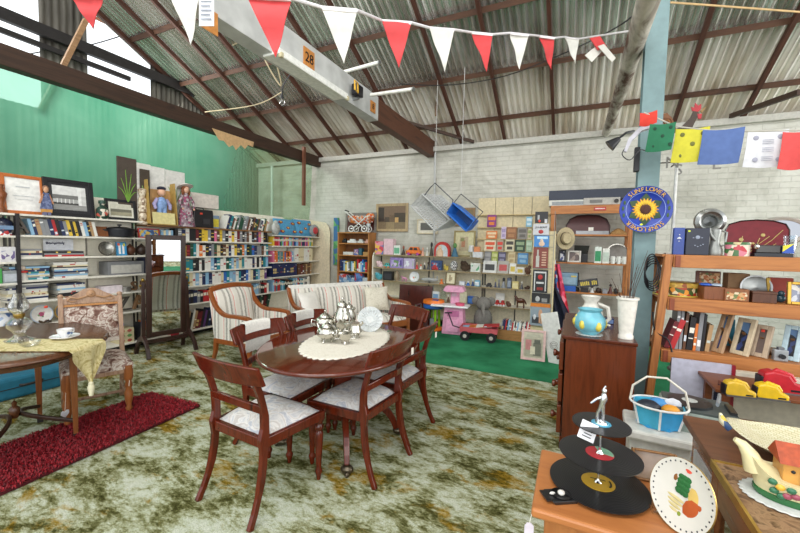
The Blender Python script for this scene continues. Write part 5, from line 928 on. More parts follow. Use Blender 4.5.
l, w, h = B(453, 474.5, 232, 258.5, 1.28, .03, YS+.2); framed('framed_print', 'pale botanical print in a thin gold frame on the toy shelf', l, 0, w, h, .03, M('9a8a5a', .5), M('cfc8a0', .6), None, .1, art=[(.25, .2, .7, .8, M('b8a88a')), (.35, .35, .55, .65, M('b07a5a')), (.3, .6, .5, .75, M('8a8a5a'))])
l, w, h = B(468, 474, 238, 250, 1.28, .05, YS+.1); r = thing('small_lamp', 'small white paper shaded lamp in front of the print', 'lamp', (l[0], l[1], 1.28)); MB().lathe([(.035, 0), (.02, .015), (.01, .03), (.01, h*.6)], 12).build('stem', M('bdb8a8'), r); MB().lathe([(w*.5, h*.45), (w*.36, h)], 16).build('shade', M('dadcdc', .7), r)
l, w, h = B(472.5, 482, 249.5, 261, 1.28, .12, YS+.02); r = thing('white_basket', 'small white basket holding orange packets at the shelf corner', 'basket', l); MB().box(0, 0, 0, w, .12, h*.5).build('basket_body', M('d4d6d8', .4), r, .006); MB().box(-w*.1, 0, h*.45, w*.6, .06, h*.5).build('packet', M('d88a5a', .5), r)
# second board
z = 1.02
toy('pink_toy', 'pink and white soft toy at the end of the second toy shelf', 'toy', 375, 382.5, 261, 268, z, M('d8bcc0'), 'lump', .1); toy('teal_toy', 'teal plastic toy beside the pink soft toy', 'toy', 383, 389, 263.5, 268, z, M('4fb0a8'), 'car', .1, .03, M('d86a3a'))
toy('board_game', 'purple picture board game standing on the second toy shelf', 'game', 390, 403, 258.3, 268.7, z, M('8a78b0', .4), 'box', .06, .05, PRINT(['a89ac8', '6a8a5a', 'c8b8d8', '5a4a8a'], 20)); toy('board_game', 'lilac board game with pale flowers beside the purple game', 'game', 403.5, 414.3, 259, 269.3, z, M('b4a8c4', .4), 'box', .06, .05, PRINT(['b4a8c4', 'd8dce0', 'a8b89a'], 18))
for px0, px1, yt, c1, c2, lab in ((414.8, 418, 263, 'c83a3a', 'e0c0a0', 'small red figurine beside the lilac game'), (418.5, 422, 265, 'd8d4cc', 'd86a4a', 'small white and orange figurine on the second toy shelf'), (422.5, 425.5, 263, '2a2a2e', 'd8d0c8', 'small black and white figurine on the second toy shelf'), (426, 429.5, 262, '4a4a4e', '3a2a24', 'small dark figurine beside the blue toy box')):
    toy('small_figurine', lab, 'figurine', px0, px1, yt, 270, z, M(c1), 'figure', .06, .03, M(c2))
toy('toy_box', 'dark blue toy box with car picture on the second toy shelf', 'box', 430.5, 441.5, 261, 270.5, z, M('2c4a78', .4), 'box', .08, .05, PRINT(['2c4a78', '8aa0b8', 'b03030', '1c2c4a'], 22)); toy('yellow_toy', 'yellow and green toy beside the checkered ball', 'toy', 442.5, 448.5, 264, 271, z, M('c8b050'), 'lump', .08); toy('red_toy_car', 'flat red toy car in front of the blue toy box', 'toy', 431.5, 437.5, 268.6, 271.5, z, RED, 'car', .06, -.0, BLACK)
m, nt, b = base_mat('checker', .5); ck = N(nt, 'TexChecker'); ck.inputs['Scale'].default_value = 36; ck.inputs[1].default_value = (.02, .02, .02, 1); ck.inputs[2].default_value = (.8, .8, .78, 1); nt.links.new(coords(nt), ck.inputs['Vector']); nt.links.new(ck.outputs[0], b.inputs[0])
toy('checkered_ball', 'black and white checkered ball on the second toy shelf', 'ball', 449, 456.5, 261, 271.5, z, m, 'ball', .14, .02, BLACK)
toy('fur_toy', 'brown furry toy on the second toy shelf', 'toy', 459, 469.5, 261.5, 273, z, M('4a3a2c', .9, var=.4, sc=50, bmp=.5), 'lump', .14, .02); toy('picture_book', 'green and white picture book standing at the shelf corner', 'book', 470.5, 480, 264.5, 273.5, z, M('d4d8d0', .4), 'box', .03, .03, PRINT(['d4d8d0', '5aa070', 'c8d4c8'], 9))
# third board
z = .765
toy('teal_radio', 'teal toy telephone at the end of the third toy shelf', 'toy', 374, 382, 271, 280, z, M('4a9aa8'), 'lump', .1); toy('black_camera', 'black box camera on the third toy shelf', 'camera', 383, 392, 271.5, 280.5, z, BLACK, 'box', .1, .03, M('3a3a3e', .3)); toy('tan_figurine', 'tan twisted figurine beside the black camera', 'figurine', 393, 398.5, 270.5, 280.5, z, M('8a7a62'), 'vase', .1)
toy('pink_pony', 'pink and teal toy pony on the third toy shelf', 'toy', 400, 407, 276.3, 282, z, M('c88aa8'), 'horse', .08, .03, M('4ab0b0'))
l, w, h = B(408, 420, 272.5, 283, z, .04, YS+.04); upright_plate('orange_plate', 'white plate with an orange fruit standing on the third toy shelf', l, 0, h/2, M('d2d4d4', .25), M('c0c4c8', .3), [(-.2, -.2, .22, M('d86a3a')), (.2, -.1, .15, M('7a9a5a'))], .2)
toy('model_plane', 'grey model aeroplane lying on the third toy shelf', 'model', 419, 437.5, 277.5, 284.5, z, M('a4a6a4', .4), 'plane', .14, .04, M('8e9090', .4)); toy('orange_toy', 'small orange toy beside the framed picture', 'toy', 438.5, 443.5, 280, 285, z, M('d87a3a'), 'figure', .06)
l, w, h = B(445, 455.5, 272.3, 285.6, z, .03, YS+.0); framed('framed_drawing', 'gold framed line drawing standing on the third toy shelf', l, 0, w, h, .022, M('6a5a34', .4), M('d8d0b0', .6), None, .15, art=[(.3, .2, .5, .8, M('9a8a6a')), (.5, .3, .7, .6, M('a89a7a'))])
for px0, px1, yt, c, k_, lab in ((459, 464.5, 283, 'c8ccd4', 'box', 'white small box beside the gold frame'), (465, 470, 282.5, '3a6ab0', 'figure', 'blue figurine on the third toy shelf'), (470.5, 474, 280, '2a4a80', 'figure', 'dark blue figurine on the third toy shelf'), (474.5, 479.5, 281, '7ab0c8', 'box', 'pale blue box at the end of the third toy shelf')):
    toy('small_box' if k_ == 'box' else 'small_figurine', lab, 'box' if k_ == 'box' else 'figurine', px0, px1, yt, 287, z, M(c, .4), k_, .08, .03, M('d8dce0'))
# fourth board
z = .44
toy('bird_figurine', 'small blue bird figurine on the fourth toy shelf', 'figurine', 423.5, 428, 291, 298.5, z, M('3a5a7a'), 'figure', .06); toy('photo_card', 'small blue photograph propped on the fourth toy shelf', 'card', 431.5, 438.5, 290, 299, z, M('d8dce0'), 'card', .05, .06, M('7aa0c8')); toy('glass_vase', 'clear glass vase on the fourth toy shelf', 'vase', 439, 446, 287.5, 300, z, GLASS('e8eeee', .05), 'vase', .1)
toy('clown_figurine', 'brown and white figurine beside the pink toy kitchen', 'figurine', 446, 450, 293, 300.5, z, M('6a4a3a'), 'figure', .06, .03, M('d8d0c8')); toy('cream_card', 'cream card box behind the pink toy kitchen', 'box', 455, 467, 290, 301, z, M('d0c8a8'), 'box', .06, .1, M('d8d2b8')); toy('blue_box', 'bright blue box lying beside the pink toy kitchen', 'box', 467.5, 475, 295.5, 303, z, M('2f5aa0', .4), 'box', .1, .03, M('4a7ac0'))
# unit two
z = .765
for px0, px1, yt, c, k_, c2, lab, nm in ((485.5, 491.5, 286.3, '25252a', 'car', '15151a', 'small black toy jeep on the second card shelf', 'toy_jeep'), (493.5, 496.5, 281.5, '3a3f5a', 'figure', 'b0a870', 'navy figurine with yellow cap on the second card shelf', 'small_figurine'), (497, 500, 282, '565a64', 'figure', '8a8a90', 'grey figurine beside the navy figurine', 'small_figurine'), (500.5, 506, 280, '8a8e94', 'figure', '2a2a2e', 'silver and black figurine on the second card shelf', 'small_figurine'), (507, 511, 280, '4a5468', 'box', '8a94a4', 'slate blue carton on the second card shelf', 'small_carton'), (512, 518.5, 283, 'd0c080', 'box', 'e0d4a0', 'pale yellow carton on the second card shelf', 'small_carton'), (519.5, 523.5, 282.5, '5a5a60', 'figure', 'c8c4bc', 'grey figurine beside the brown purse', 'small_figurine'), (524, 530, 286, '4a3426', 'lump', '4a3426', 'brown leather purse at the end of the second card shelf', 'purse')):
    toy(nm, lab, 'purse' if nm == 'purse' else 'toy' if 'toy' in nm else 'box' if 'carton' in nm else 'figurine', px0, px1, yt, 290.5, z, M(c, .4), k_, .08, .03, M(c2, .4))
z = .44
for i, (px0, px1) in enumerate(((489, 494), (494.3, 499.3), (499.6, 504.6))): toy('toy_carriage', ('red and white toy train carriage nearest the wagon', 'middle carriage of the red and white toy train', 'red and white toy train carriage nearest the wooden camel')[i], 'toy', px0, px1, 302.5, 308.5, z, RED, 'car', .08, .03, M('d8d8d8'), 'toy train carriages')
toy('paper_tent', 'white folded card standing behind the toy train', 'card', 495, 504, 296, 308, z, M('d2d2cc'), 'card', .05, .16); toy('wooden_camel', 'dark wooden camel standing on the third card shelf', 'ornament', 513, 527, 297.5, 310.5, z, WOOD('3a1d10', '5c3018', .3), 'horse', .12, .02); toy('brown_ornament', 'small brown ornament between the train and the camel', 'ornament', 505.5, 511.5, 302, 309.5, z, M('5a3a28'), 'lump', .08)
# --- leaflet board and leaflets
YP = 6.93; x0, x1 = at(477, 240, Y=YP).x, at(550, 240, Y=YP).x; zt = at(515, 197, Y=YP).z
r = thing('leaflet_board', 'cream slatted display board of leaflets on the brick wall', 'display board', ((x0+x1)/2, YP+.03, 0)); w = x1-x0
for i in range(4): MB().box(-w/2+w*(i+.5)/4, 0, 1.1, w/4-.008, .025, zt-1.1).build('board_panel', CREAMP, r, .003)
ZR = [at(505, y, Y=YP-.08).z for y in (214, 226.8, 238.8, 251.2, 263.5)]
for z in ZR: MB().box(0, -.045, z-.02, w, .07, .018).build('ledge', M('c4b080', .5), r, .003)
def leaf(px0, px1, yt, row, c, c2, lab):
    l, w, h = B(px0, px1, yt, (226.8, 238.8, 251.2, 263.5)[row-1], ZR[row]-.002, .03, YP-.085); r = thing('leaflet', lab, 'leaflet', (l[0], YP-.07, ZR[row]-.001), 0, 'leaflets on the cream display board'); mb = MB(); mb.M = rot(-.1); mb.box(0, 0, 0, w, .004, h); mb.build('card', M(c, .5), r)
    mb = MB(); mb.M = rot(-.1); mb.box(0, -.003, h*.55, w*.8, .003, h*.28); mb.box(0, -.003, h*.15, w*.6, .003, h*.25); mb.build('printed_panel', M(c2, .5), r)
for a in ((487, 496, 214.5, 1, '7a2a78', 'd8782a', 'purple leaflet with orange print, topmost on the board'), (526, 532, 216.5, 1, '7ab0c8', 'c8dce4', 'small pale blue leaflet on the topmost ledge'), (486, 497, 231, 2, 'd0763a', 'e0c8a0', 'orange leaflet on the second ledge of the board'), (501, 505.8, 226.5, 2, 'c4b4cc', '9a8ab0', 'narrow lavender leaflet on the second ledge'), (506.2, 516.5, 226.8, 2, '8a5a34', 'a8764a', 'square brown leaflet on the second ledge'), (517.5, 527, 227, 2, '8a8680', '5a5650', 'grey photograph leaflet on the second ledge'), (527.5, 531.5, 228, 2, 'c8bc98', '8a9a5a', 'narrow cream leaflet at the end of the second ledge'),
          (484, 495.5, 240.5, 3, 'd8ccb0', 'd0502a', 'cream leaflet with red heading on the third ledge'), (496.5, 503, 240, 3, 'a89a88', 'c83a2a', 'leaflet picturing red flowers on the third ledge'), (505, 514, 239, 3, 'd0c8a8', '3a342c', 'cream leaflet with a dark picture on the third ledge'), (515, 525, 239.3, 3, '22402c', '8aa07a', 'dark green leaflet on the third ledge'), (526, 532, 239.5, 3, '9ab89a', 'b8ccb4', 'pale green leaflet at the end of the third ledge'),
          (484, 490.8, 252, 4, '8a8a8c', 'a8a8a8', 'plain grey leaflet on the fourth ledge'), (491.2, 497.5, 252, 4, '9aa84a', 'c8cc8a', 'lime green leaflet on the fourth ledge'), (498, 505.5, 252, 4, '4a4660', '8a86a0', 'dark violet leaflet on the fourth ledge'), (508, 515, 252, 4, 'c8b890', 'b09a70', 'tan leaflet on the fourth ledge'), (517.5, 528, 252.3, 4, '4a86b8', '8ab4d0', 'bright blue leaflet on the fourth ledge')): leaf(*a)
z = 1.02
for px0, px1, yt, c, c2, lab in ((482.5, 496, 264.5, 'd4d4d0', '3a3a3a', 'white card with black drawing on the shelf under the board'), (497, 508, 264, 'a8a49c', 'b84a4a', 'grey card with red edge on the shelf under the board'), (509, 515.5, 266, 'd8d8d4', 'c8b04a', 'white card with yellow spot on the shelf under the board'), (516, 523.5, 269.5, 'd4d4ce', 'c0a83a', 'low white card with yellow spot beside the brown pouch'), (524, 531.5, 265.5, '5a3a26', '6a4a34', 'brown leather pouch at the end of the card shelf')):
    toy('greeting_card' if 'card' in lab[:20] else 'leather_pouch', lab, 'card' if 'card' in lab[:20] else 'pouch', px0, px1, yt, 276.5, z, M(c), 'card' if 'card' in lab[:20] else 'lump', .06, .05, M(c2))
# --- sign rack
YK = 6.02; xs0, xs1 = at(530, 300, Y=YK).x, at(553, 300, Y=YK).x; cxr = (xs0+xs1)/2; zr = at(541, 211, Y=YK).z
r = thing('sign_rack', 'tall cream display rack of tin signs before the pine shelves', 'display rack', (cxr, YK+.06, 0)); MB().box(0, 0, 0, xs1-xs0, .02, zr-.3).build('back_board', M('cdbf98', .6), r, .004); MB().box(0, .02, 0, xs1-xs0, .3, .03).build('foot', M('cdbf98', .6), r, .004)
for s in (-1, 1): MB().tube([(s*(xs1-xs0)*.42, -.02, .3), (s*(xs1-xs0)*.42, -.02, zr)], .004, 6).build('wire', M('8a8c8e', .5, .3), r)
for y in (235, 247, 268.5, 293, 303, 326): z = at(541, y, Y=YK).z; MB().tube([(-(xs1-xs0)*.42, -.02, z), (-(xs1-xs0)*.42, -.05, z), ((xs1-xs0)*.42, -.05, z), ((xs1-xs0)*.42, -.02, z)], .004, 6).build('wire_holder', M('8a8c8e', .5, .3), r)
def sign(px0, px1, yt, yb, col, lab, art=(), texts=()):
    x, w, h = BP(px0, px1, yt, yb, YK); z = at((px0+px1)/2, yb, Y=YK).z; r = thing('tin_sign', lab, 'sign', (x, YK+.02, z)); MB().box(0, 0, 0, w, .006, h).build('plate', M(col, .4, var=.06), r)
    for i, (x0, z0, x1_, z1, c, rd) in enumerate(art):
        mb = MB()
        if rd: mb.ball(((x0+x1_)/2*w, -.005, (z0+z1)/2*h), ((x1_-x0)/2*w, .004, (z1-z0)/2*h), 14)
        else: mb.box((x0+x1_)/2*w, -.0045-.0008*i, z0*h, (x1_-x0)*w, .002, (z1-z0)*h)
        mb.build('printed_shape', M(c, .45), r)
    for t, zz, sz, c in texts: MB().text(t, sz*h, rot(PI/2, 0, 0, (0, -.008, zz*h)), .001).build('lettering', M(c, .4), r)
sign(535, 548, 211.5, 223, '16161a', 'black tin sign with red lantern shape, topmost in the rack', [(-.25, .05, -.05, .3, 'd0402a', True), (.25, .0, .45, .35, 'c8c8cc', False), (-.3, .3, -.15, .7, 'a8a8a8', False)])
sign(533, 549, 223.8, 235, 'bfc0c4', 'white tin sign reading JIM BEAM with a red seal', [(-.16, .12, .16, .48, 'a8282a', True)], [('JIM BEAM', .68, .24, '1a1a1c')])
sign(534, 549, 235.6, 247, '3a7fc0', 'blue tin sign with a seated figure in white', [(-.3, .7, .4, .92, 'b8d8ec', False), (-.18, .05, .22, .5, 'd8b8a0', True), (-.1, .4, .12, .7, 'd8c0a8', True)])
sign(533, 548, 247.6, 268.5, '7c3428', 'brown tin sign with a pale bottle beside small lettering', [(-.3, .06, -.08, .6, 'b4b4ac', False), (-.24, .55, -.14, .9, 'b4b4ac', False)]+[(.08, .14+.12*i, .38, .2+.12*i, 'c8a48a', False) for i in range(6)])
sign(532.5, 547.5, 270, 293, '1b1b1e', 'black tin sign with ornate white border and red centre', [(-.4, .08, -.33, .92, 'c8c8c8', False), (.33, .08, .4, .92, 'c8c8c8', False), (-.4, .86, .4, .93, 'c8c8c8', False), (-.16, .58, .16, .8, 'b02a2a', True), (-.25, .4, .25, .48, 'c8c8c8', False), (-.2, .12, .2, .24, '8a2a24', False)])
sign(531.5, 550, 293.6, 303, '232326', 'black and white photograph sign in the rack', [(-.3, .1, -.05, .7, 'b0b0b0', True), (.05, .1, .35, .5, '8a8a8a', False)])
sign(530, 550, 303.6, 326, '8a96a0', 'orange topped poster of a woman on a motorcycle', [(-.5, .84, .5, 1, 'd07a2a', False), (-.4, .1, .4, .38, '3a3a40', False), (-.08, .3, .12, .75, 'c89a7a', True), (-.05, .12, .02, .4, 'c89a7a', False), (.04, .1, .12, .38, 'c89a7a', False), (-.35, .25, -.2, .5, 'c8c8cc', True), (.22, .25, .38, .5, 'c8c8cc', True)])
# --- framed print and board leaning on the green carpet
a = at(521, 361, Z=0); w = (at(544, 363, Y=a.y).x-at(519.5, 361, Y=a.y).x); h = at(533, 331.5, Y=a.y+.05).z
framed('leaning_print', 'pink framed vintage print leaning at the foot of the sign rack', (at(532, 362, Z=.01).x, a.y+.06, .012), .05, w, h, .03, M('d8b4b0', .5), M('c2bda8', .6), None, .14, art=[(.05, .05, .95, .75, M('a5a08c')), (.1, .3, .4, .7, M('b87a78')), (.5, .1, .9, .6, M('6a6a5c')), (.35, .15, .6, .45, M('d0c8b0')), (.15, .8, .85, .92, M('b8b4a0')), (.55, .55, .85, .72, M('5a5c50'))])
a = at(560, 366, Z=0); r = thing('folding_board', 'white board with a round emblem leaning beside the scarves', 'board', (a.x-.03, a.y+.05, 0), -.25, None); R = rot(-.12, -.25); w, h = .22, .66
mb = MB(); mb.M = R; mb.box(0, 0, 0, w, .025, h); mb.build('panel', M('d4d4d0', .4), r, .01)
mb = MB(); mb.M = R; mb.tube([(.05*math.cos(t*PI/8), -.014, h*.36+.05*math.sin(t*PI/8)) for t in range(16)], .003, 4, closed=True); mb.tube([(.032*math.cos(t*PI/8), -.014, h*.36+.032*math.sin(t*PI/8)) for t in range(16)], .003, 4, closed=True); mb.tube([(-.032, -.014, h*.36), (.032, -.014, h*.36)], .003, 4); mb.build('emblem', M('8a8480'), r)
# --- toys on the green carpet
def G(px, py): p = at(px, py, Z=.008); return (p.x, p.y, .009)
p = G(433, 330); r = thing('toy_workbench', 'orange topped toy workbench with lime green legs', 'toy', p, .15); LIME = M('8fc822', .35); ORG = M('e0741e', .35)
MB().lathe([(.14, 0), (.17, .015), (.17, .045), (.14, .06)], 18).build('base', ORG, r)
for a in range(4): t = a*PI/2+.5; MB().tube([(.11*math.cos(t), .11*math.sin(t), .05), (.1*math.cos(t), .1*math.sin(t), .4)], .022, 8).build('leg', LIME, r)
MB().lathe([(.15, .38), (.18, .4), (.18, .45), (.15, .47)], 20).build('tray', M('2a62b0', .35), r); MB().lathe([(.17, .46), (.19, .48), (.18, .53), (.1, .545), (0, .55)], 20).build('tabletop', ORG, r); MB().box(.05, -.1, .5, .1, .06, .05).build('vice', M('2a4a8a'), r); MB().box(0, 0, .06, .1, .1, .14).build('toy_motor', M('8a8f94'), r); MB().ball((.06, -.08, .09), .04, 8).build('wheel_knob', RED, r)
p = G(454, 333); r = thing('toy_kitchen', 'pink toy kitchen stand with white tray on the green carpet', 'toy', p, .1); PNK = M('d899b6', .4)
MB().plate([(-.19, 0), (.19, 0), (.15, .46), (-.15, .46)], -.13, .13).build('cabinet', PNK, r, .01); MB().plate([(-.12, .05), (.1, .05), (.08, .25), (-.1, .25)], -.15, -.13).build('door', M('eaa8c8', .3), r, .005); MB().box(0, -.128, .3, .2, .01, .1).build('shelf_recess', M('b86a94', .4), r)
MB().box(-.06, -.06, .46, .62, .3, .03).build('tray', M('e2e2e4', .3), r, .01); MB().box(-.01, .06, .49, .15, .05, .26).build('post', PNK, r, .01); MB().plate([(-.19, .72), (-.15, .8), (.13, .8), (.17, .72), (.12, .7), (-.13, .7)], -.1, .12).build('canopy', PNK, r, .01); MB().lathe([(.07, .49), (.08, .52), (.075, .53), (0, .53)], 14, rot(0, 0, 0, (.1, -.08, 0))).build('hotplate', M('c84a6a'), r); MB().box(-.02, .03, .62, .08, .02, .1).build('oven_clock', M('c8a8b8'), r)
p = G(478, 341); r = thing('toy_wagon', 'dusty pink metal toy wagon loaded with magazines', 'wagon', p, .12); WG = M('b8545a', .4)
mb = MB(); mb.box(0, .12, .13, .56, .3, .015); mb.build('bed', WG, r)
for y in (-.03, .27): MB().box(0, y, .13, .56, .012, .08).build('side', WG, r)
for x in (-.28, .28): MB().box(x, .12, .13, .012, .3, .08).build('end', WG, r)
for x in (-.2, .2):
    MB().tube([(x, -.05, .075), (x, .29, .075)], .01, 8).build('axle', STEEL, r)
    for y in (-.055, .295): wl = MB().tube([(x, y-.018, .075), (x, y+.018, .075)], .075, 16).build('wheel', BLACK, r); MB().tube([(x, y-.022, .075), (x, y+.022, .075)], .03, 12).build('hubcap', M('b0a8a0', .4), wl)
MB().tube([(-.28, .12, .15), (-.42, .12, .18), (-.5, .12, .38)], .01, 8).build('pull_handle', BLACK, r); MB().bar((-.56, .12, .38), (-.44, .12, .39), .02, .02).build('grip', BLACK, r)
cw, sw = math.cos(.12), math.sin(.12)
for i, (x, c, lab) in enumerate(((-.16, 'pale blue', 'blue magazine leaning in the pink toy wagon at the handle end'), (-.05, 'orange', 'orange edged magazine lying in the pink toy wagon'), (.06, 'white', 'white magazine lying in the pink toy wagon'), (.17, 'red', 'red and white magazine lying at the wheel end of the toy wagon'))):
    o = bpy.data.objects.new('magazine', book_mesh(c, i)); COL.objects.link(o); o.scale = (.012, .2, .24); o.location = (p[0]+(x-.1)*cw-.1*sw, p[1]+(x-.1)*sw+.1*cw, .155+.018*i+.02); o.rotation_euler = (0, -PI/2+.08+PI, .12); tag(o, lab, 'magazine', 'magazines in the toy wagon'); o.rotation_euler = (Matrix.Rotation(.12, 4, 'Z') @ Matrix.Rotation(PI/2-.12, 4, 'Y')).to_euler(); o.location.z = .19+.016*i
p = G(484, 332); r = thing('plush_elephant', 'grey plush toy sitting behind the pink wagon', 'toy', (p[0]-.02, 6.38, .009), .2); GP2 = M('77756f', .95, var=.25, sc=60, bmp=.4)
MB().ball((0, 0, .22), (.16, .13, .22), 14).ball((0, -.03, .5), (.13, .12, .12), 14).build('body', GP2, r); MB().ball((-.13, 0, .54), (.07, .03, .08), 10).build('ear', GP2, r); MB().ball((.13, 0, .54), (.07, .03, .08), 10).build('ear', GP2, r); MB().tube([(0, -.13, .48), (0, -.2, .4), (.02, -.22, .32)], [.04, .03, .02], 8).build('trunk', GP2, r)
p = G(513, 341); r = thing('magazine_crate', 'low wooden crate of upright magazines under the card shelf', 'crate', (p[0], p[1]+.12, .009), .0); w = .5; CRW = WOOD('7a5428', '9c7240', .6, 5, (.2, 1, 1))
for y in (-.11, .11): MB().box(0, y, 0, w, .014, .16).build('crate_side', CRW, r)
for x in (-1, 1): MB().box(x*(w/2-.007), 0, 0, .014, .2, .16).build('crate_end', CRW, r)
MB().box(0, 0, 0, w-.02, .2, .012).build('crate_base', CRW, r)
book_row('standing in the wooden crate', 'the wagon end', 'B', p[0]-.22, p[0]+.225, .03, p[1]+.03, (.26, .3), (.012, .024), ['white', 'grey', 'pale blue', 'navy blue', 'white', 'black', 'red'], 'magazines in the wooden crate', .12, .17, 'magazine')
# --- gramophone cabinet with open lid
a = at(389, 310, Y=5.75); c = at(423, 310, Y=5.75); w = c.x-a.x; r = thing('gramophone_cabinet', 'dark mahogany gramophone cabinet with its lid raised', 'cabinet', ((a.x+c.x)/2, 5.95, .0)); zc = at(405, 311, Y=5.75).z; DM = WOOD('2c0f0b', '4a1a12', .25, 5)
MB().box(0, 0, 0, w, .42, zc).build('case', DM, r, .008); zl = at(405, 285, Y=6.1).z; mb = MB(); mb.M = rot(-.1, 0, 0, (0, .2, zc)); mb.box(0, 0, 0, w, .05, zl-zc); mb.build('lid', DM, r, .008); MB().box(0, 0, zc, w*.85, .34, .012).build('deck', M('4f5a4e', .7), r); MB().lathe([(.13, zc+.012), (.13, zc+.03), (0, zc+.032)], 24).build('turntable', M('5a4a3a', .8), r); MB().tube([(.16, .1, zc+.01), (.16, .1, zc+.1), (.12, -.05, zc+.09)], .014, 8).build('tone_arm', CHROME, r)
# ================================================================ pine shelves at the back
YU = 6.42
def U(px0, px1, yt, yb, z, d, dy=.04):
    x, w, h = BP(px0, px1, yt, yb, YU+dy); return (x, YU+dy+d/2, z), w, h
xa, xb = at(549.5, 250, Y=YU).x, at(632, 250, Y=YU).x; zt = at(590, 205, Y=YU).z; ZU = [at(590, y, Y=YU).z for y in (234.3, 263, 293)]+[.36]; w = xb-xa
r = thing('pine_shelves', 'tall orange pine shelving behind the blue post and scarves', 'shelving', ((xa+xb)/2, YU+.22, 0))
for x in (-w/2+.03, w/2-.03):
    for y in (-.19, .19): MB().box(x, y, 0, .06, .045, zt).build('upright', PINEV, r, .003)
MB().box(0, -.215, zt-.13, w+.02, .03, .13).build('top_rail', PINE, r, .003); MB().box(0, 0, zt-.02, w, .42, .02).build('shelf_board', PINE, r, .003)
for z in ZU: MB().box(0, 0, z-.025, w-.004, .4, .025).build('shelf_board', PINE, r, .003)
mb = MB(); mb.box(.12, -.235, zt-.085, .16, .006, .05); mb.build('red_notice', M('b02a26', .5), r); mb = MB(); mb.box(.12, -.24, zt-.066, .13, .003, .014); mb.build('notice_text_strip', M('d8c8c4', .5), r)
for px0, px1, yt, yb, z, d, c, lab, nm in ((549, 589, 199.3, 205, zt, .3, 'c8c8c0', 'white flat box under the long navy box on the pine shelves', 'flat_box'),):
    l, w_, h = U(px0, px1, yt, yb, z, d, .02); box_item(nm, lab, 'box', l, 0, w_, d, h, M(c, .6), M('8a8e90', .5)); z2 = z+h
l, w_, h = U(549, 640, 189, 199, z2, .3, .02); box_item('navy_box', 'long navy blue box on top of the pine shelves', 'box', l, 0, w_, .3, h, M('20283a', .45)); z3 = z2
l, w_, h = U(584, 622, 190.5, 199, zt, .1, -.2); r = thing('slide_projector', 'pale grey metal box lying in front of the long navy box', 'box', (l[0], YU-.0+.06, zt)); MB().box(0, 0, 0, w_, .1, .11).build('body', M('a8a49c', .4), r, .008); MB().box(-w_*.15, -.052, .03, w_*.35, .006, .05).build('vent', M('6a6864', .4), r); MB().tube([(w_*.4, -.05, .055), (w_*.4, -.075, .055)], .03, 12).build('lens', DARK, r)
l, w_, h = U(566.5, 610, 213, 233, ZU[0], .05, .2); r = thing('oval_tray', 'dark red oval topped tray leaning on the highest pine shelf', 'tray', l); pf = [(-w_/2, 0), (w_/2, 0), (w_*.5, h*.45), (w_*.42, h*.78), (w_*.25, h*.96), (0, h), (-w_*.25, h*.96), (-w_*.42, h*.78), (-w_*.5, h*.45)]
mb = MB(); mb.M = rot(-.15); mb.plate(pf, -.012, .012); mb.build('tray_body', M('4a1a18', .35), r, .006); mb = MB(); mb.M = rot(-.15); mb.tube([(x, -.016, z) for x, z in pf], .012, 8, closed=True); mb.build('rim', M('351210', .35), r); mb = MB(); mb.M = rot(-.15); mb.box(w_*.08, -.016, h*.18, .07, .004, .06); mb.build('price_card', PAPER, r)
l, w_, h = U(576, 609, 230.5, 234, ZU[0], .05, .02); tag(MB().box(0, 0, 0, w_, .05, h).build('metal_ruler_case', M('8a8a8c', .3, .6), None, loc=l), 'flat grey metal case lying before the dark red tray', 'case')
l, w_, h = U(611, 627, 229.5, 236, ZU[0], .16, .03); tag(MB().grid(lambda u, v: ((u-.5)*w_, (v-.5)*.16, h*(.3+.7*math.sin(PI*v)*math.sin(PI*u))), 10, 8, thick=(0, 0, -h*.28)).build('wicker_mat', SWIRL([(.35, '7a5630'), (.65, 'b08a58')], 60, 1, .8), None, loc=l), 'crumpled wicker mat at the end of the highest pine shelf', 'mat')
# straw hat on the upright
p = at(565.5, 238.5, Y=YU-.05); r = thing('straw_hat', 'straw hat hanging on the front upright of the pine shelves', 'hat', (p.x, YU-.05, p.z)); HT = M('b3a482', .85, var=.15, sc=60); mb = MB(); mb.M = rot(PI/2, 0, .3); mb.lathe([(.175, 0), (.17, .012), (.1, .01), (.095, .06), (.075, .1), (.03, .095), (0, .085)], 26, None, .8, 1); mb.build('hat_body', HT, r); mb = MB(); mb.M = rot(PI/2, 0, .3); mb.lathe([(.102, .012), (.1, .045), (.097, .045)], 26, None, .8, 1); mb.build('band', M('4a4234', .8), r)
# second board
z = ZU[1]
for px0, px1, yt, fm, pm, lab in ((558.5, 566, 250, BLACK, PRINT(['3a4a80', 'd8d8e0', '1c2240'], 20), 'black framed blue and white picture on the second pine shelf'), (567.5, 581, 250.5, M('a8a49c', .3, .5), PRINT(['8a7a70', '5a4a48', 'c0b0a4'], 16), 'silver framed photograph on the second pine shelf')):
    l, w_, h = U(px0, px1, yt, 262.3, z, .03); framed('framed_photograph', lab, l, 0, w_, h, .025, fm, pm, None, .15)
l, w_, h = U(574, 588, 245, 262, z, .12, .17); r = thing('dark_case', 'black case with its lid tilted behind the silver frame', 'case', l); MB().box(0, 0, 0, w_, .12, h*.5).build('base', BLACK, r, .004); mb = MB(); mb.M = rot(.2, 0, 0, (0, .05, h*.5)); mb.plate([(-w_*.5, 0), (w_*.5, 0), (w_*.6, h*.5), (-w_*.5, h*.5)], -.01, .01); mb.build('lid', M('2a2c26', .5), r)
for px0, px1, yt, c, c2, lab in ((594.5, 601.5, 246.5, 'd4dcd4', '2f8a5a', 'white and green bottle carton on the second pine shelf'), (602.5, 609.5, 248, 'dcdcd4', 'b8c4b8', 'white tall carton beside the green one')):
    l, w_, h = U(px0, px1, yt, 263, z, .1); box_item('tall_carton', lab, 'box', l, 0, w_, .1, h, M(c, .5), M(c2, .5))
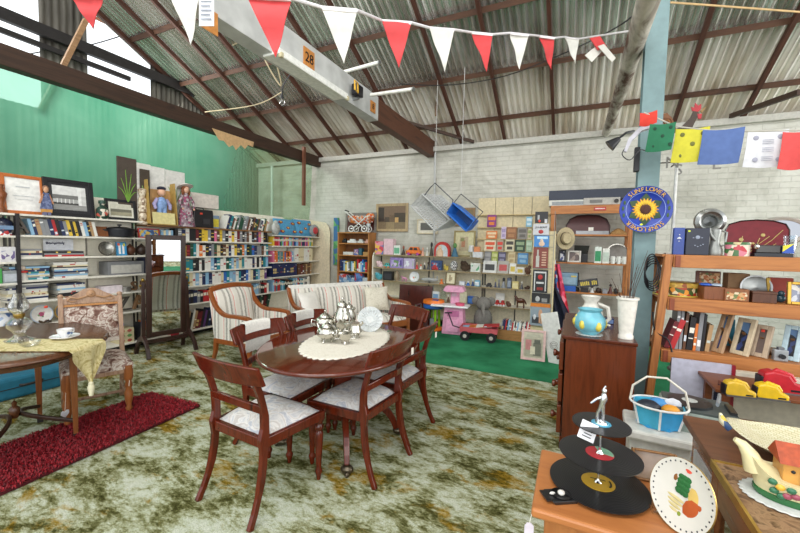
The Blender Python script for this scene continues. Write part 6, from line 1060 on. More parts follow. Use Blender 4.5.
l, w_, h = U(610, 625, 243.5, 263.4, z, .04, .18); upright_plate('silver_tray', 'round dark silver tray standing behind the small white mugs', l, 0, h/2, M('6a6660', .3, .9), SILVER, None, .15)
for i, (px0, px1) in enumerate(((610.5, 615.5), (616.5, 621), (622, 627.5))): l, w_, h = U(px0, px1, 256.5, 264, z, .08, .0); r = thing('white_mug', ('small white mug next to the white carton', 'middle one of three small white mugs', 'small white mug nearest the blue post')[i], 'mug', l, 0); MB().lathe([(w_*.4, 0), (w_*.48, h*.5), (w_*.46, h), (w_*.4, h), (w_*.4, h*.1), (0, h*.08)], 14).build('mug_body', M('d8d8d2', .3), r); MB().tube([(w_*.45, 0, h*.8), (w_*.75, 0, h*.7), (w_*.7, 0, h*.3), (w_*.45, 0, h*.2)], .008, 6).build('handle', M('d8d8d2', .3), r)
# third board
z = ZU[2]
l, w_, h = U(557, 578.5, 285.5, 291, z, .2); box_item('blue_flat_case', 'bright blue flat case under the grey blue radio', 'case', l, 0, w_*.75, .2, h, M('1f58b0', .35)); zz = z+h
l, w_, h = U(557, 578.5, 272, 285, zz, .18); r = thing('radio', 'grey blue metal radio on the bright blue case', 'radio', (l[0], l[1], zz), .0); MB().box(0, 0, 0, w_, .18, h).build('radio_body', M('6f8fa6', .35), r, .02); MB().box(-.0, -.092, h*.15, w_*.75, .006, h*.5).build('radio_face', M('8aa6b8', .35), r); MB().box(w_*.28, -.094, h*.68, w_*.25, .005, h*.12).build('radio_badge', M('c8b45a', .4), r); MB().box(w_*.49, 0, .0, .02, .185, h*1.02).build('side_strip', BLACK, r, .006)
l, w_, h = U(580, 599, 277.5, 286, z+.06, .02, .02); r = thing('number_board', 'black plate with worn yellow lettering tilted on the third pine shelf', 'sign', (l[0], l[1]-.02, z+.09)); mb = MB(); mb.M = rot(-.25, -.18); mb.box(0, 0, 0, w_, .012, h*.95); mb.build('plate', BLACK, r, .004); mb = MB(); mb.M = rot(-.25, -.18); rg = random.Random(9)
for i in range(9):
    if i != 5: mb.box(-w_*.4+w_*.1*i, -.008, h*.22, w_*.066, .004, h*(.42+.08*rg.random()))
mb.build('lettering', M('c8b23c', .5), r)
RGC = ['1a1a1e', '2a2628', 'c8c8c4', '3a2a22', '8a8a90', '5a2a24']
for i, (px0, px1, yt, kd, lab, nm) in enumerate(((573.5, 579.5, 287, 'lump', 'black tangled cord lying by the bright blue case', 'cord_bundle'), (580.5, 588.5, 287.5, 'box', 'small black box under the tilted plate', 'small_box'), (589, 595, 286, 'figure', 'white and black figurine under the tilted plate', 'figurine'), (596, 602, 286.5, 'lump', 'dark leather glove on the third pine shelf', 'glove'), (602.5, 607.5, 289, 'box', 'grey tin lying on the third pine shelf', 'small_tin'), (608, 613.5, 283, 'figure', 'dark red figurine near the dried twigs', 'figurine'), (614, 619, 286, 'lump', 'dark purse beside the dried twigs', 'purse'))):
    l, w_, h = U(px0, px1, yt, 293.5, z, .1); r = thing(nm, lab, nm.replace('small_', '').replace('_bundle', ''), l); cm = M(RGC[i % 6], .5)
    if kd == 'box': MB().box(0, 0, 0, w_, .1, h).build('body', cm, r, .004); MB().box(0, 0, h*.75, w_*1.04, .104, h*.1).build('lid_line', M('8a8a86'), r)
    elif kd == 'figure': MB().lathe([(w_*.45, 0), (w_*.3, h*.3), (w_*.15, h*.65)], 12).build('body', cm, r); MB().ball((0, 0, h*.8), w_*.28, 10).build('head', M('2a2a2e'), r)
    else: MB().ball((-w_*.15, 0, h*.4), (w_*.4, .05, h*.4), 10).ball((w_*.2, .01, h*.35), (w_*.32, .04, h*.35), 10).build('body', cm, r)
# scarves over the upright
for i, (top, bot, wt, wb, mm, lab, yy) in enumerate((((555, 264), (563, 331), .13, .3, PRINT(['c82a3a', 'd84a6a', 'b02848', 'e07a8a'], 10, .8), 'red and pink scarf hanging from the pine shelves', 6.3), ((552, 260), (557, 322), .1, .16, PRINT(['3a6aa8', 'c8d0dc', '2a3a6a', 'd84a4a'], 18, .8), 'blue and white patterned scarf hanging beside the sign rack', 6.26), ((553, 288), (565, 328), .1, .36, M('10142a', .8, var=.1), 'dark navy shawl hanging in front of the red scarf', 6.2))):
    a, c = at(*top, Y=yy), at(*bot, Y=yy)
    def sc_(u, v, a=a, c=c, wt=wt, wb=wb): e = wt+(wb-wt)*v; x = a.x+(c.x-a.x)*v+(u-.5)*e; return (x, yy+.03*math.sin(u*14+2*v), a.z+(c.z-a.z)*v-.05*abs(u-.5)*v)
    r = thing('scarf', lab, 'scarf', (0, 0, 0)); MB().grid(sc_, 16, 12, thick=(0, .006, 0)).build('cloth', mm, r)
    MB().tube([a+V((0, .0, -.01)), a+V((0, .06, .03)), a+V((0, .12, .02))], .006, 6).build('hanging_loop', M('2a2a2e'), r)
# ================================================================ chest of drawers with vases
CW = WOOD('3f1a0c', '662f16', .25, 4); x0, x1, y0, y1, zc = -.06, .41, 2.93, 4.0, .85
r = thing('chest_of_drawers', 'dark reddish wood chest of drawers seen end on before the blue post', 'chest of drawers', ((x0+x1)/2, (y0+y1)/2, 0)); w, d = x1-x0, y1-y0
MB().box(.01, 0, .06, w-.03, d-.03, zc-.085).build('carcass', CW, r, .006); MB().box(0, 0, zc-.025, w, d, .025).build('top', WOOD('34140a', '552410', .2, 4), r, .006); MB().box(0, 0, 0, w-.02, d-.02, .07).build('plinth', CW, r, .006)
for j, zz in enumerate((.1, .34, .58)):
    dr = MB().box(-w/2+.0, 0, zz, .03, d-.1, .21).build('drawer', CW, r, .005)
    for s in (-1, 1): MB().lathe([(.012, 0), (.012, .015), (.028, .03), (.026, .045), (0, .05)], 14, rot(0, -PI/2, 0, (-w/2-.012, s*d*.36, zz+.1))).build('knob', DARK if False else CW, dr)
DOI = M('c8cac6', .9, var=.1, sc=80)
def on(px, py): p = at(px, py, Z=zc); return p
p = on(589, 334); o = doily_mesh(.085, .085, 0, 0, 24, .008).build('doily', DOI, None, loc=(p.x, p.y, zc+.0015)); md = o.modifiers.new('t', 'SOLIDIFY'); md.thickness = .001; md.offset = 1; tag(o, 'small grey lace doily under the blue pear vase', 'doily')
kk = 1.0; _KV = 1.28; r = thing('pear_vase', 'squat blue vase painted with yellow pears on the lace doily', 'vase', (p.x, p.y, zc+.003)); BV = M('6fb4c4', .3, var=.2, sc=12)
SK = Matrix.Scale(1.28, 4)
MB().lathe([(.04, 0), (.045, .006), (.075, .03), (.085, .065), (.08, .095), (.06, .12), (.055, .13), (.066, .145), (.062, .145), (.05, .13), (.054, .115), (.07, .09), (.05, .02), (0, .015)], 28, SK).build('vase_body', BV, r)
for a, z, q in ((-2.1, .06, .026), (-1.0, .055, .028), (.2, .06, .026), (-2.9, .07, .024), (1.4, .06, .026), (2.5, .06, .026)):
    mb = MB(); mb.M = SK; mb.ball((.078*math.cos(a), .078*math.sin(a), z), (q*.62, q*.62, q), 10); mb.ball((.072*math.cos(a), .072*math.sin(a), z+.026), (q*.35, q*.35, q*.6), 8); mb.build('painted_pear', M('d6c450', .3), r)
p = on(590, 327); r = thing('white_jug', 'white waisted china jug behind the blue pear vase', 'jug', (p.x, p.y+.05, zc)); SJ = Matrix.Scale(1.45, 4); MB().lathe([(.045, 0), (.05, .01), (.068, .05), (.062, .08), (.035, .12), (.032, .135), (.05, .165), (.052, .17), (.046, .17), (.028, .135), (.05, .08), (0, .02)], 24, SJ).build('jug_body', M('d9d6cc', .25), r); MB().tube([(.034, 0, .13), (.085, 0, .11), (.095, 0, .05), (.07, 0, .02), (.1, 0, .01)], [.01, .011, .011, .012, .008], 8, SJ).build('handle', M('d9d6cc', .25), r)
p = on(626, 339); r = thing('white_vase', 'tall plain white tapered vase on the chest beside the blue post', 'vase', (p.x, p.y+.03, zc)); MB().lathe([(.04, 0), (.041, .01), (.036, .016), (.038, .03), (.05, .12), (.052, .145), (.06, .147), (.06, .155), (.054, .155), (.047, .14), (.03, .02), (0, .02)], 28, Matrix.Diagonal((1.2, 1.2, 1.9, 1))).build('vase_body', M('dcd8ce', .35), r)
rg = random.Random(21); tw = thing('dried_twigs', 'bare brown twigs standing in the tall white vase', 'dried flowers', (p.x, p.y+.03, zc+.1))
for i in range(17):
    a = rg.uniform(0, 6.28); l_ = rg.uniform(.26, .56); sp = rg.uniform(.03, .13); MB().tube([(.01*math.cos(a), .01*math.sin(a), 0), (sp*.4*math.cos(a), sp*.4*math.sin(a), l_*.55), (sp*math.cos(a+.3), sp*math.sin(a+.3), l_)], [.003, .002, .0012], 5).build('twig', M('4a2f22', .8), tw)
p = on(606, 325); box_item('blue_carton', 'small dark blue carton behind the white jug on the chest', 'box', (.27, 3.6, zc), .2, .09, .06, .05, M('1f2c5a', .4), M('6a86b8', .4))
# ================================================================ pine trestle shelf
YR = 3.4; zA, zB, zC = 1.45, 1.13, .735; r = thing('trestle_shelf', 'open pine trestle shelf holding trays frames and books beside the post', 'shelving', (1.5, YR, 0)); XL = .6-1.5
for y, xo in ((0, 0), (.5, .02)):
    MB().sweep([(XL-.06+xo, y, 0), (XL+.035+xo, y, zA)], (.05, .075), (0, 1, 0)).build('upright', PINEV, r, .004); MB().sweep([(1.15, y, 0), (1.1, y, zA)], (.05, .075), (0, 1, 0)).build('upright', PINEV, r, .004)
for z, xo in ((zA, .04), (zB, .02), (zC, 0)):
    for y in (-.0, .48): MB().bar((XL+xo+.02, y-.02, z-.047), (1.2, y-.02, z-.047), .035, .094).build('rail', PINE, r, .004)
    MB().box(.12, .24, z-.018, 2.05, .5, .018).build('shelf_board', PINE, r, .002)
    MB().box(XL+xo+.045, -.045, z-.09, .03, .02, .086).build('joint_block', WOOD('6b2f18', '8a4424', .5), r)
def Rr(px0, px1, yt, yb, z, d, dy=.02):
    x, w, h = BP(px0, px1, yt, yb, YR+dy); return (x, YR+dy+d/2, z), w, h
NVY = M('141b30', .4); BLU = M('1d3b88', .35)
l, w, h = Rr(673.5, 684.5, 227, 254, zA, .04); r = thing('emblem_book', 'bright blue boxed book with a white crest on the trestle shelf', 'book', l); MB().box(0, 0, 0, w, .05, h).build('cover', BLU, r, .003); mb = MB(); [mb.ball((x*w, -.027, z*h), (q*w, .002, q*w), 8) for x, z, q in ((0, .62, .13), (0, .74, .07), (-.14, .6, .07), (.14, .6, .07), (0, .5, .06))]; mb.build('crest', M('c8ccd8', .4), r)
l, w, h = Rr(685.5, 709, 227.5, 254.5, zA, .04); r = thing('presentation_case', 'dark navy presentation case with a faint silver crest', 'case', l); MB().box(0, 0, 0, w, .06, h).build('cover', NVY, r, .004); mb = MB(); mb.ball((0, -.032, h*.66), (w*.1, .002, h*.07), 10); [mb.ball((x*w, -.032, z*h), (w*.04, .002, h*.02), 6) for x, z in ((-.18, .64), (.18, .64), (-.1, .36), (.02, .32), (.14, .36), (.24, .4))]; mb.build('crest', M('8a92a4', .4), r); MB().box(-w*.38, -.032, h*.86, .014, .003, .012).build('sticker', M('c8d838'), r)
p = at(709.5, 221.5, Y=YR+.35); R_ = .075; r = thing('metal_ring_mould', 'grey metal ring shaped tin standing behind the silver jug', 'cake tin', (p.x, YR+.35, zA)); mb = MB(); mb.M = rot(PI/2, 0, 0, (0, 0, p.z-zA)); mb.lathe([(.04, .0), (.05, .03), (.075, .045), (.1, .03), (.105, 0), (.1, -.01), (.04, -.005)], 30); mb.build('ring', M('9a9c9a', .3, .9), r); MB().box(0, .03, 0, .05, .02, p.z-zA-.08).build('prop', M('8a8c8a', .4, .6), r); mb = MB(); mb.M = rot(PI/2, 0, 0, (0, 0, p.z-zA)); mb.lathe([(0, .01), (.04, .0)], 20); mb.build('centre', M('5a5c5c', .3, .9), r)
l, w, h = Rr(709.5, 725.5, 222, 256, zA, .1); r = thing('metal_pitcher', 'tall dull silver pitcher with tilted spout on the trestle shelf', 'pitcher', l); MT = M('8e908c', .4, .6); MB().lathe([(.045, 0), (.048, .01), (.045, .05), (.03, .085), (.028, .12), (.036, .17), (.034, .19)], 20).build('pitcher_body', MT, r); MB().tube([(.0, -.02, .11), (-.03, -.02, .15), (-.045, -.02, .2)], [.016, .012, .01], 8).build('spout', MT, r); MB().tube([(.034, 0, .18), (.065, 0, .17), (.06, 0, .08), (.035, 0, .07)], .007, 8).build('handle', MT, r)
l, w, h = Rr(726, 791, 219, 256, zA, .02, .25); r = thing('lacquer_tray', 'dark red lacquer tray painted with gold flowers', 'tray', l); pf = [(-w*.5, 0), (w*.5, 0), (w*.5, h*.72), (w*.44, h*.88), (w*.25, h*.97), (0, h), (-w*.25, h*.97), (-w*.44, h*.88), (-w*.5, h*.72)]; mb = MB(); mb.M = rot(-.12); mb.plate(pf, -.006, .006); mb.build('tray_body', M('6e1620', .4, spec=.3), r, .004); mb = MB(); mb.M = rot(-.12); mb.tube([(x, -.008, z) for x, z in pf], .005, 6, closed=True); mb.build('rim', M('260a0c', .25), r)
mb = MB(); mb.M = rot(-.12)
for x0_, z0_, x1_, z1_ in ((-.3, .1, -.22, .55), (-.2, .1, .2, .55), (-.1, .1, .05, .5), (0, .15, .4, .72), (.1, .2, .3, .35)): mb.tube([(x0_*w, -.009, z0_*h), ((x0_+x1_)/2*w+.01, -.009, (z0_+z1_)/2*h), (x1_*w, -.009, z1_*h)], .0025, 5)
for x, z, q in ((-.24, .45, .05), (.1, .58, .045), (-.05, .35, .03), (-.22, .25, .03)): mb.ball((x*w, -.008, z*h), (q*w*.8, .003, q*w*.8), 10)
mb.build('painted_flowers', M('b09a5a', .4), r)
p = at(781, 228, Y=YR+.42); r = thing('oval_mirror', 'oval mirror in a pale grey frame behind the lacquer tray', 'mirror', (p.x, YR+.42, zA)); cz = p.z-zA-.02; mb = MB(); mb.M = rot(PI/2, 0, 0, (0, 0, cz)); mb.lathe([(.72, 0), (.75, .02), (.9, .03), (1, .015), (1, 0)], 40, None, .17, .105); mb.build('frame', M('b4aea4', .4), r); mb = MB(); mb.M = rot(PI/2, 0, 0, (0, 0, cz)); mb.lathe([(.74, .012), (0, .0125)], 40, None, .17, .105); m, nt, b = base_mat('silvering', .02, 1); b.inputs['Base Color'].default_value = (.4, .41, .44, 1); mb.build('glass', m, r); MB().box(0, .02, 0, .12, .02, cz).build('easel', DARK, r)
l, w, h = Rr(727, 753, 242.5, 256.5, zA, .09); r = thing('floral_tin', 'flowered green and pink tin on the trestle shelf edge', 'tin', l); MB().lathe([(w*.5, 0), (w*.5, h*.84)], 26, None, 1, .7).build('tin_body', PRINT(['d4c4b0', 'c87a8a', '3f6a3a', 'b83a44', 'd8d0c0'], 26, .35), r); MB().lathe([(w*.52, h*.82), (w*.52, h), (0, h)], 26, None, 1, .7).build('lid', PRINT(['3f6a3a', '2f5a34', 'c8b88a'], 26, .35), r)
l, w, h = Rr(755, 794, 244, 257.5, zA, .1); r = thing('toy_pack', 'black boxed toy with yellow and blue corner on the trestle shelf', 'box', l); MB().box(0, 0, 0, w, .1, h*.28).build('base', M('1c2028', .4), r); MB().box(-w*.05, 0, h*.28, w*.8, .08, h*.6).build('window_box', M('2a2624', .15), r, .006); mb = MB(); mb.plate([(w*.2, h*.3), (w*.5, h*.3), (w*.46, h), (w*.2, h*.85)], -.056, -.05); mb.build('blue_flash', M('2a50a8', .4), r); mb = MB(); mb.plate([(w*.2, h*.4), (w*.48, h), (w*.2, h*.85)], -.06, -.056); mb.build('yellow_flash', M('e0d030', .4), r); MB().ball((-w*.42, -.02, h*.75), (w*.08, .03, h*.25), 10).build('foil_end', CHROME, r)
l, w, h = Rr(786, 800, 226, 248, zA, .06, .1); r = thing('glass_tumbler', 'clear glass tumbler at the end of the lacquer tray', 'glass', (l[0], l[1], zA)); MB().lathe([(.028, 0), (.036, h), (.033, h), (.026, .008), (0, .008)], 20).build('tumbler', GLASS('eef2f4', .03), r)
# second level
l, w, h = Rr(651, 695, 278, 297, zB, .2, .03); l = (.735, YR+.2, zB); r = thing('round_floral_tin', 'wide round tin printed with orange and green flowers', 'tin', l); FP = PRINT(['c8b890', 'd8902f', '3f5a2a', 'a83a24', 'd8c8a0', '5a4a2a'], 34, .4); MB().lathe([(.145, 0), (.145, .075)], 36).build('tin_body', FP, r); MB().lathe([(.15, .07), (.15, .1), (.14, .105), (0, .107)], 36).build('lid', PRINT(['c8a848', 'b08a34', '8a4a24'], 34, .4), r); MB().tube([(.15*math.cos(a*PI/12), .15*math.sin(a*PI/12), .004) for a in range(24)], .005, 6, closed=True).build('base_rim', M('c8b84a', .4), r)
def Rx(*a): return Rr(*a)
MOS = PRINT(['c89a6a', 'd8b890', '8a5a34', 'b86a3a', '6a7a4a', 'd8c8a8'], 60, .6)
l, w, h = Rx(698, 723, 266, 291, zB, .1, .25); r = thing('jewellery_box', 'open box lid covered in small shell mosaic on the trestle shelf', 'box', (l[0], l[1], zB)); mb = MB(); mb.M = rot(-.15, 0, -.1); mb.box(0, 0, 0, w, .03, h); mb.build('lid', WOOD('4a2412', '6e3a20', .4), r, .004); mb = MB(); mb.M = rot(-.15, 0, -.1); mb.box(w*.05, -.017, h*.08, w*.8, .005, h*.84); mb.build('mosaic', MOS, r)
l, w, h = Rx(702, 724, 288, 303, zB, .14, .01); r = box_item('wooden_drawer_box', 'brown wooden box heaped with blue packets at the shelf edge', 'box', l, .12, w, .14, h*.85, WOOD('5a2f18', '7e4826', .4)); zt_ = zB+h*.85
for i, (dx, c, lab) in enumerate(((-.03, '3a6ad0', 'bright blue packet on the brown wooden box'), (.03, 'b8c8d8', 'pale blue packet on the brown wooden box'))): tag(MB().ball((0, 0, .012), (.04, .045, .012), 10).build('packet', M(c, .35), None, loc=(l[0]+dx, l[1], zt_)), lab, 'packet')
l, w, h = Rx(724, 751, 288.5, 303, zB, .1, .0); r = box_item('mosaic_box', 'box with orange and green shell mosaic front at the shelf edge', 'box', (l[0], l[1], zB), -.05, w*.9, .1, h*.85, WOOD('6a3a1e', '8a5630', .5), MOS)
l, w, h = Rx(728, 750, 267, 291, zB, .12, .3); box_item('cardboard_box', 'plain tan cardboard box standing behind the mosaic box', 'box', l, 0, w, .12, h, M('a07e5c', .8))
l, w, h = Rx(747, 769, 268, 292, zB, .04, .22); upright_plate('steel_tray', 'round polished steel tray standing on the trestle shelf', (l[0], l[1], zB), -.3, h/2, M('8c8e8c', .32, .9), STEEL, None, .2)
l, w, h = Rx(765, 778, 269, 292, zB, .03, .2); r = thing('gold_easel', 'gold painted cut out stand next to the steel tray', 'ornament', l); mb = MB(); mb.M = rot(-.1); mb.plate([(-w*.5, 0), (w*.6, 0), (w*.3, h*.35), (0, h), (-w*.3, h), (-w*.15, h*.4)], -.008, .008); mb.build('cut_out', M('b8963c', .4, .3), r, .003)
l, w, h = Rx(770, 795, 269, 286, zB, .03, .3); r = thing('red_book', 'large red book leaning at the back of the second trestle shelf', 'book', (l[0], l[1], zB)); mb = MB(); mb.M = rot(-.1); mb.box(0, 0, 0, w, .03, h*1.3); mb.build('cover', M('a83a24', .5), r); mb = MB(); mb.M = rot(-.1); mb.box(0, .0, h*1.3, w*.96, .022, .004); mb.build('pages', PAPER, r)
l, w, h = Rx(752, 777, 292.5, 304, zB, .09, .0); box_item('cigar_box', 'low dark brown wooden box at the shelf edge', 'box', l, .03, w, .09, h, WOOD('3a1f12', '5a3420', .4), None, None, True)
l, w, h = Rx(781, 788, 283, 302, zB, .05, .08); tag(MB().ball((0, 0, .03), (.03, .03, .03), 10).ball((0, -.01, .065), (.02, .02, .022), 10).build('glass_ornament', M('2a4450', .2), None, loc=(l[0]-.01, l[1], zB)), 'small dark blue glass ornament beside the gold frame', 'ornament')
l, w, h = Rx(789, 806, 281, 304, zB, .03, .02); framed('gilt_photograph', 'ornate gold photograph frame at the end of the second trestle shelf', l, -.1, w, h, .02, GOLD, PRINT(['c8ccd4', '8a90a4', 'd8d4cc'], 26), None, .15)
# third level: books and frames
zz = zC
xs = at(662, 340, Y=YR).x
for i, (px0, px1, yt, c, ln, lab) in enumerate(((664, 669, 321, 'dark red', .28, 'dark red book leaning at the upright on the lowest trestle shelf'), (669, 675, 319, 'red', .28, 'bright red book leaning at the upright on the lowest trestle shelf'), (675.5, 679, 306, 'grey', .02, 'tall dark grey book beside the bright red one'), (679.5, 682.5, 308, 'grey', .02, 'tall pale grey book beside the dark grey one'), (683, 686, 312, 'brown', .05, 'brown book between the grey and black books'), (686.5, 692.5, 316, 'black', .08, 'thick black book with cream page edge on the trestle shelf'), (693, 696, 322, 'orange', .05, 'orange brown slim book on the trestle shelf'), (696.5, 701, 309, 'grey', .05, 'large grey book with black picture on the trestle shelf'), (701.5, 704.5, 312, 'black', .04, 'slim black book beside the large grey one'), (705, 709.5, 322, 'tan', .1, 'tan wooden backed book at the end of the book row'))):
    l, w, h = Rr(px0, px1, yt, 349-(i < 2)*0, zz, .15, .03+.004*i); book(c, w*.95, h, .17, l, 0, lab, 'books on the trestle shelf', ln)
FRS = ((715, 727, 308, WOOD('8a6a48', 'b09070', .5), 'pale wood frame seen edge on with a blue picture'), (734, 752, 319, M('c8b89a', .5), 'cream frame with a dark blue slot picture on the trestle shelf'), (754, 771, 325, M('b8a48c', .5), 'beige frame with a red sticker on the trestle shelf'), (786, 803, 326, M('b8d0d8', .4), 'pale blue frame at the end of the lowest trestle shelf'))
for i, (px0, px1, yt, fm, lab) in enumerate(FRS):
    l, w, h = Rr(px0, px1, yt, (350, 357, 358, 362)[i], zz, .06, .02); r = framed('framed_photograph', lab, (l[0], l[1]+.02, zz), -.95+.1*i, w*1.15, h, .03, fm, PRINT(['2a3a6a', '1c1c24', '5a7aa0'], 14) if i != 2 else M('6a5a54', .4), None, .28)
    mb = MB(); mb.bar((0, .03, h*.6), (0, .17, .0), .02, .008); mb.build('strut', WOOD('5a3c22', '7a5634', .6), r)
    if i == 2: mb = MB(); mb.M = rot(-.28); mb.box(0, -.012, h*.78, .018, .004, .018); mb.build('sticker', M('e04030'), r)
l, w, h = Rr(775, 790, 345, 360, zz, .06, .0); r = thing('film_camera', 'small silver camera on the lowest trestle shelf', 'camera', l); MB().box(0, 0, 0, w, .04, h*.75).build('camera_body', M('a8acb0', .3, .5), r, .005); MB().box(0, 0, h*.72, w*.4, .035, h*.2).build('viewfinder', M('7a7e84', .3, .5), r); MB().tube([(0, -.02, h*.35), (0, -.045, h*.35)], .016, 14).build('lens', BLACK, r)
l, w, h = Rr(733, 760, 316, 345, zz, .1, .3); tag(MB().box(0, 0, 0, w, .1, .09).build('blue_bag', M('1f3f98', .5), None, .02, loc=(l[0]+.04, l[1], zz)), 'bright blue zipped bag behind the photo frames', 'bag')
l, w, h = Rr(726, 738, 318, 345, zz, .05, .3); box_item('teal_folder', 'teal folder standing behind the pale wood frame', 'folder', (l[0], l[1]+.05, zz), 0, w, .03, h, M('1f7a94', .4))
cable('power_cable', [(653, 312, 3.38), (655, 330, 3.37), (668, 340, 3.36), (672, 352, 3.35)], .006, BLACK, 'black lead wrapped on the trestle upright'); r = thing('hanging_plug', 'grey plug dangling from the trestle shelf on a lead', 'plug', at(670, 368, Y=3.35)); MB().ball((0, 0, 0), (.02, .016, .02), 10).build('plug_body', M('5a5a54', .5), r); MB().tube([(0, 0, .018), (.004, 0, .05), (.018, 0, .085)], .004, 6).build('lead', BLACK, r)
r = thing('cable_coil', 'coil of black cable hanging between the post and the trestle shelf', 'cable', at(653, 268, Y=3.5))
for i in range(5): MB().tube([(.042*math.sin(a*PI/8)*(1+.12*i)+.006*i-.012, .007*i, .11*math.cos(a*PI/8)-.018*i) for a in range(16)], .005, 5, closed=True).build('loop', BLACK, r)
# ================================================================ below the trestle shelf
m = WOOD('5a3018', '7a4524', .45, 4, (.15, 1, 1)); r = thing('low_bench', 'low wooden bench under the trestle shelf', 'bench', (1.12, 2.62, 0)); MB().box(0, 0, .45, 1.3, .5, .03).build('bench_top', m, r, .004)
for x in (-.6, .6):
    for y in (-.2, .2): MB().box(x, y, 0, .05, .05, .45).build('leg', m, r)
p = at(688, 409, Z=.48); r = thing('record_player', 'grey portable record player with open deck on the low bench', 'record player', (.655, 2.56, .48), -.08); r.scale = (.92, .95, 1.35); MB().box(0, 0, 0, .36, .3, .1).build('case', M('8d988f', .5), r, .01); MB().box(0, 0, -.0, .37, .31, .014).build('base_trim', M('8a1f24', .5), r); MB().box(0, 0, .1, .34, .28, .008).build('deck', M('4a5250', .5), r); MB().lathe([(.11, .108), (.11, .118), (0, .12)], 30, rot(0, 0, 0, (-.04, 0, 0))).build('platter', M('2c2f30', .3), r); MB().lathe([(.04, .12), (0, .122)], 20, rot(0, 0, 0, (-.04, 0, 0))).build('record_label', M('b8bcb8', .4), r); MB().tube([(.12, .1, .11), (.12, .1, .14), (.08, -.06, .135)], .009, 8).build('tone_arm', M('8a9298', .3), r); MB().box(.15, -.02, .108, .03, .14, .012).build('control_panel', M('2a2c2e', .4), r)
r = thing('backing_panel', 'pale lilac grey panel standing behind the record player', 'panel', (.92, 3.28, .0)); MB().box(-.08, 0, 0, .34, .02, .7).build('panel_face', M('b4b4c4', .5), r); MB().box(.1, -.004, 0, .02, .03, .7).build('red_edge', M('8a1c2c', .4), r)
r = thing('cream_cupboard', 'cream painted cupboard front under the trestle shelf', 'cupboard', (1.5, 3.3, 0)); MB().box(0, 0, 0, .95, .06, .66).build('cupboard_front', M('c8c2b0', .5), r, .005)
p = at(719, 401, Z=.48); r = thing('dark_bottle', 'small dark blue bottle with brown cork beside the record player', 'bottle', (at(719, 408, Z=.48).x, at(719, 408, Z=.48).y, .48)); r.scale = (.9, .9, 1.15); MB().lathe([(.035, 0), (.037, .01), (.037, .08), (.02, .12), (.016, .135)], 18).build('bottle_body', M('1c2636', .2), r); MB().lathe([(.014, .13), (.015, .155), (0, .156)], 12).build('cork', M('7a4a3a', .7), r)
r = thing('low_table', 'brown low table carrying the yellow and red toys', 'table', (1.3, 3.08, 0)); MB().box(0, 0, .61, .95, .38, .022).build('tabletop', m, r, .004)
for x in (-.42, .42):
    for y in (-.16, .16): MB().box(x, y, 0, .04, .04, .61).build('leg', m, r)
YEL = M('d8b024', .35)
def iron(px, py, col, lab, k, rz):
    p = at(px, py, Z=.633); r = thing('toy_iron', lab, 'toy', (p.x, p.y, .633), rz)
    MB().plate([(-.1*k, .0), (.1*k, 0), (.105*k, .05*k), (.05*k, .075*k), (.02*k, .12*k), (-.06*k, .135*k), (-.105*k, .12*k), (-.115*k, .03*k)], -.042*k, .042*k).build('iron_body', M(col, .3), r, .012); MB().tube([(-.07*k, 0, .1*k), (-.03*k, 0, .135*k), (.04*k, 0, .11*k), (.06*k, 0, .075*k)], .014*k, 8).build('handle', M(col, .3), r); MB().box(-.11*k, 0, .005, .02*k, .07*k, .09*k).build('rear_plate', BLACK, r, .004); MB().box(.05*k, -.042*k, .02*k, .05*k, .004, .012*k).build('badge', BLACK, r); MB().box(0, 0, 0, .21*k, .084*k, .01).build('soleplate', M('8a8a8c', .3, .8), r)
iron(739, 396, 'd0aa30', 'yellow toy iron nearest the dark bottle', .7, .15); iron(771, 399, 'dcb41c', 'bright yellow toy iron with black base in front of the red one', .7, .1); iron(781, 392, 'b8202c', 'shiny red toy iron behind the bright yellow one', .98, .1)
r = thing('magazine_rack', 'low dark wooden rack with black slots holding newspapers', 'rack', (1.42, 2.52, .48), -.03); MB().box(0, 0, .02, .62, .22, .085).build('rack_body', WOOD('2f1b12', '4d2e20', .4), r, .004); MB().box(0, 0, 0, .56, .2, .02).build('rack_base', DARK, r)
for i in range(4): MB().box(-.23+.155*i, -.112, .035, .13, .01, .05).build('slot', BLACK, r)
for i in range(5): tag(MB().grid(lambda u, v, i=i: (-.1+.2*u, -.07+.14*v, .006*math.sin(2.5*u+i)), 6, 4, thick=(0, 0, .003)).build('newspaper', M(['b8bcc0', '8a94a0', 'd0ccc4', '5a6472', 'c0a890'][i], .7, var=.3, sc=30), None, loc=(1.24+.085*i, 2.53, .594+.009*i), rz=.3*i-.4), ('grey newspaper at the near end of the dark rack', 'blue grey newspaper lying on the dark rack', 'cream newspaper on the middle of the dark rack', 'dark grey newspaper crossing the dark rack', 'tan newspaper on the far end of the dark rack')[i], 'newspaper')
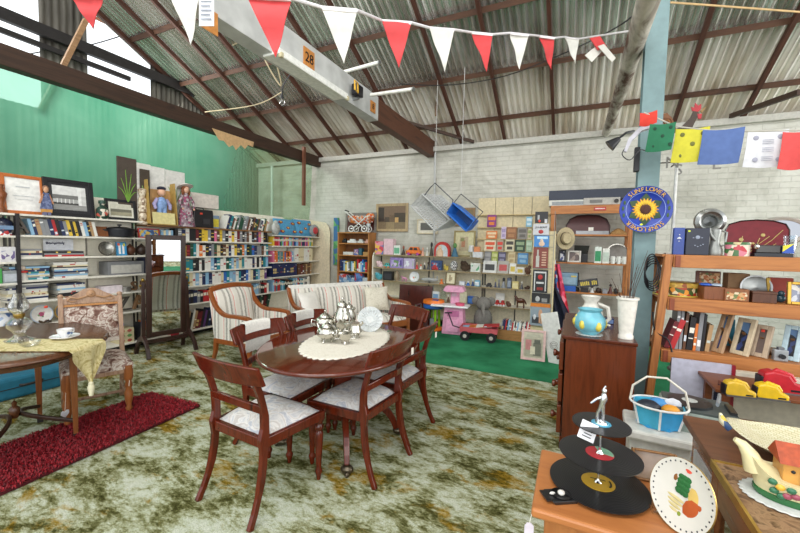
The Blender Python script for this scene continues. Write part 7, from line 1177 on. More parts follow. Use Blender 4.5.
# ================================================================ white cabinet, basket
bk = at(661, 433, Z=.511)
r = thing('white_stool', 'white topped low cabinet under the blue craft basket', 'cabinet', (bk.x-.02, bk.y+.06, 0), -.05); WT = M('c9c7bf', .4); MB().box(.02, .05, .46, .32, .3, .05).build('top', WT, r, .012); MB().box(.02, .06, 0, .27, .24, .46).build('body', M('c8c6be', .4), r, .006)
r = thing('craft_basket', 'blue panelled craft basket with white lacing and cane handle', 'basket', (bk.x, bk.y+.1, .511), -.1); BB = M('2f94c8', .35, var=.1)
mb = MB(); n = 6; R0_, R1_, H_ = .105, .135, .12
for i in range(n):
    a0, a1 = 2*PI*i/n-.5, 2*PI*(i+1)/n-.5; q = [(R0_*math.cos(a0), R0_*.8*math.sin(a0), .005), (R0_*math.cos(a1), R0_*.8*math.sin(a1), .005), (R1_*math.cos(a1), R1_*.8*math.sin(a1), H_), (R1_*math.cos(a0), R1_*.8*math.sin(a0), H_)]
    q2 = [tuple(V(p_)*.95) for p_ in q]; MB().add(q+q2, [(0, 1, 2, 3), (7, 6, 5, 4), (0, 3, 7, 4), (1, 0, 4, 5), (2, 1, 5, 6), (3, 2, 6, 7)]).build('basket_panel', BB if i % 2 else M('3aa0c0', .35, var=.1), r); MB().tube([q[0], q[3]], .006, 6).build('lacing', M('d8d8d4', .6), r)
MB().tube([(R1_*math.cos(2*PI*i/24), R1_*.8*math.sin(2*PI*i/24), H_) for i in range(24)], .006, 6, closed=True).build('rim_lacing', M('d8d8d4', .6), r); MB().lathe([(0, 0), (.1, 0), (.1, .01), (0, .01)], 6, None, 1, .8).build('basket_base', BB, r)
MB().tube([(-R1_, 0, H_), (-R1_*.92, 0, .2), (-.06, 0, .262), (.03, 0, .27), (R1_*.85, 0, .21), (R1_, 0, H_)], .006, 8).build('handle', M('d4cfc0', .5), r)
for i, (x, y, c, lab, s_) in enumerate(((-.05, -.02, '1e2430', 'black folded pouch inside the blue craft basket', (.06, .05, .035)), (.0, .03, '3f86c0', 'blue yarn packet inside the blue craft basket', (.05, .04, .04)), (.05, -.03, 'd8922a', 'orange yarn packet inside the blue craft basket', (.045, .04, .03)), (.07, .03, 'd8dce4', 'white pattern sheet standing in the blue craft basket', (.05, .006, .05)))):
    o = MB().ball((0, 0, 0), s_, 10).build('craft_packet', M(c, .5), None, loc=(bk.x+x, bk.y+.1+y, .511+.105)); tag(o, lab, 'craft supply')
# ================================================================ low chest with the record stand
zL = .685; CHW = WOOD('9a5a30', 'b87642', .35, 3, (.15, 1, 1)); xc0, xc1, yc0, yc1 = -.088, .365, .62, 1.55
r = thing('low_chest', 'light brown low wooden chest carrying the tiered record stand', 'chest', ((xc0+xc1)/2, (yc0+yc1)/2, 0)); w, d = xc1-xc0, yc1-yc0; yf = at(527.7, 507, Z=zL).y
MB().box(0, (yf-yc0)/2, zL-.03, w, yc1-yf, .03).build('top', CHW, r, .008); hh = (yf+yc1)/2-(yc0+yc1)/2
MB().box(.012, hh, .06, w-.05, yc1-yf-.05, zL-.09).build('body', WOOD('94582e', 'b0723e', .4, 3), r, .004); MB().box(.012, hh, 0, w-.04, yc1-yf-.04, .07).build('plinth', CHW, r, .004); MB().box(.02, hh-(yc1-yf)/2+.018, .12, w-.14, .02, zL-.2).build('door', WOOD('8a5028', 'a86a38', .4, 3), r, .004)
tg = at(525.5, 524, Z=zL-.1); r = thing('price_tag', 'white price tag hanging from the corner of the low chest', 'tag', (xc0-.006, yf+.03, zL-.09), .3); MB().plate([(-.014, -.03), (.014, -.03), (.014, .01), (.006, .02), (-.006, .02), (-.014, .01)], -.0015, .0015).build('card', M('dcd4e0', .6), r); MB().tube([(0, 0, .015), (.008, .0, .06)], .0012, 4).build('string', PAPER, r)
p = at(598, 483, Z=zL+.012); VIN = M('141416', .22, var=.05); mv, nt, b = base_mat('vinyl', .28); t = N(nt, 'TexCoord'); ln_ = N(nt, 'VectorMath', operation='LENGTH'); nt.links.new(t.outputs['Object'], ln_.inputs[0]); wv = N(nt, 'Math', operation='MULTIPLY'); wv.inputs[1].default_value = 900; nt.links.new(ln_.outputs['Value'], wv.inputs[0]); sn = N(nt, 'Math', operation='SINE'); nt.links.new(wv.outputs[0], sn.inputs[0]); b.inputs['Base Color'].default_value = lin('1c1c1e'); bump(nt, b, sn.outputs[0], .12, .002)
r = thing('record_stand', 'three tiered cake stand made of vinyl records with a silver dancer', 'cake stand', (p.x, p.y, zL)); 
for z, R_, lc, lc2, kk in ((.012, .150, 'd0a42c', '3a3418', 0), (.112, .125, 'c8323c', '8ac0a0', 1), (.214, .0875, '4a9ab8', '8ac4d8', 2)):
    rec = MB().lathe([(.004, 0), (R_, 0), (R_, .0025), (.055*R_/.15+.01, .003), (.004, .003)], 64).build('record', mv, r, loc=(0, 0, z)); q = R_*.34
    MB().lathe([(0, .0032), (q, .0032), (q, .0042), (0, .0042)], 36).build('record_label', M(lc, .4, var=.05), rec)
    mb = MB()
    if kk == 0: mb.tube([(q*.75*math.cos(a*.12-.5), q*.75*math.sin(a*.12-.5), .0045) for a in range(9)], .003, 5); mb.box(0, q*.3, .0042, q*.9, .004, .0006)
    elif kk == 1: mb.prism([(0, 0)]+[(q*.98*math.cos(a*PI/12-.2), q*.98*math.sin(a*PI/12-.2)) for a in range(9)], .0043, .0048)
    else: mb.tube([(q*.7*math.cos(a*PI/12), q*.7*math.sin(a*PI/12), .0044) for a in range(24)], .0012, 5, closed=True)
    mb.build('label_print', M(lc2, .4), rec)
MB().tube([(0, 0, 0), (0, 0, .22)], .004, 10).build('rod', CHROME, r); MB().lathe([(.02, 0), (.02, .01), (.006, .014)], 16).build('foot', CHROME, r)
for z in (.016, .116, .218): MB().lathe([(.012, z), (.007, z+.006), (.004, z+.012)], 12).build('collar', CHROME, r)
sf = MB().tube([(-.012, 0, .222), (-.012, 0, .25), (-.005, 0, .268), (0, 0, .285)], [.007, .005, .006, .008], 8).tube([(.004, 0, .222), (.004, 0, .25), (.0, 0, .285)], [.006, .005, .008], 8).tube([(0, 0, .285), (.004, 0, .305), (.003, 0, .318)], [.009, .011, .007], 8); sf.tube([(.004, 0, .31), (-.018, -.004, .298), (-.034, -.006, .282)], [.005, .004, .003], 6).tube([(.006, 0, .312), (.0, 0, .33), (.008, 0, .345)], [.005, .004, .003], 6).ball((.004, 0, .328), (.008, .008, .01), 10); sf.build('dancer_figure', M('d8dadd', .15, .9), r); MB().lathe([(.018, .217), (.014, .224), (0, .225)], 14).build('figure_base', CHROME, r)
c_ = MB(); c_.M = rot(-.3, .35, .2, (-.04, -.05, .205)); c_.box(0, 0, -.03, .052, .001, .058); c_.build('price_card', M('e6e6ea', .6), r); c_ = MB(); c_.M = rot(-.3, .35, .2, (-.04, -.051, .205))
for i in range(4): c_.box(.002*i, -.0008, -.02+.009*i, .028-.004*i, .0005, .003)
c_.build('card_writing', M('2a2a30'), r)
# ashtray
p = at(561, 498, Z=zL); r = thing('ashtray', 'square pewter ashtray with two handles on the low chest', 'ashtray', (p.x, p.y, zL), .55); PW = M('4a4a4c', .3, .85); MB().plate([(-.036, 0), (.036, 0), (.045, .012), (-.045, .012)], -.032, .032).build('tray', PW, r, .003); MB().lathe([(.028, .0125), (.03, .015), (.02, .013), (0, .0128)], 24).build('bowl', M('2c2c2e', .3, .8), r); MB().ball((0, 0, .018), (.012, .011, .008), 10).ball((-.03, .0, .018), (.01, .004, .005), 8).build('china_flower', M('d4d0c8', .3), r)
for s in (-1, 1): MB().box(s*.05, 0, .009, .02, .05, .004).build('handle', PW, r)
# painted plate
p = at(679, 530, Z=zL); cr_ = at(677, 494, Y=p.y+.03); R_ = .098; r = thing('pierced_plate', 'white pierced rim plate painted with cheese fruit and bottles', 'plate', (p.x-.005, p.y+.005, zL), -.95); Mx = rot(-.24) @ rot(PI/2, 0, 0, (0, 0, R_)); PLM = M('dcd9d0', .15, var=.03)
mb = MB(); mb.M = Mx; mb.lathe([(0, 0), (R_*.62, 0), (R_*.7, .006), (R_, .015), (R_*.995, .019), (R_*.7, .01), (0, .004)], 48); mb.build('dish', PLM, r)
mb = MB(); mb.M = Mx; mb.lathe([(R_*.985, .0185), (R_*1.005, .019), (R_*1.005, .0145)], 48); mb.build('gilt_rim', M('c9a65a', .25, .6), r)
mb = MB(); mb.M = Mx
for i in range(34): a = 2*PI*i/34; mb.ball((R_*.9*math.cos(a), R_*.9*math.sin(a), .0168), (.0028, .0028, .0009), 6)
mb.build('pierced_holes', M('2a2a30'), r)
def dab(nm, items, mm, lift=.0065):
    mb = MB(); mb.M = Mx
    for x, y, a_, b_ in items: mb.ball((x*R_*1.15, y*R_*1.15+.003, lift), (a_*R_*1.22, b_*R_*1.22, .0015), 10)
    mb.build(nm, mm, r)
dab('painted_shade', [(-.02, -.42, .5, .16), (-.4, -.15, .12, .3)], M('8a5a44', .2), .0055); dab('painted_sky', [(.15, .3, .35, .3)], M('9ab0c8', .2), .005); dab('painted_cheese', [(.3, .1, .2, .3)], M('d8b868', .2)); dab('painted_jug', [(.3, -.28, .25, .28), (.48, -.08, .1, .1)], M('b8582c', .2), .0075); dab('painted_leaves', [(-.15+.09*(i % 3), .02+.12*(i//3), .09, .08) for i in range(12)], M('2f6a3a', .2), .008); dab('painted_pot', [(-.16, -.2-.1*i, .24-.02*i, .045) for i in range(4)], M('d8c890', .2), .008); dab('painted_mushroom', [(-.35, .38, .14, .1), (-.3, .28, .06, .1)], M('8a5a30', .2), .0075); dab('price_dot', [(0, .66, .1, .12)], M('e0503c', .4), .0105); dab('painted_apple', [(.02, -.52, .06, .07)], M('8a9a3a', .2), .008)
MB().tube([(-.06, .05, .004), (-.06, -.02, .004), (-.06, -.03, .03)], .005, 6).tube([(.06, .05, .004), (.06, -.02, .004), (.06, -.03, .03)], .005, 6).tube([(-.06, .05, .004), (0, .06, .07), (.06, .05, .004)], .005, 6).build('glass_stand', GLASS('f0f2f2', .05), r)
# frame standing at the back of the chest
p = at(650, 467, Z=zL); framed('leaning_picture', 'thin brown wood frame leaning at the back of the low chest', (p.x-.0, yc1-.05, zL), .12, .135, .1, .008, WOOD('6a4422', '8a6034', .4), M('8c7460', .15), None, .35)
# ================================================================ display cabinets at the picture edge
zD = .80; XD = .435; WD = WOOD('5e321a', '8a5530', .25, 4, (1, .15, 1))
r = thing('sideboard', 'plain brown topped sideboard carrying the cream boat shaped dish', 'sideboard', (XD+.55, 1.7, 0)); MB().box(0, 0, zD-.03, 1.1, .36, .03).build('top', WOOD('4e3020', '6f4a34', .3, 3, (.12, 1, 1)), r, .004); MB().box(.02, 0, .05, 1.02, .32, zD-.08).build('body', WD, r, .004); MB().box(-.505, 0, .08, .03, .3, zD-.14).build('side_panel', WD, r); MB().box(-.523, 0, .2, .008, .2, zD-.3).build('side_glass', M('c2c6c8', .1), r); MB().box(.02, 0, 0, .98, .3, .05).build('plinth', DARK, r)
r = thing('display_cabinet', 'glass sided display cabinet with gold trim and mottled brown top', 'cabinet', (XD+.4, 1.16, 0)); BUR = SWIRL([(.35, '6e5038'), (.5, '9c7c5c'), (.62, '4f3826'), (.75, '8a6a4c')], 26, .6, .3, 6, 0); D2 = .7
MB().box(0, 0, zD-.022, .8, D2, .02).build('top', BUR, r, .003)
for s in (-1, 1): MB().box(s*.4, 0, zD-.024, .008, D2+.008, .026).build('gold_trim', M('c8a654', .3, .8), r)
MB().box(0, D2/2, zD-.024, .8, .008, .026).build('gold_trim', M('c8a654', .3, .8), r); MB().box(0, -D2/2, zD-.024, .8, .008, .026).build('gold_trim', M('c8a654', .3, .8), r)
for y in (-D2/2+.03, D2/2-.03): MB().box(-.385, y, .04, .03, .06, zD-.066).build('door_stile', WD, r, .003)
MB().box(-.385, 0, zD-.115, .03, D2-.12, .091).build('door_rail', WD, r, .003); MB().box(-.385, 0, .04, .03, D2-.12, .08).build('door_rail', WD, r, .003); MB().box(-.385, 0, .12, .005, D2-.12, zD-.235).build('glass_pane', GLASS('f2f6f6', .02), r); MB().box(.38, 0, .04, .02, D2-.02, zD-.07).build('back_panel', M('a9aaa6', .5), r)
for y in (-D2/2+.006, D2/2-.006): MB().box(.0, y, .04, .74, .012, zD-.07).build('end_panel', WD, r)
MB().box(0, 0, .4, .72, D2-.06, .008).build('glass_shelf', GLASS('e8f0f0', .02), r); MB().box(0, 0, 0, .76, D2-.02, .04).build('plinth', DARK, r)
for i, (x, y) in enumerate(((-.22, -.12), (-.2, .1), (-.05, 0))): q = thing('crystal_goblet', ('crystal goblet nearest the viewer inside the glass cabinet', 'crystal goblet towards the sideboard inside the glass cabinet', 'crystal goblet deep inside the glass cabinet')[i], 'glass', (XD+.4+x, 1.16+y, .408)); MB().lathe([(.035, 0), (.006, .01), (.006, .08), (.035, .11), (.04, .17), (.036, .17), (.03, .115), (0, .09)], 18).build('goblet', GLASS('f4f4ee', .04), q)
# boat shaped dish
p = at(726, 424, Z=zD+.055); r = thing('boat_dish', 'large cream woven textured boat shaped dish on the sideboard', 'dish', (p.x+.28, p.y-.07, zD), -.2); m, nt, b = base_mat('basket_glaze', .25); ck = N(nt, 'TexBrick'); ck.inputs['Scale'].default_value = 30; ck.inputs['Color1'].default_value = lin('d4ceb2'); ck.inputs['Color2'].default_value = lin('c9c2a0'); ck.inputs['Mortar'].default_value = lin('a09872'); nt.links.new(coords(nt), ck.inputs['Vector']); nt.links.new(ck.outputs['Color'], b.inputs['Base Color']); bump(nt, b, ck.outputs['Fac'], -.4, .003)
def boat(u, v, off=0):
    a = 2*PI*u; q = v; ex = .29*(.45+.55*q); ey = .17*(.4+.6*q); return (ex*math.cos(a)*(1-off), ey*math.sin(a)*(1-off), .004+off*.05+.045*q*q+.03*q*max(0, -math.cos(a))**8)
vs = []; nn = 40
for k_, off in ((0, 0), (1, .05)):
    for j in range(9): vs += [boat(i/nn, (j/8) if k_ == 0 else (1-j/8), off) for i in range(nn)]
fs = [(j*nn+i, j*nn+(i+1) % nn, j*nn+nn+(i+1) % nn, j*nn+nn+i) for j in range(17) for i in range(nn)]+[tuple(range(nn-1, -1, -1)), tuple(range(17*nn, 18*nn))]
MB().add(vs, fs, True).build('dish_body', m, r); MB().tube([(-.275, 0, .055), (-.3, 0, .07), (-.308, 0, .095)], [.022, .013, .004], 10).build('prow', PRINT(['d8d2b4', '3a5a8a', 'd0b848', 'd8d2b4'], 40, .3), r)
# cottage teapot
p = at(778, 500, Z=zD); cx_, cy_ = p.x+.042, p.y+.02
o = doily_mesh(.115, .09, 0, 0, 30, .006).build('doily', DOI, None, loc=(cx_, cy_, zD+.0015), rz=.1); md = o.modifiers.new('t', 'SOLIDIFY'); md.thickness = .001; md.offset = 1; tag(o, 'white lace doily under the cottage ornament on the glass cabinet', 'doily')
r = thing('cottage_ornament', 'pottery boat ornament with red roofed cottage and painted flowers', 'ornament', (cx_, cy_, zD+.003), -.05); CRM = M('dcd2a4', .2)
def hull(u, v): a = 2*PI*u; k_ = .75+.25*v; return (.105*k_*math.cos(a), .068*k_*math.sin(a), .062*v+.05*max(0, -math.cos(a))**4*v*v)
vs = [hull(i/36, j/6) for j in range(7) for i in range(36)]; fs = [(j*36+i, j*36+(i+1) % 36, j*36+36+(i+1) % 36, j*36+36+i) for j in range(6) for i in range(36)]+[tuple(range(35, -1, -1))]; vs.append((0, 0, .05)); fs += [(6*36+i, 6*36+(i+1) % 36, len(vs)-1) for i in range(36)]
MB().add(vs, fs, True).build('hull', CRM, r); MB().lathe([(.78, 0), (.83, .008), (.82, .018), (.77, .02)], 36, None, .108, .072).build('green_band', M('2f6a3c', .25), r)
MB().tube([(-.085, 0, .06), (-.1, 0, .1), (-.118, 0, .125), (-.135, 0, .135)], [.028, .02, .013, .007], 10).build('bow_spout', CRM, r)
MB().plate([(-.04, .05), (.05, .05), (.05, .115), (-.04, .115)], -.035, .035).build('cottage_wall', M('c8924a', .3), r, .003); MB().prism([(-.045, .11), (.045, .11), (0, .155)], -.05, .06, Matrix(((0, 0, 1, 0), (1, 0, 0, 0), (0, 1, 0, 0), (0, 0, 0, 1)))).build('roof', M('a84a2a', .35, var=.25, sc=50), r); MB().box(.015, -.037, .055, .04, .006, .04).build('doorway', M('8aa0b0', .3), r); MB().ball((-.02, -.036, .09), (.005, .003, .005), 8).build('window_hole', BLACK, r); MB().ball((.01, -.05, .145), (.012, .006, .006), 8).build('price_dot', M('c8d838'), r)
for nm, cl, pts in (('yellow_flower', 'd8a83a', ((-.05, .05), (.03, .035), (.075, .045))), ('pink_flower', '9a4a5a', ((-.02, .035), (.0, .03), (-.035, .03))), ('green_leaf', '2f6a4a', ((-.065, .06), (-.06, .035), (-.03, .05), (.015, .03), (.05, .03), (.06, .05), (-.045, .025)))):
    for x, z in pts: MB().ball((x, -.068*math.sqrt(max(0, 1-(x/.105)**2))*(.75+.25*z/.062)-.001, z), (.011, .006, .009), 8).build(nm, M(cl, .3), r)
# ================================================================ hung things
def pennant_rope():
    A, Bq = at(203, -4, Y=1.9), at(612, 40, Y=PYY-.1); return A, Bq
# pennants: (px left, px right, top y, tip x, tip y, colour)
PN = ((70, 103, -4, 92, 28, 'r'), (163, 202, -22, 191, 45, 'w'), (247, 291, -3, 276, 58, 'r'), (322, 357, 9, 344, 64, 'w'), (382, 411, 22, 399, 68, 'r'), (429.5, 454, 29, 445, 71, 'w'), (471.5, 492.5, 33.5, 487, 71, 'r'), (510, 528.5, 34, 519.5, 69.5, 'w'), (539.5, 554.5, 37, 551, 70, 'r'), (565, 579, 37.5, 575, 64, 'w'))
LABP = ('red pennant at the roof corner above the dark tie beam', 'large white pennant beside the paper sheet', 'largest red pennant in front of the white beam', 'white pennant between the plate 28 and the red pennant', 'red pennant above the end of the white beam', 'white pennant under the twisted rope', 'red pennant in the middle of the roof bunting', 'white pennant under the roof purlin', 'small faded red pennant near the blue post', 'smallest white pennant near the blue post')
RP = M('c43a3c', .7, var=.06); WPN = M('cfcdc5', .7, var=.06)
HGT = .30; tops = []
for i, (xa_, xb_, yt, xt, yt2, c) in enumerate(PN):
    dep = HGT*FPX/max(8, yt2-yt) if i > 1 else (2.6 if i == 0 else 1.7); dep = min(dep, 4.3)
    pa, pb, pt = [EYE+(CF+CR*((x-400)/FPX)-CU*((y-266.5)/FPX))*dep for x, y in ((xa_, yt), (xb_, yt+(3 if i < 4 else 2)), (xt, yt2))]
    r = thing('pennant', LABP[i], 'pennant', pa, 0, 'red and white roof bunting'); nrm = (pb-pa).cross(pt-pa).normalized()*.003
    mb = MB(); n = 8; vs = []; fs = []
    for j in range(n+1):
        l_ = pa+(pt-pa)*(j/n); q = pb+(pt-pb)*(j/n); wv = CF*.012*math.sin(j*1.1+i); vs += [l_-pa+wv, (l_+q)/2-pa+wv*1.5, q-pa+wv*.5]
    nv = len(vs); vs += [p_+nrm for p_ in vs]
    for j in range(n):
        for k in (0, 1): a = 3*j+k; fs += [(a, a+1, a+4, a+3), (nv+a+3, nv+a+4, nv+a+1, nv+a)]
    mb.add(vs, fs, True).build('flag_cloth', RP if c == 'r' else WPN, r); MB().bar((0, 0, 0), pb-pa, .012, .012).build('hem', M('d8d4d4', .6), r); tops += [(pa, pb)]
seq = [EYE+(CF+CR*((150-400)/FPX)-CU*((-26-266.5)/FPX))*1.75]+[p_ for ab in tops[1:] for p_ in ab]+[V((PX-.05, PYY-.05, at(612, 39, Y=PYY).z))]
tag(MB().tube([p_+V((0, 0, .008)) for p_ in seq], .009, 6).build('bunting_tape', M('d6d2d4', .6)), 'white tape carrying the red and white pennants under the roof', 'bunting')
tag(MB().tube([tops[0][0]+V((-.3, 0, .12)), tops[0][0], tops[0][1], tops[0][1]+V((.5, -.3, .35))], .008, 6).build('bunting_tape', M('c8c4c4', .6)), 'white tape carrying the single red pennant at the roof corner', 'bunting')
def depth_pt(px, py, dep): return EYE+(CF+CR*((px-400)/FPX)-CU*((py-266.5)/FPX))*dep
a, c = depth_pt(199, -18, 1.9), depth_pt(214, 27, 1.9); r = thing('paper_sheet', 'white printed paper sheet pinned beside the large white pennant', 'paper', a); d_ = depth_pt(214, -18, 1.9)-a; e_ = depth_pt(199, 26, 1.9)-a; nn_ = d_.cross(e_).normalized()*.002; MB().add([(0, 0, 0), d_, d_+e_, e_, nn_, d_+nn_, d_+e_+nn_, e_+nn_], [(0, 1, 2, 3), (7, 6, 5, 4), (0, 4, 5, 1), (1, 5, 6, 2), (2, 6, 7, 3), (3, 7, 4, 0)]).build('sheet', M('e2e4e8', .6), r)
mb = MB(); mb.M = None
for i in range(5): s0 = d_*.15+e_*(.45+.1*i); mb.bar(s0-CF*.004, s0+d_*(.6 if i % 2 else .7)-CF*.004, .003, .004)
mb.build('printed_line', M('9aa0b0', .6), r)
# knotted end
for i, (pts, c, lab) in enumerate((((((585, 55), (600, 43), (606, 47), (592, 62))), WPN, 'white pennant end knotted at the blue post'), (((590, 38), (600, 36), (607, 47), (598, 50)), RP, 'red pennant end knotted at the blue post'), (((598, 46), (604, 44), (616, 58), (612, 62)), WPN, 'thin white pennant tail hanging at the blue post'))):
    w4 = [depth_pt(x, y, 3.15-.02*i) for x, y in pts]; o0 = w4[0]; nn_ = (w4[1]-o0).cross(w4[2]-o0).normalized()*.006; tag(MB().add([p_-o0 for p_ in w4]+[p_-o0+nn_ for p_ in w4], [(0, 1, 2, 3), (7, 6, 5, 4), (0, 4, 5, 1), (1, 5, 6, 2), (2, 6, 7, 3), (3, 7, 4, 0)]).build('pennant', c, None, loc=o0), lab, 'pennant', 'red and white roof bunting')
# prayer flags
YF_ = 3.35
FL = ((640, 657, 113, 125, 'cf3a2c', 'red prayer flag bunched at the blue post', -.3, 0), (650, 676, 124, 150, '1f6a48', 'green prayer flag with dark print beside the post', .05, .02), (676, 710, 129, 161, 'c4bc36', 'yellow prayer flag with dark print', .02, .0), (703, 745, 130, 163, '51689c', 'slate blue prayer flag', .03, .02), (748, 789, 132, 166, 'd2d2d6', 'white prayer flag with grey print', .02, .0), (783, 815, 132, 168, 'cf4a48', 'red prayer flag at the edge of the string', .02, .02))
for i, (xa_, xb_, yt, yb, c, lab, tilt, dy) in enumerate(FL):
    Yq = YF_-dy; pa, pb = at(xa_, yt, Y=Yq), at(xb_, yt+2, Y=Yq); hz = pa.z-at((xa_+xb_)/2, yb, Y=Yq).z; w = pb.x-pa.x; r = thing('prayer_flag', lab, 'flag', pa, 0, 'prayer flags strung from the blue post')
    MB().grid(lambda u, v: (u*w+(-.02*v if i != 0 else 0), .012*math.sin(5*u+i)*v-.01*math.sin(3*v), -hz*v-.03*tilt*u-.01*math.sin(PI*u)), 12, 10, thick=(0, .003, 0)).build('flag_cloth', M(c, .8, var=.08), r)
    if i in (1, 2, 4):
        for k in range(7):
            mb = MB(); u, v = ((.2, .2), (.8, .2), (.5, .5), (.2, .82), (.8, .82), (.5, .28), (.5, .75))[k]
            if i == 4 and k in (2, 5, 6):
                for j in range(3): mb.box(w*u, -.006+.012*math.sin(5*u+i)*v-.01*math.sin(3*v), -hz*(v+.05*j), w*.28, .002, hz*.012)
            elif k < 5: mb.ball((w*u, -.002+.012*math.sin(5*u+i)*v-.01*math.sin(3*v), -hz*v), (w*.075, .003, hz*.07), 8)
            if mb.v: mb.build('printed_emblem', M('6a6a30' if i == 2 else '16402c' if i == 1 else '9a9aa8', .8), r)
sp = [at(644, 113, Y=YF_), at(676, 127, Y=YF_), at(710, 131, Y=YF_), at(748, 132, Y=YF_), at(800, 131, Y=YF_), at(840, 128, Y=YF_)]
tag(MB().tube([p_+V((0, 0, .004)) for p_ in sp], .005, 6).build('flag_cord', M('b8b4a8', .7)), 'pale cord carrying the prayer flags from the blue post', 'cord')
r = thing('white_ribbon', 'white crumpled ribbon hanging at the blue post beside the flags', 'ribbon', at(632, 140, Y=3.5)); o0 = V(r.location); MB().sweep([at(x, y, Y=3.5)-o0 for x, y in ((652, 126), (640, 130), (630, 140), (625, 152))], [(.03, .05), (.03, .06), (.03, .06), (.02, .03)], (0, 1, 0)).build('ribbon', M('c8c6d0', .7), r)
r = thing('flood_lamp', 'small black flood lamp fixed to the blue post', 'lamp', at(616, 141, Y=3.6)); MB().lathe([(.05, -.06), (.03, 0), (.018, .03)], 14, rot(0, .9, 0)).build('lamp_head', BLACK, r); MB().tube([(.02, 0, .02), (.07, .0, .06), (.13, .05, .08)], .01, 6).build('bracket', BLACK, r)
cable('power_cable', [(628, 145, 3.55), (622, 154, 3.55), (630, 160, 3.55), (640, 150, 3.6), (648, 152, 3.65)], .004, BLACK, 'loose black lead looping below the flood lamp')
tag(MB().box(0, 0, 0, .04, .05, .2).build('switch_box', BLACK, None, .006, loc=at(636, 172, Y=3.68)), 'narrow black switch box on the side of the blue post', 'switch')
# weathervane with rooster
pz = at(677, 162, Y=3.78); pb = V((pz.x, 3.78, 1.45)); r = thing('weathervane', 'white poled weathervane with a painted metal rooster on top', 'weathervane', pb); ztop = at(677, 128, Y=3.78).z-1.45; za = pz.z-1.45
MB().tube([(0, 0, 0), (0, 0, za+.02)], .012, 10).build('pole', M('dcdcd8', .4), r); MB().tube([(0, 0, za), (0, 0, ztop)], .006, 8).build('spindle', DARK, r); MB().tube([(-.2, .0, za), (.28, 0, za)], .006, 6).build('arm', M('6a6660', .5), r); MB().tube([(.0, -.2, za), (0, .2, za)], .006, 6).build('arm', M('6a6660', .5), r)
for x, y, t in ((-.06, -.16, 'N'), (.26, .0, 'E'), (.05, .18, 'S'), (-.2, 0, 'W')): MB().text(t, .13, rot(PI/2, 0, 0, (x, y, za-.035)), .004).build('direction_letter', M('8a8884', .5), r)
q = lambda px, py: (at(px, py, Y=3.78).x-pb.x, at(px, py, Y=3.78).z-1.45)
MB().plate([q(*z) for z in ((674, 130), (682, 126), (690, 118), (693, 111), (697, 110), (699, 114), (696, 120), (692, 128), (684, 134), (676, 135))], -.006, .006).build('rooster_body', M('3a2a1c', .5), r)
MB().plate([q(*z) for z in ((692, 111), (691, 107), (694, 108), (695, 103), (698, 106), (701, 104), (701, 109), (698, 112))], -.007, .007).plate([q(*z) for z in ((697, 114), (702, 114), (701, 119), (698, 119))], -.007, .007).build('comb', M('a8242c', .5), r); MB().plate([q(*z) for z in ((700, 111), (707, 106), (702, 113))], -.006, .006).build('beak', M('8a6a3a', .5), r)
MB().plate([q(*z) for z in ((677, 131), (672, 118), (667, 113), (661, 114), (658, 120), (659, 130), (664, 122), (668, 121), (671, 127), (673, 135))], -.005, .005).build('tail', M('7a4a22', .5), r)
for i in range(4): MB().tube([(q(676-1.5*i, 130)[0], 0, q(676, 131)[1]), (q(670-2*i, 120)[0], 0, q(670, 119+i)[1]), (q(662-1*i, 120)[0], 0, q(662, 119+3*i)[1]), (q(660-i, 128)[0], 0, q(660, 128)[1])], .008, 6).build('tail_feather', M(('6a3a1c', '8a5a24', '4a2a18', '7a4a20')[i], .5), r)
MB().box(0, 0, 0, .09, .09, .012).build('base', M('c8c8c4', .4), r)
# sunflower sign
cs, R_ = at(645, 209.5, Y=PYY-.12), .215; R_ = (at(672, 209, Y=PYY-.12).x-at(618, 209, Y=PYY-.12).x)/2; r = thing('sunflower_sign', 'round blue sign with a sunflower and yellow lettering on the post', 'sign', (cs.x, PYY-.11, cs.z), .1); BLS = M('1c3798', .35, var=.12, sc=9); Mx = rot(PI/2, 0, 0)
mb = MB(); mb.M = Mx; mb.lathe([(0, .0), (R_*.7, .0), (R_*.76, .014), (R_, .022), (R_, .03), (R_*.74, .022), (R_*.68, .01), (0, .01)], 56); mb.build('dish', BLS, r); mb = MB(); mb.M = Mx; mb.lathe([(R_*.98, .029), (R_*1.01, .03), (R_*1.01, .02)], 56); mb.build('rim', M('16246a', .35), r)
mb = MB(); mb.M = Mx; mb.lathe([(R_*.735, .0225), (R_*.755, .0235)], 56); mb.build('inner_ring', M('8aa0d8', .3), r)
mb = MB(); mb.M = Mx
for i in range(6):
    mb = MB(); mb.M = Mx; a = PI/6+i*PI/3; c_, s_ = math.cos(a), math.sin(a); n_ = (-s_, c_); mb.add([(R_*.25*c_, R_*.25*s_, .013), (R_*(.48*c_+.19*n_[0]), R_*(.48*s_+.19*n_[1]), .014), (R_*.72*c_, R_*.72*s_, .013), (R_*(.48*c_-.19*n_[0]), R_*(.48*s_-.19*n_[1]), .014), (R_*.45*c_, R_*.45*s_, .0175)], [(0, 1, 4), (1, 2, 4), (2, 3, 4), (3, 0, 4)]); mb.build('leaf', M('2a4626', .5), r)
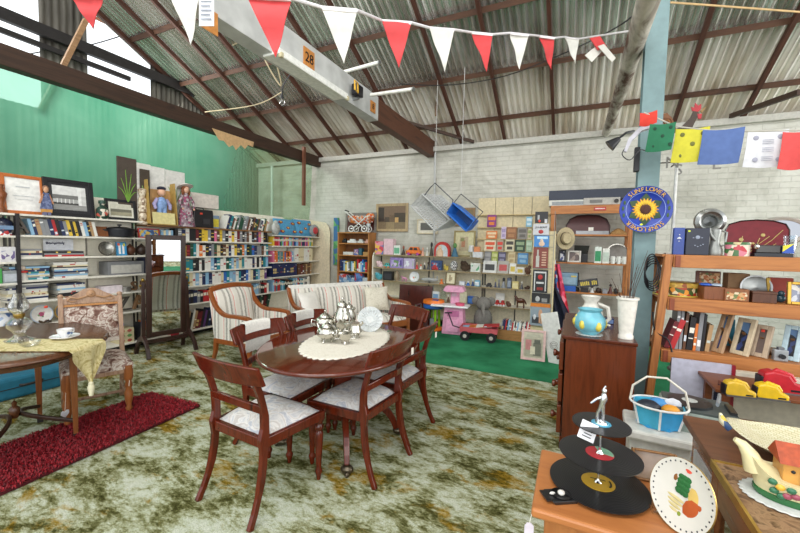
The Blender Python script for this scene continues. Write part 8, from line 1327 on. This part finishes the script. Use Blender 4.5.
for k_, (cnt, ri, ro, wd, zz, cl) in enumerate(((22, .18, .52, .062, .018, 'd89a1c'), (20, .18, .44, .056, .021, 'e4b82a'))):
    mb = MB(); mb.M = Mx
    for i in range(cnt):
        a = 2*PI*(i+.5*k_)/cnt; c_, s_ = math.cos(a), math.sin(a); n_ = (-s_, c_); m_ = (ri+ro)/2; mb.add([(R_*ri*c_, R_*ri*s_, zz), (R_*(m_*c_+wd*n_[0]), R_*(m_*s_+wd*n_[1]), zz), (R_*ro*c_, R_*ro*s_, zz-.003), (R_*(m_*c_-wd*n_[0]), R_*(m_*s_-wd*n_[1]), zz), (R_*m_*c_, R_*m_*s_, zz+.003)], [(0, 1, 4), (1, 2, 4), (2, 3, 4), (3, 0, 4)])
    mb.build('petal', M(cl, .5), r)
mb = MB(); mb.M = Mx; mb.ball((0, 0, .018), (R_*.22, R_*.22, .012), 20); mb.build('seed_head', M('4a2a22', .8, var=.35, sc=120), r)
for base_, word in ((PI/2, 'SUNFLOWER'), (-PI/2, 'SUNFLOWER')):
    mb = MB()
    for j, ch in enumerate(word): a = base_-(j-4)*.2; mb.text(ch, R_*.25, rot(PI/2, 0, 0, (R_*.865*math.cos(a), -.03, R_*.865*math.sin(a))) @ Matrix.Rotation(a-PI/2, 4, 'Z'), .002)
    mb.build('lettering', M('d8a428', .45), r)
mb = MB(); mb.M = Mx
for a in (.05, .35, -.3, PI-.05, PI-.35, PI+.3): mb.ball((R_*.865*math.cos(a), R_*.865*math.sin(a), .028), (R_*.05, R_*.1, .003), 10, None)
mb.build('rim_leaf', M('31502a', .5), r); MB().box(0, .03, -.03, .1, .05, .06).build('mounting_block', DARK, r); MB().ball((-R_*.12, -.014, -R_*.66), (.012, .004, .01), 8).build('price_dot', M('d8e040'), r)
# hanging shopping baskets
def basket(lab, nm, quad, dep, depth_vec, mat, hook, hang, bt=.016):
    """quad: four measured corners of the basket's mouth face; depth_vec: picture offset of the far face"""
    c4 = [at(x, y, Y=dep) for x, y in quad]; o0 = (c4[0]+c4[2])/2; r = thing(nm, lab, 'basket', o0); f0 = [p_-o0 for p_ in c4]; b_ = V(depth_vec); f1 = [p_*.84+b_ for p_ in f0]
    def face(p0, p1, p2, p3, nu, nv, name):
        mb = MB(); nrm = (p1-p0).cross(p3-p0).normalized()
        for i in range(nu+1): t = i/nu; mb.bar(p0.lerp(p1, t), p3.lerp(p2, t), bt, bt, nrm)
        for j in range(nv+1): t = j/nv; mb.bar(p0.lerp(p3, t), p1.lerp(p2, t), bt, bt, nrm)
        mb.build(name, mat, r)
    face(*f1, 15, 9, 'base_grid')
    for i in range(4): face(f0[i], f0[(i+1) % 4], f1[(i+1) % 4], f1[i], 15 if i % 2 == 0 else 9, 5, 'side_grid')
    MB().tube(f0, .014, 6, closed=True).build('rim', mat, r); MB().tube(f1, .01, 6, closed=True).build('base_rim', mat, r)
    hk = [at(x, y, Y=dep)-o0 for x, y in hook]; MB().tube(hk, .009, 6).build('handle', M('5a5c60', .4, .6), r)
    tp = at(*hang[0], Y=dep); tag(MB().tube([tp, V((tp.x+.0, tp.y, roof_z(tp.y)+.0))], .004, 5).build('hanging_wire', M('c8c8c8', .5)), hang[1], 'wire'); return r
basket('pale grey plastic shopping basket hanging tilted on a wire', 'shopping_basket', ((422, 194), (450, 220), (435, 231), (411, 206)), 5.7, (.26, .14, .03), M('b9bab8', .5), ((450, 218), (453, 200), (435, 183), (430, 188), (424, 196)), ((435, 183), 'thin wire holding the grey shopping basket'))
basket('bright blue plastic shopping basket hanging tilted on a wire', 'shopping_basket', ((453, 203), (474, 221), (466, 231), (447, 213)), 5.6, (.06, .16, .0), M('2a6ac0', .4), ((448, 210), (461, 194), (483, 212), (472, 224)), ((461, 194), 'thin wire holding the blue shopping basket'))
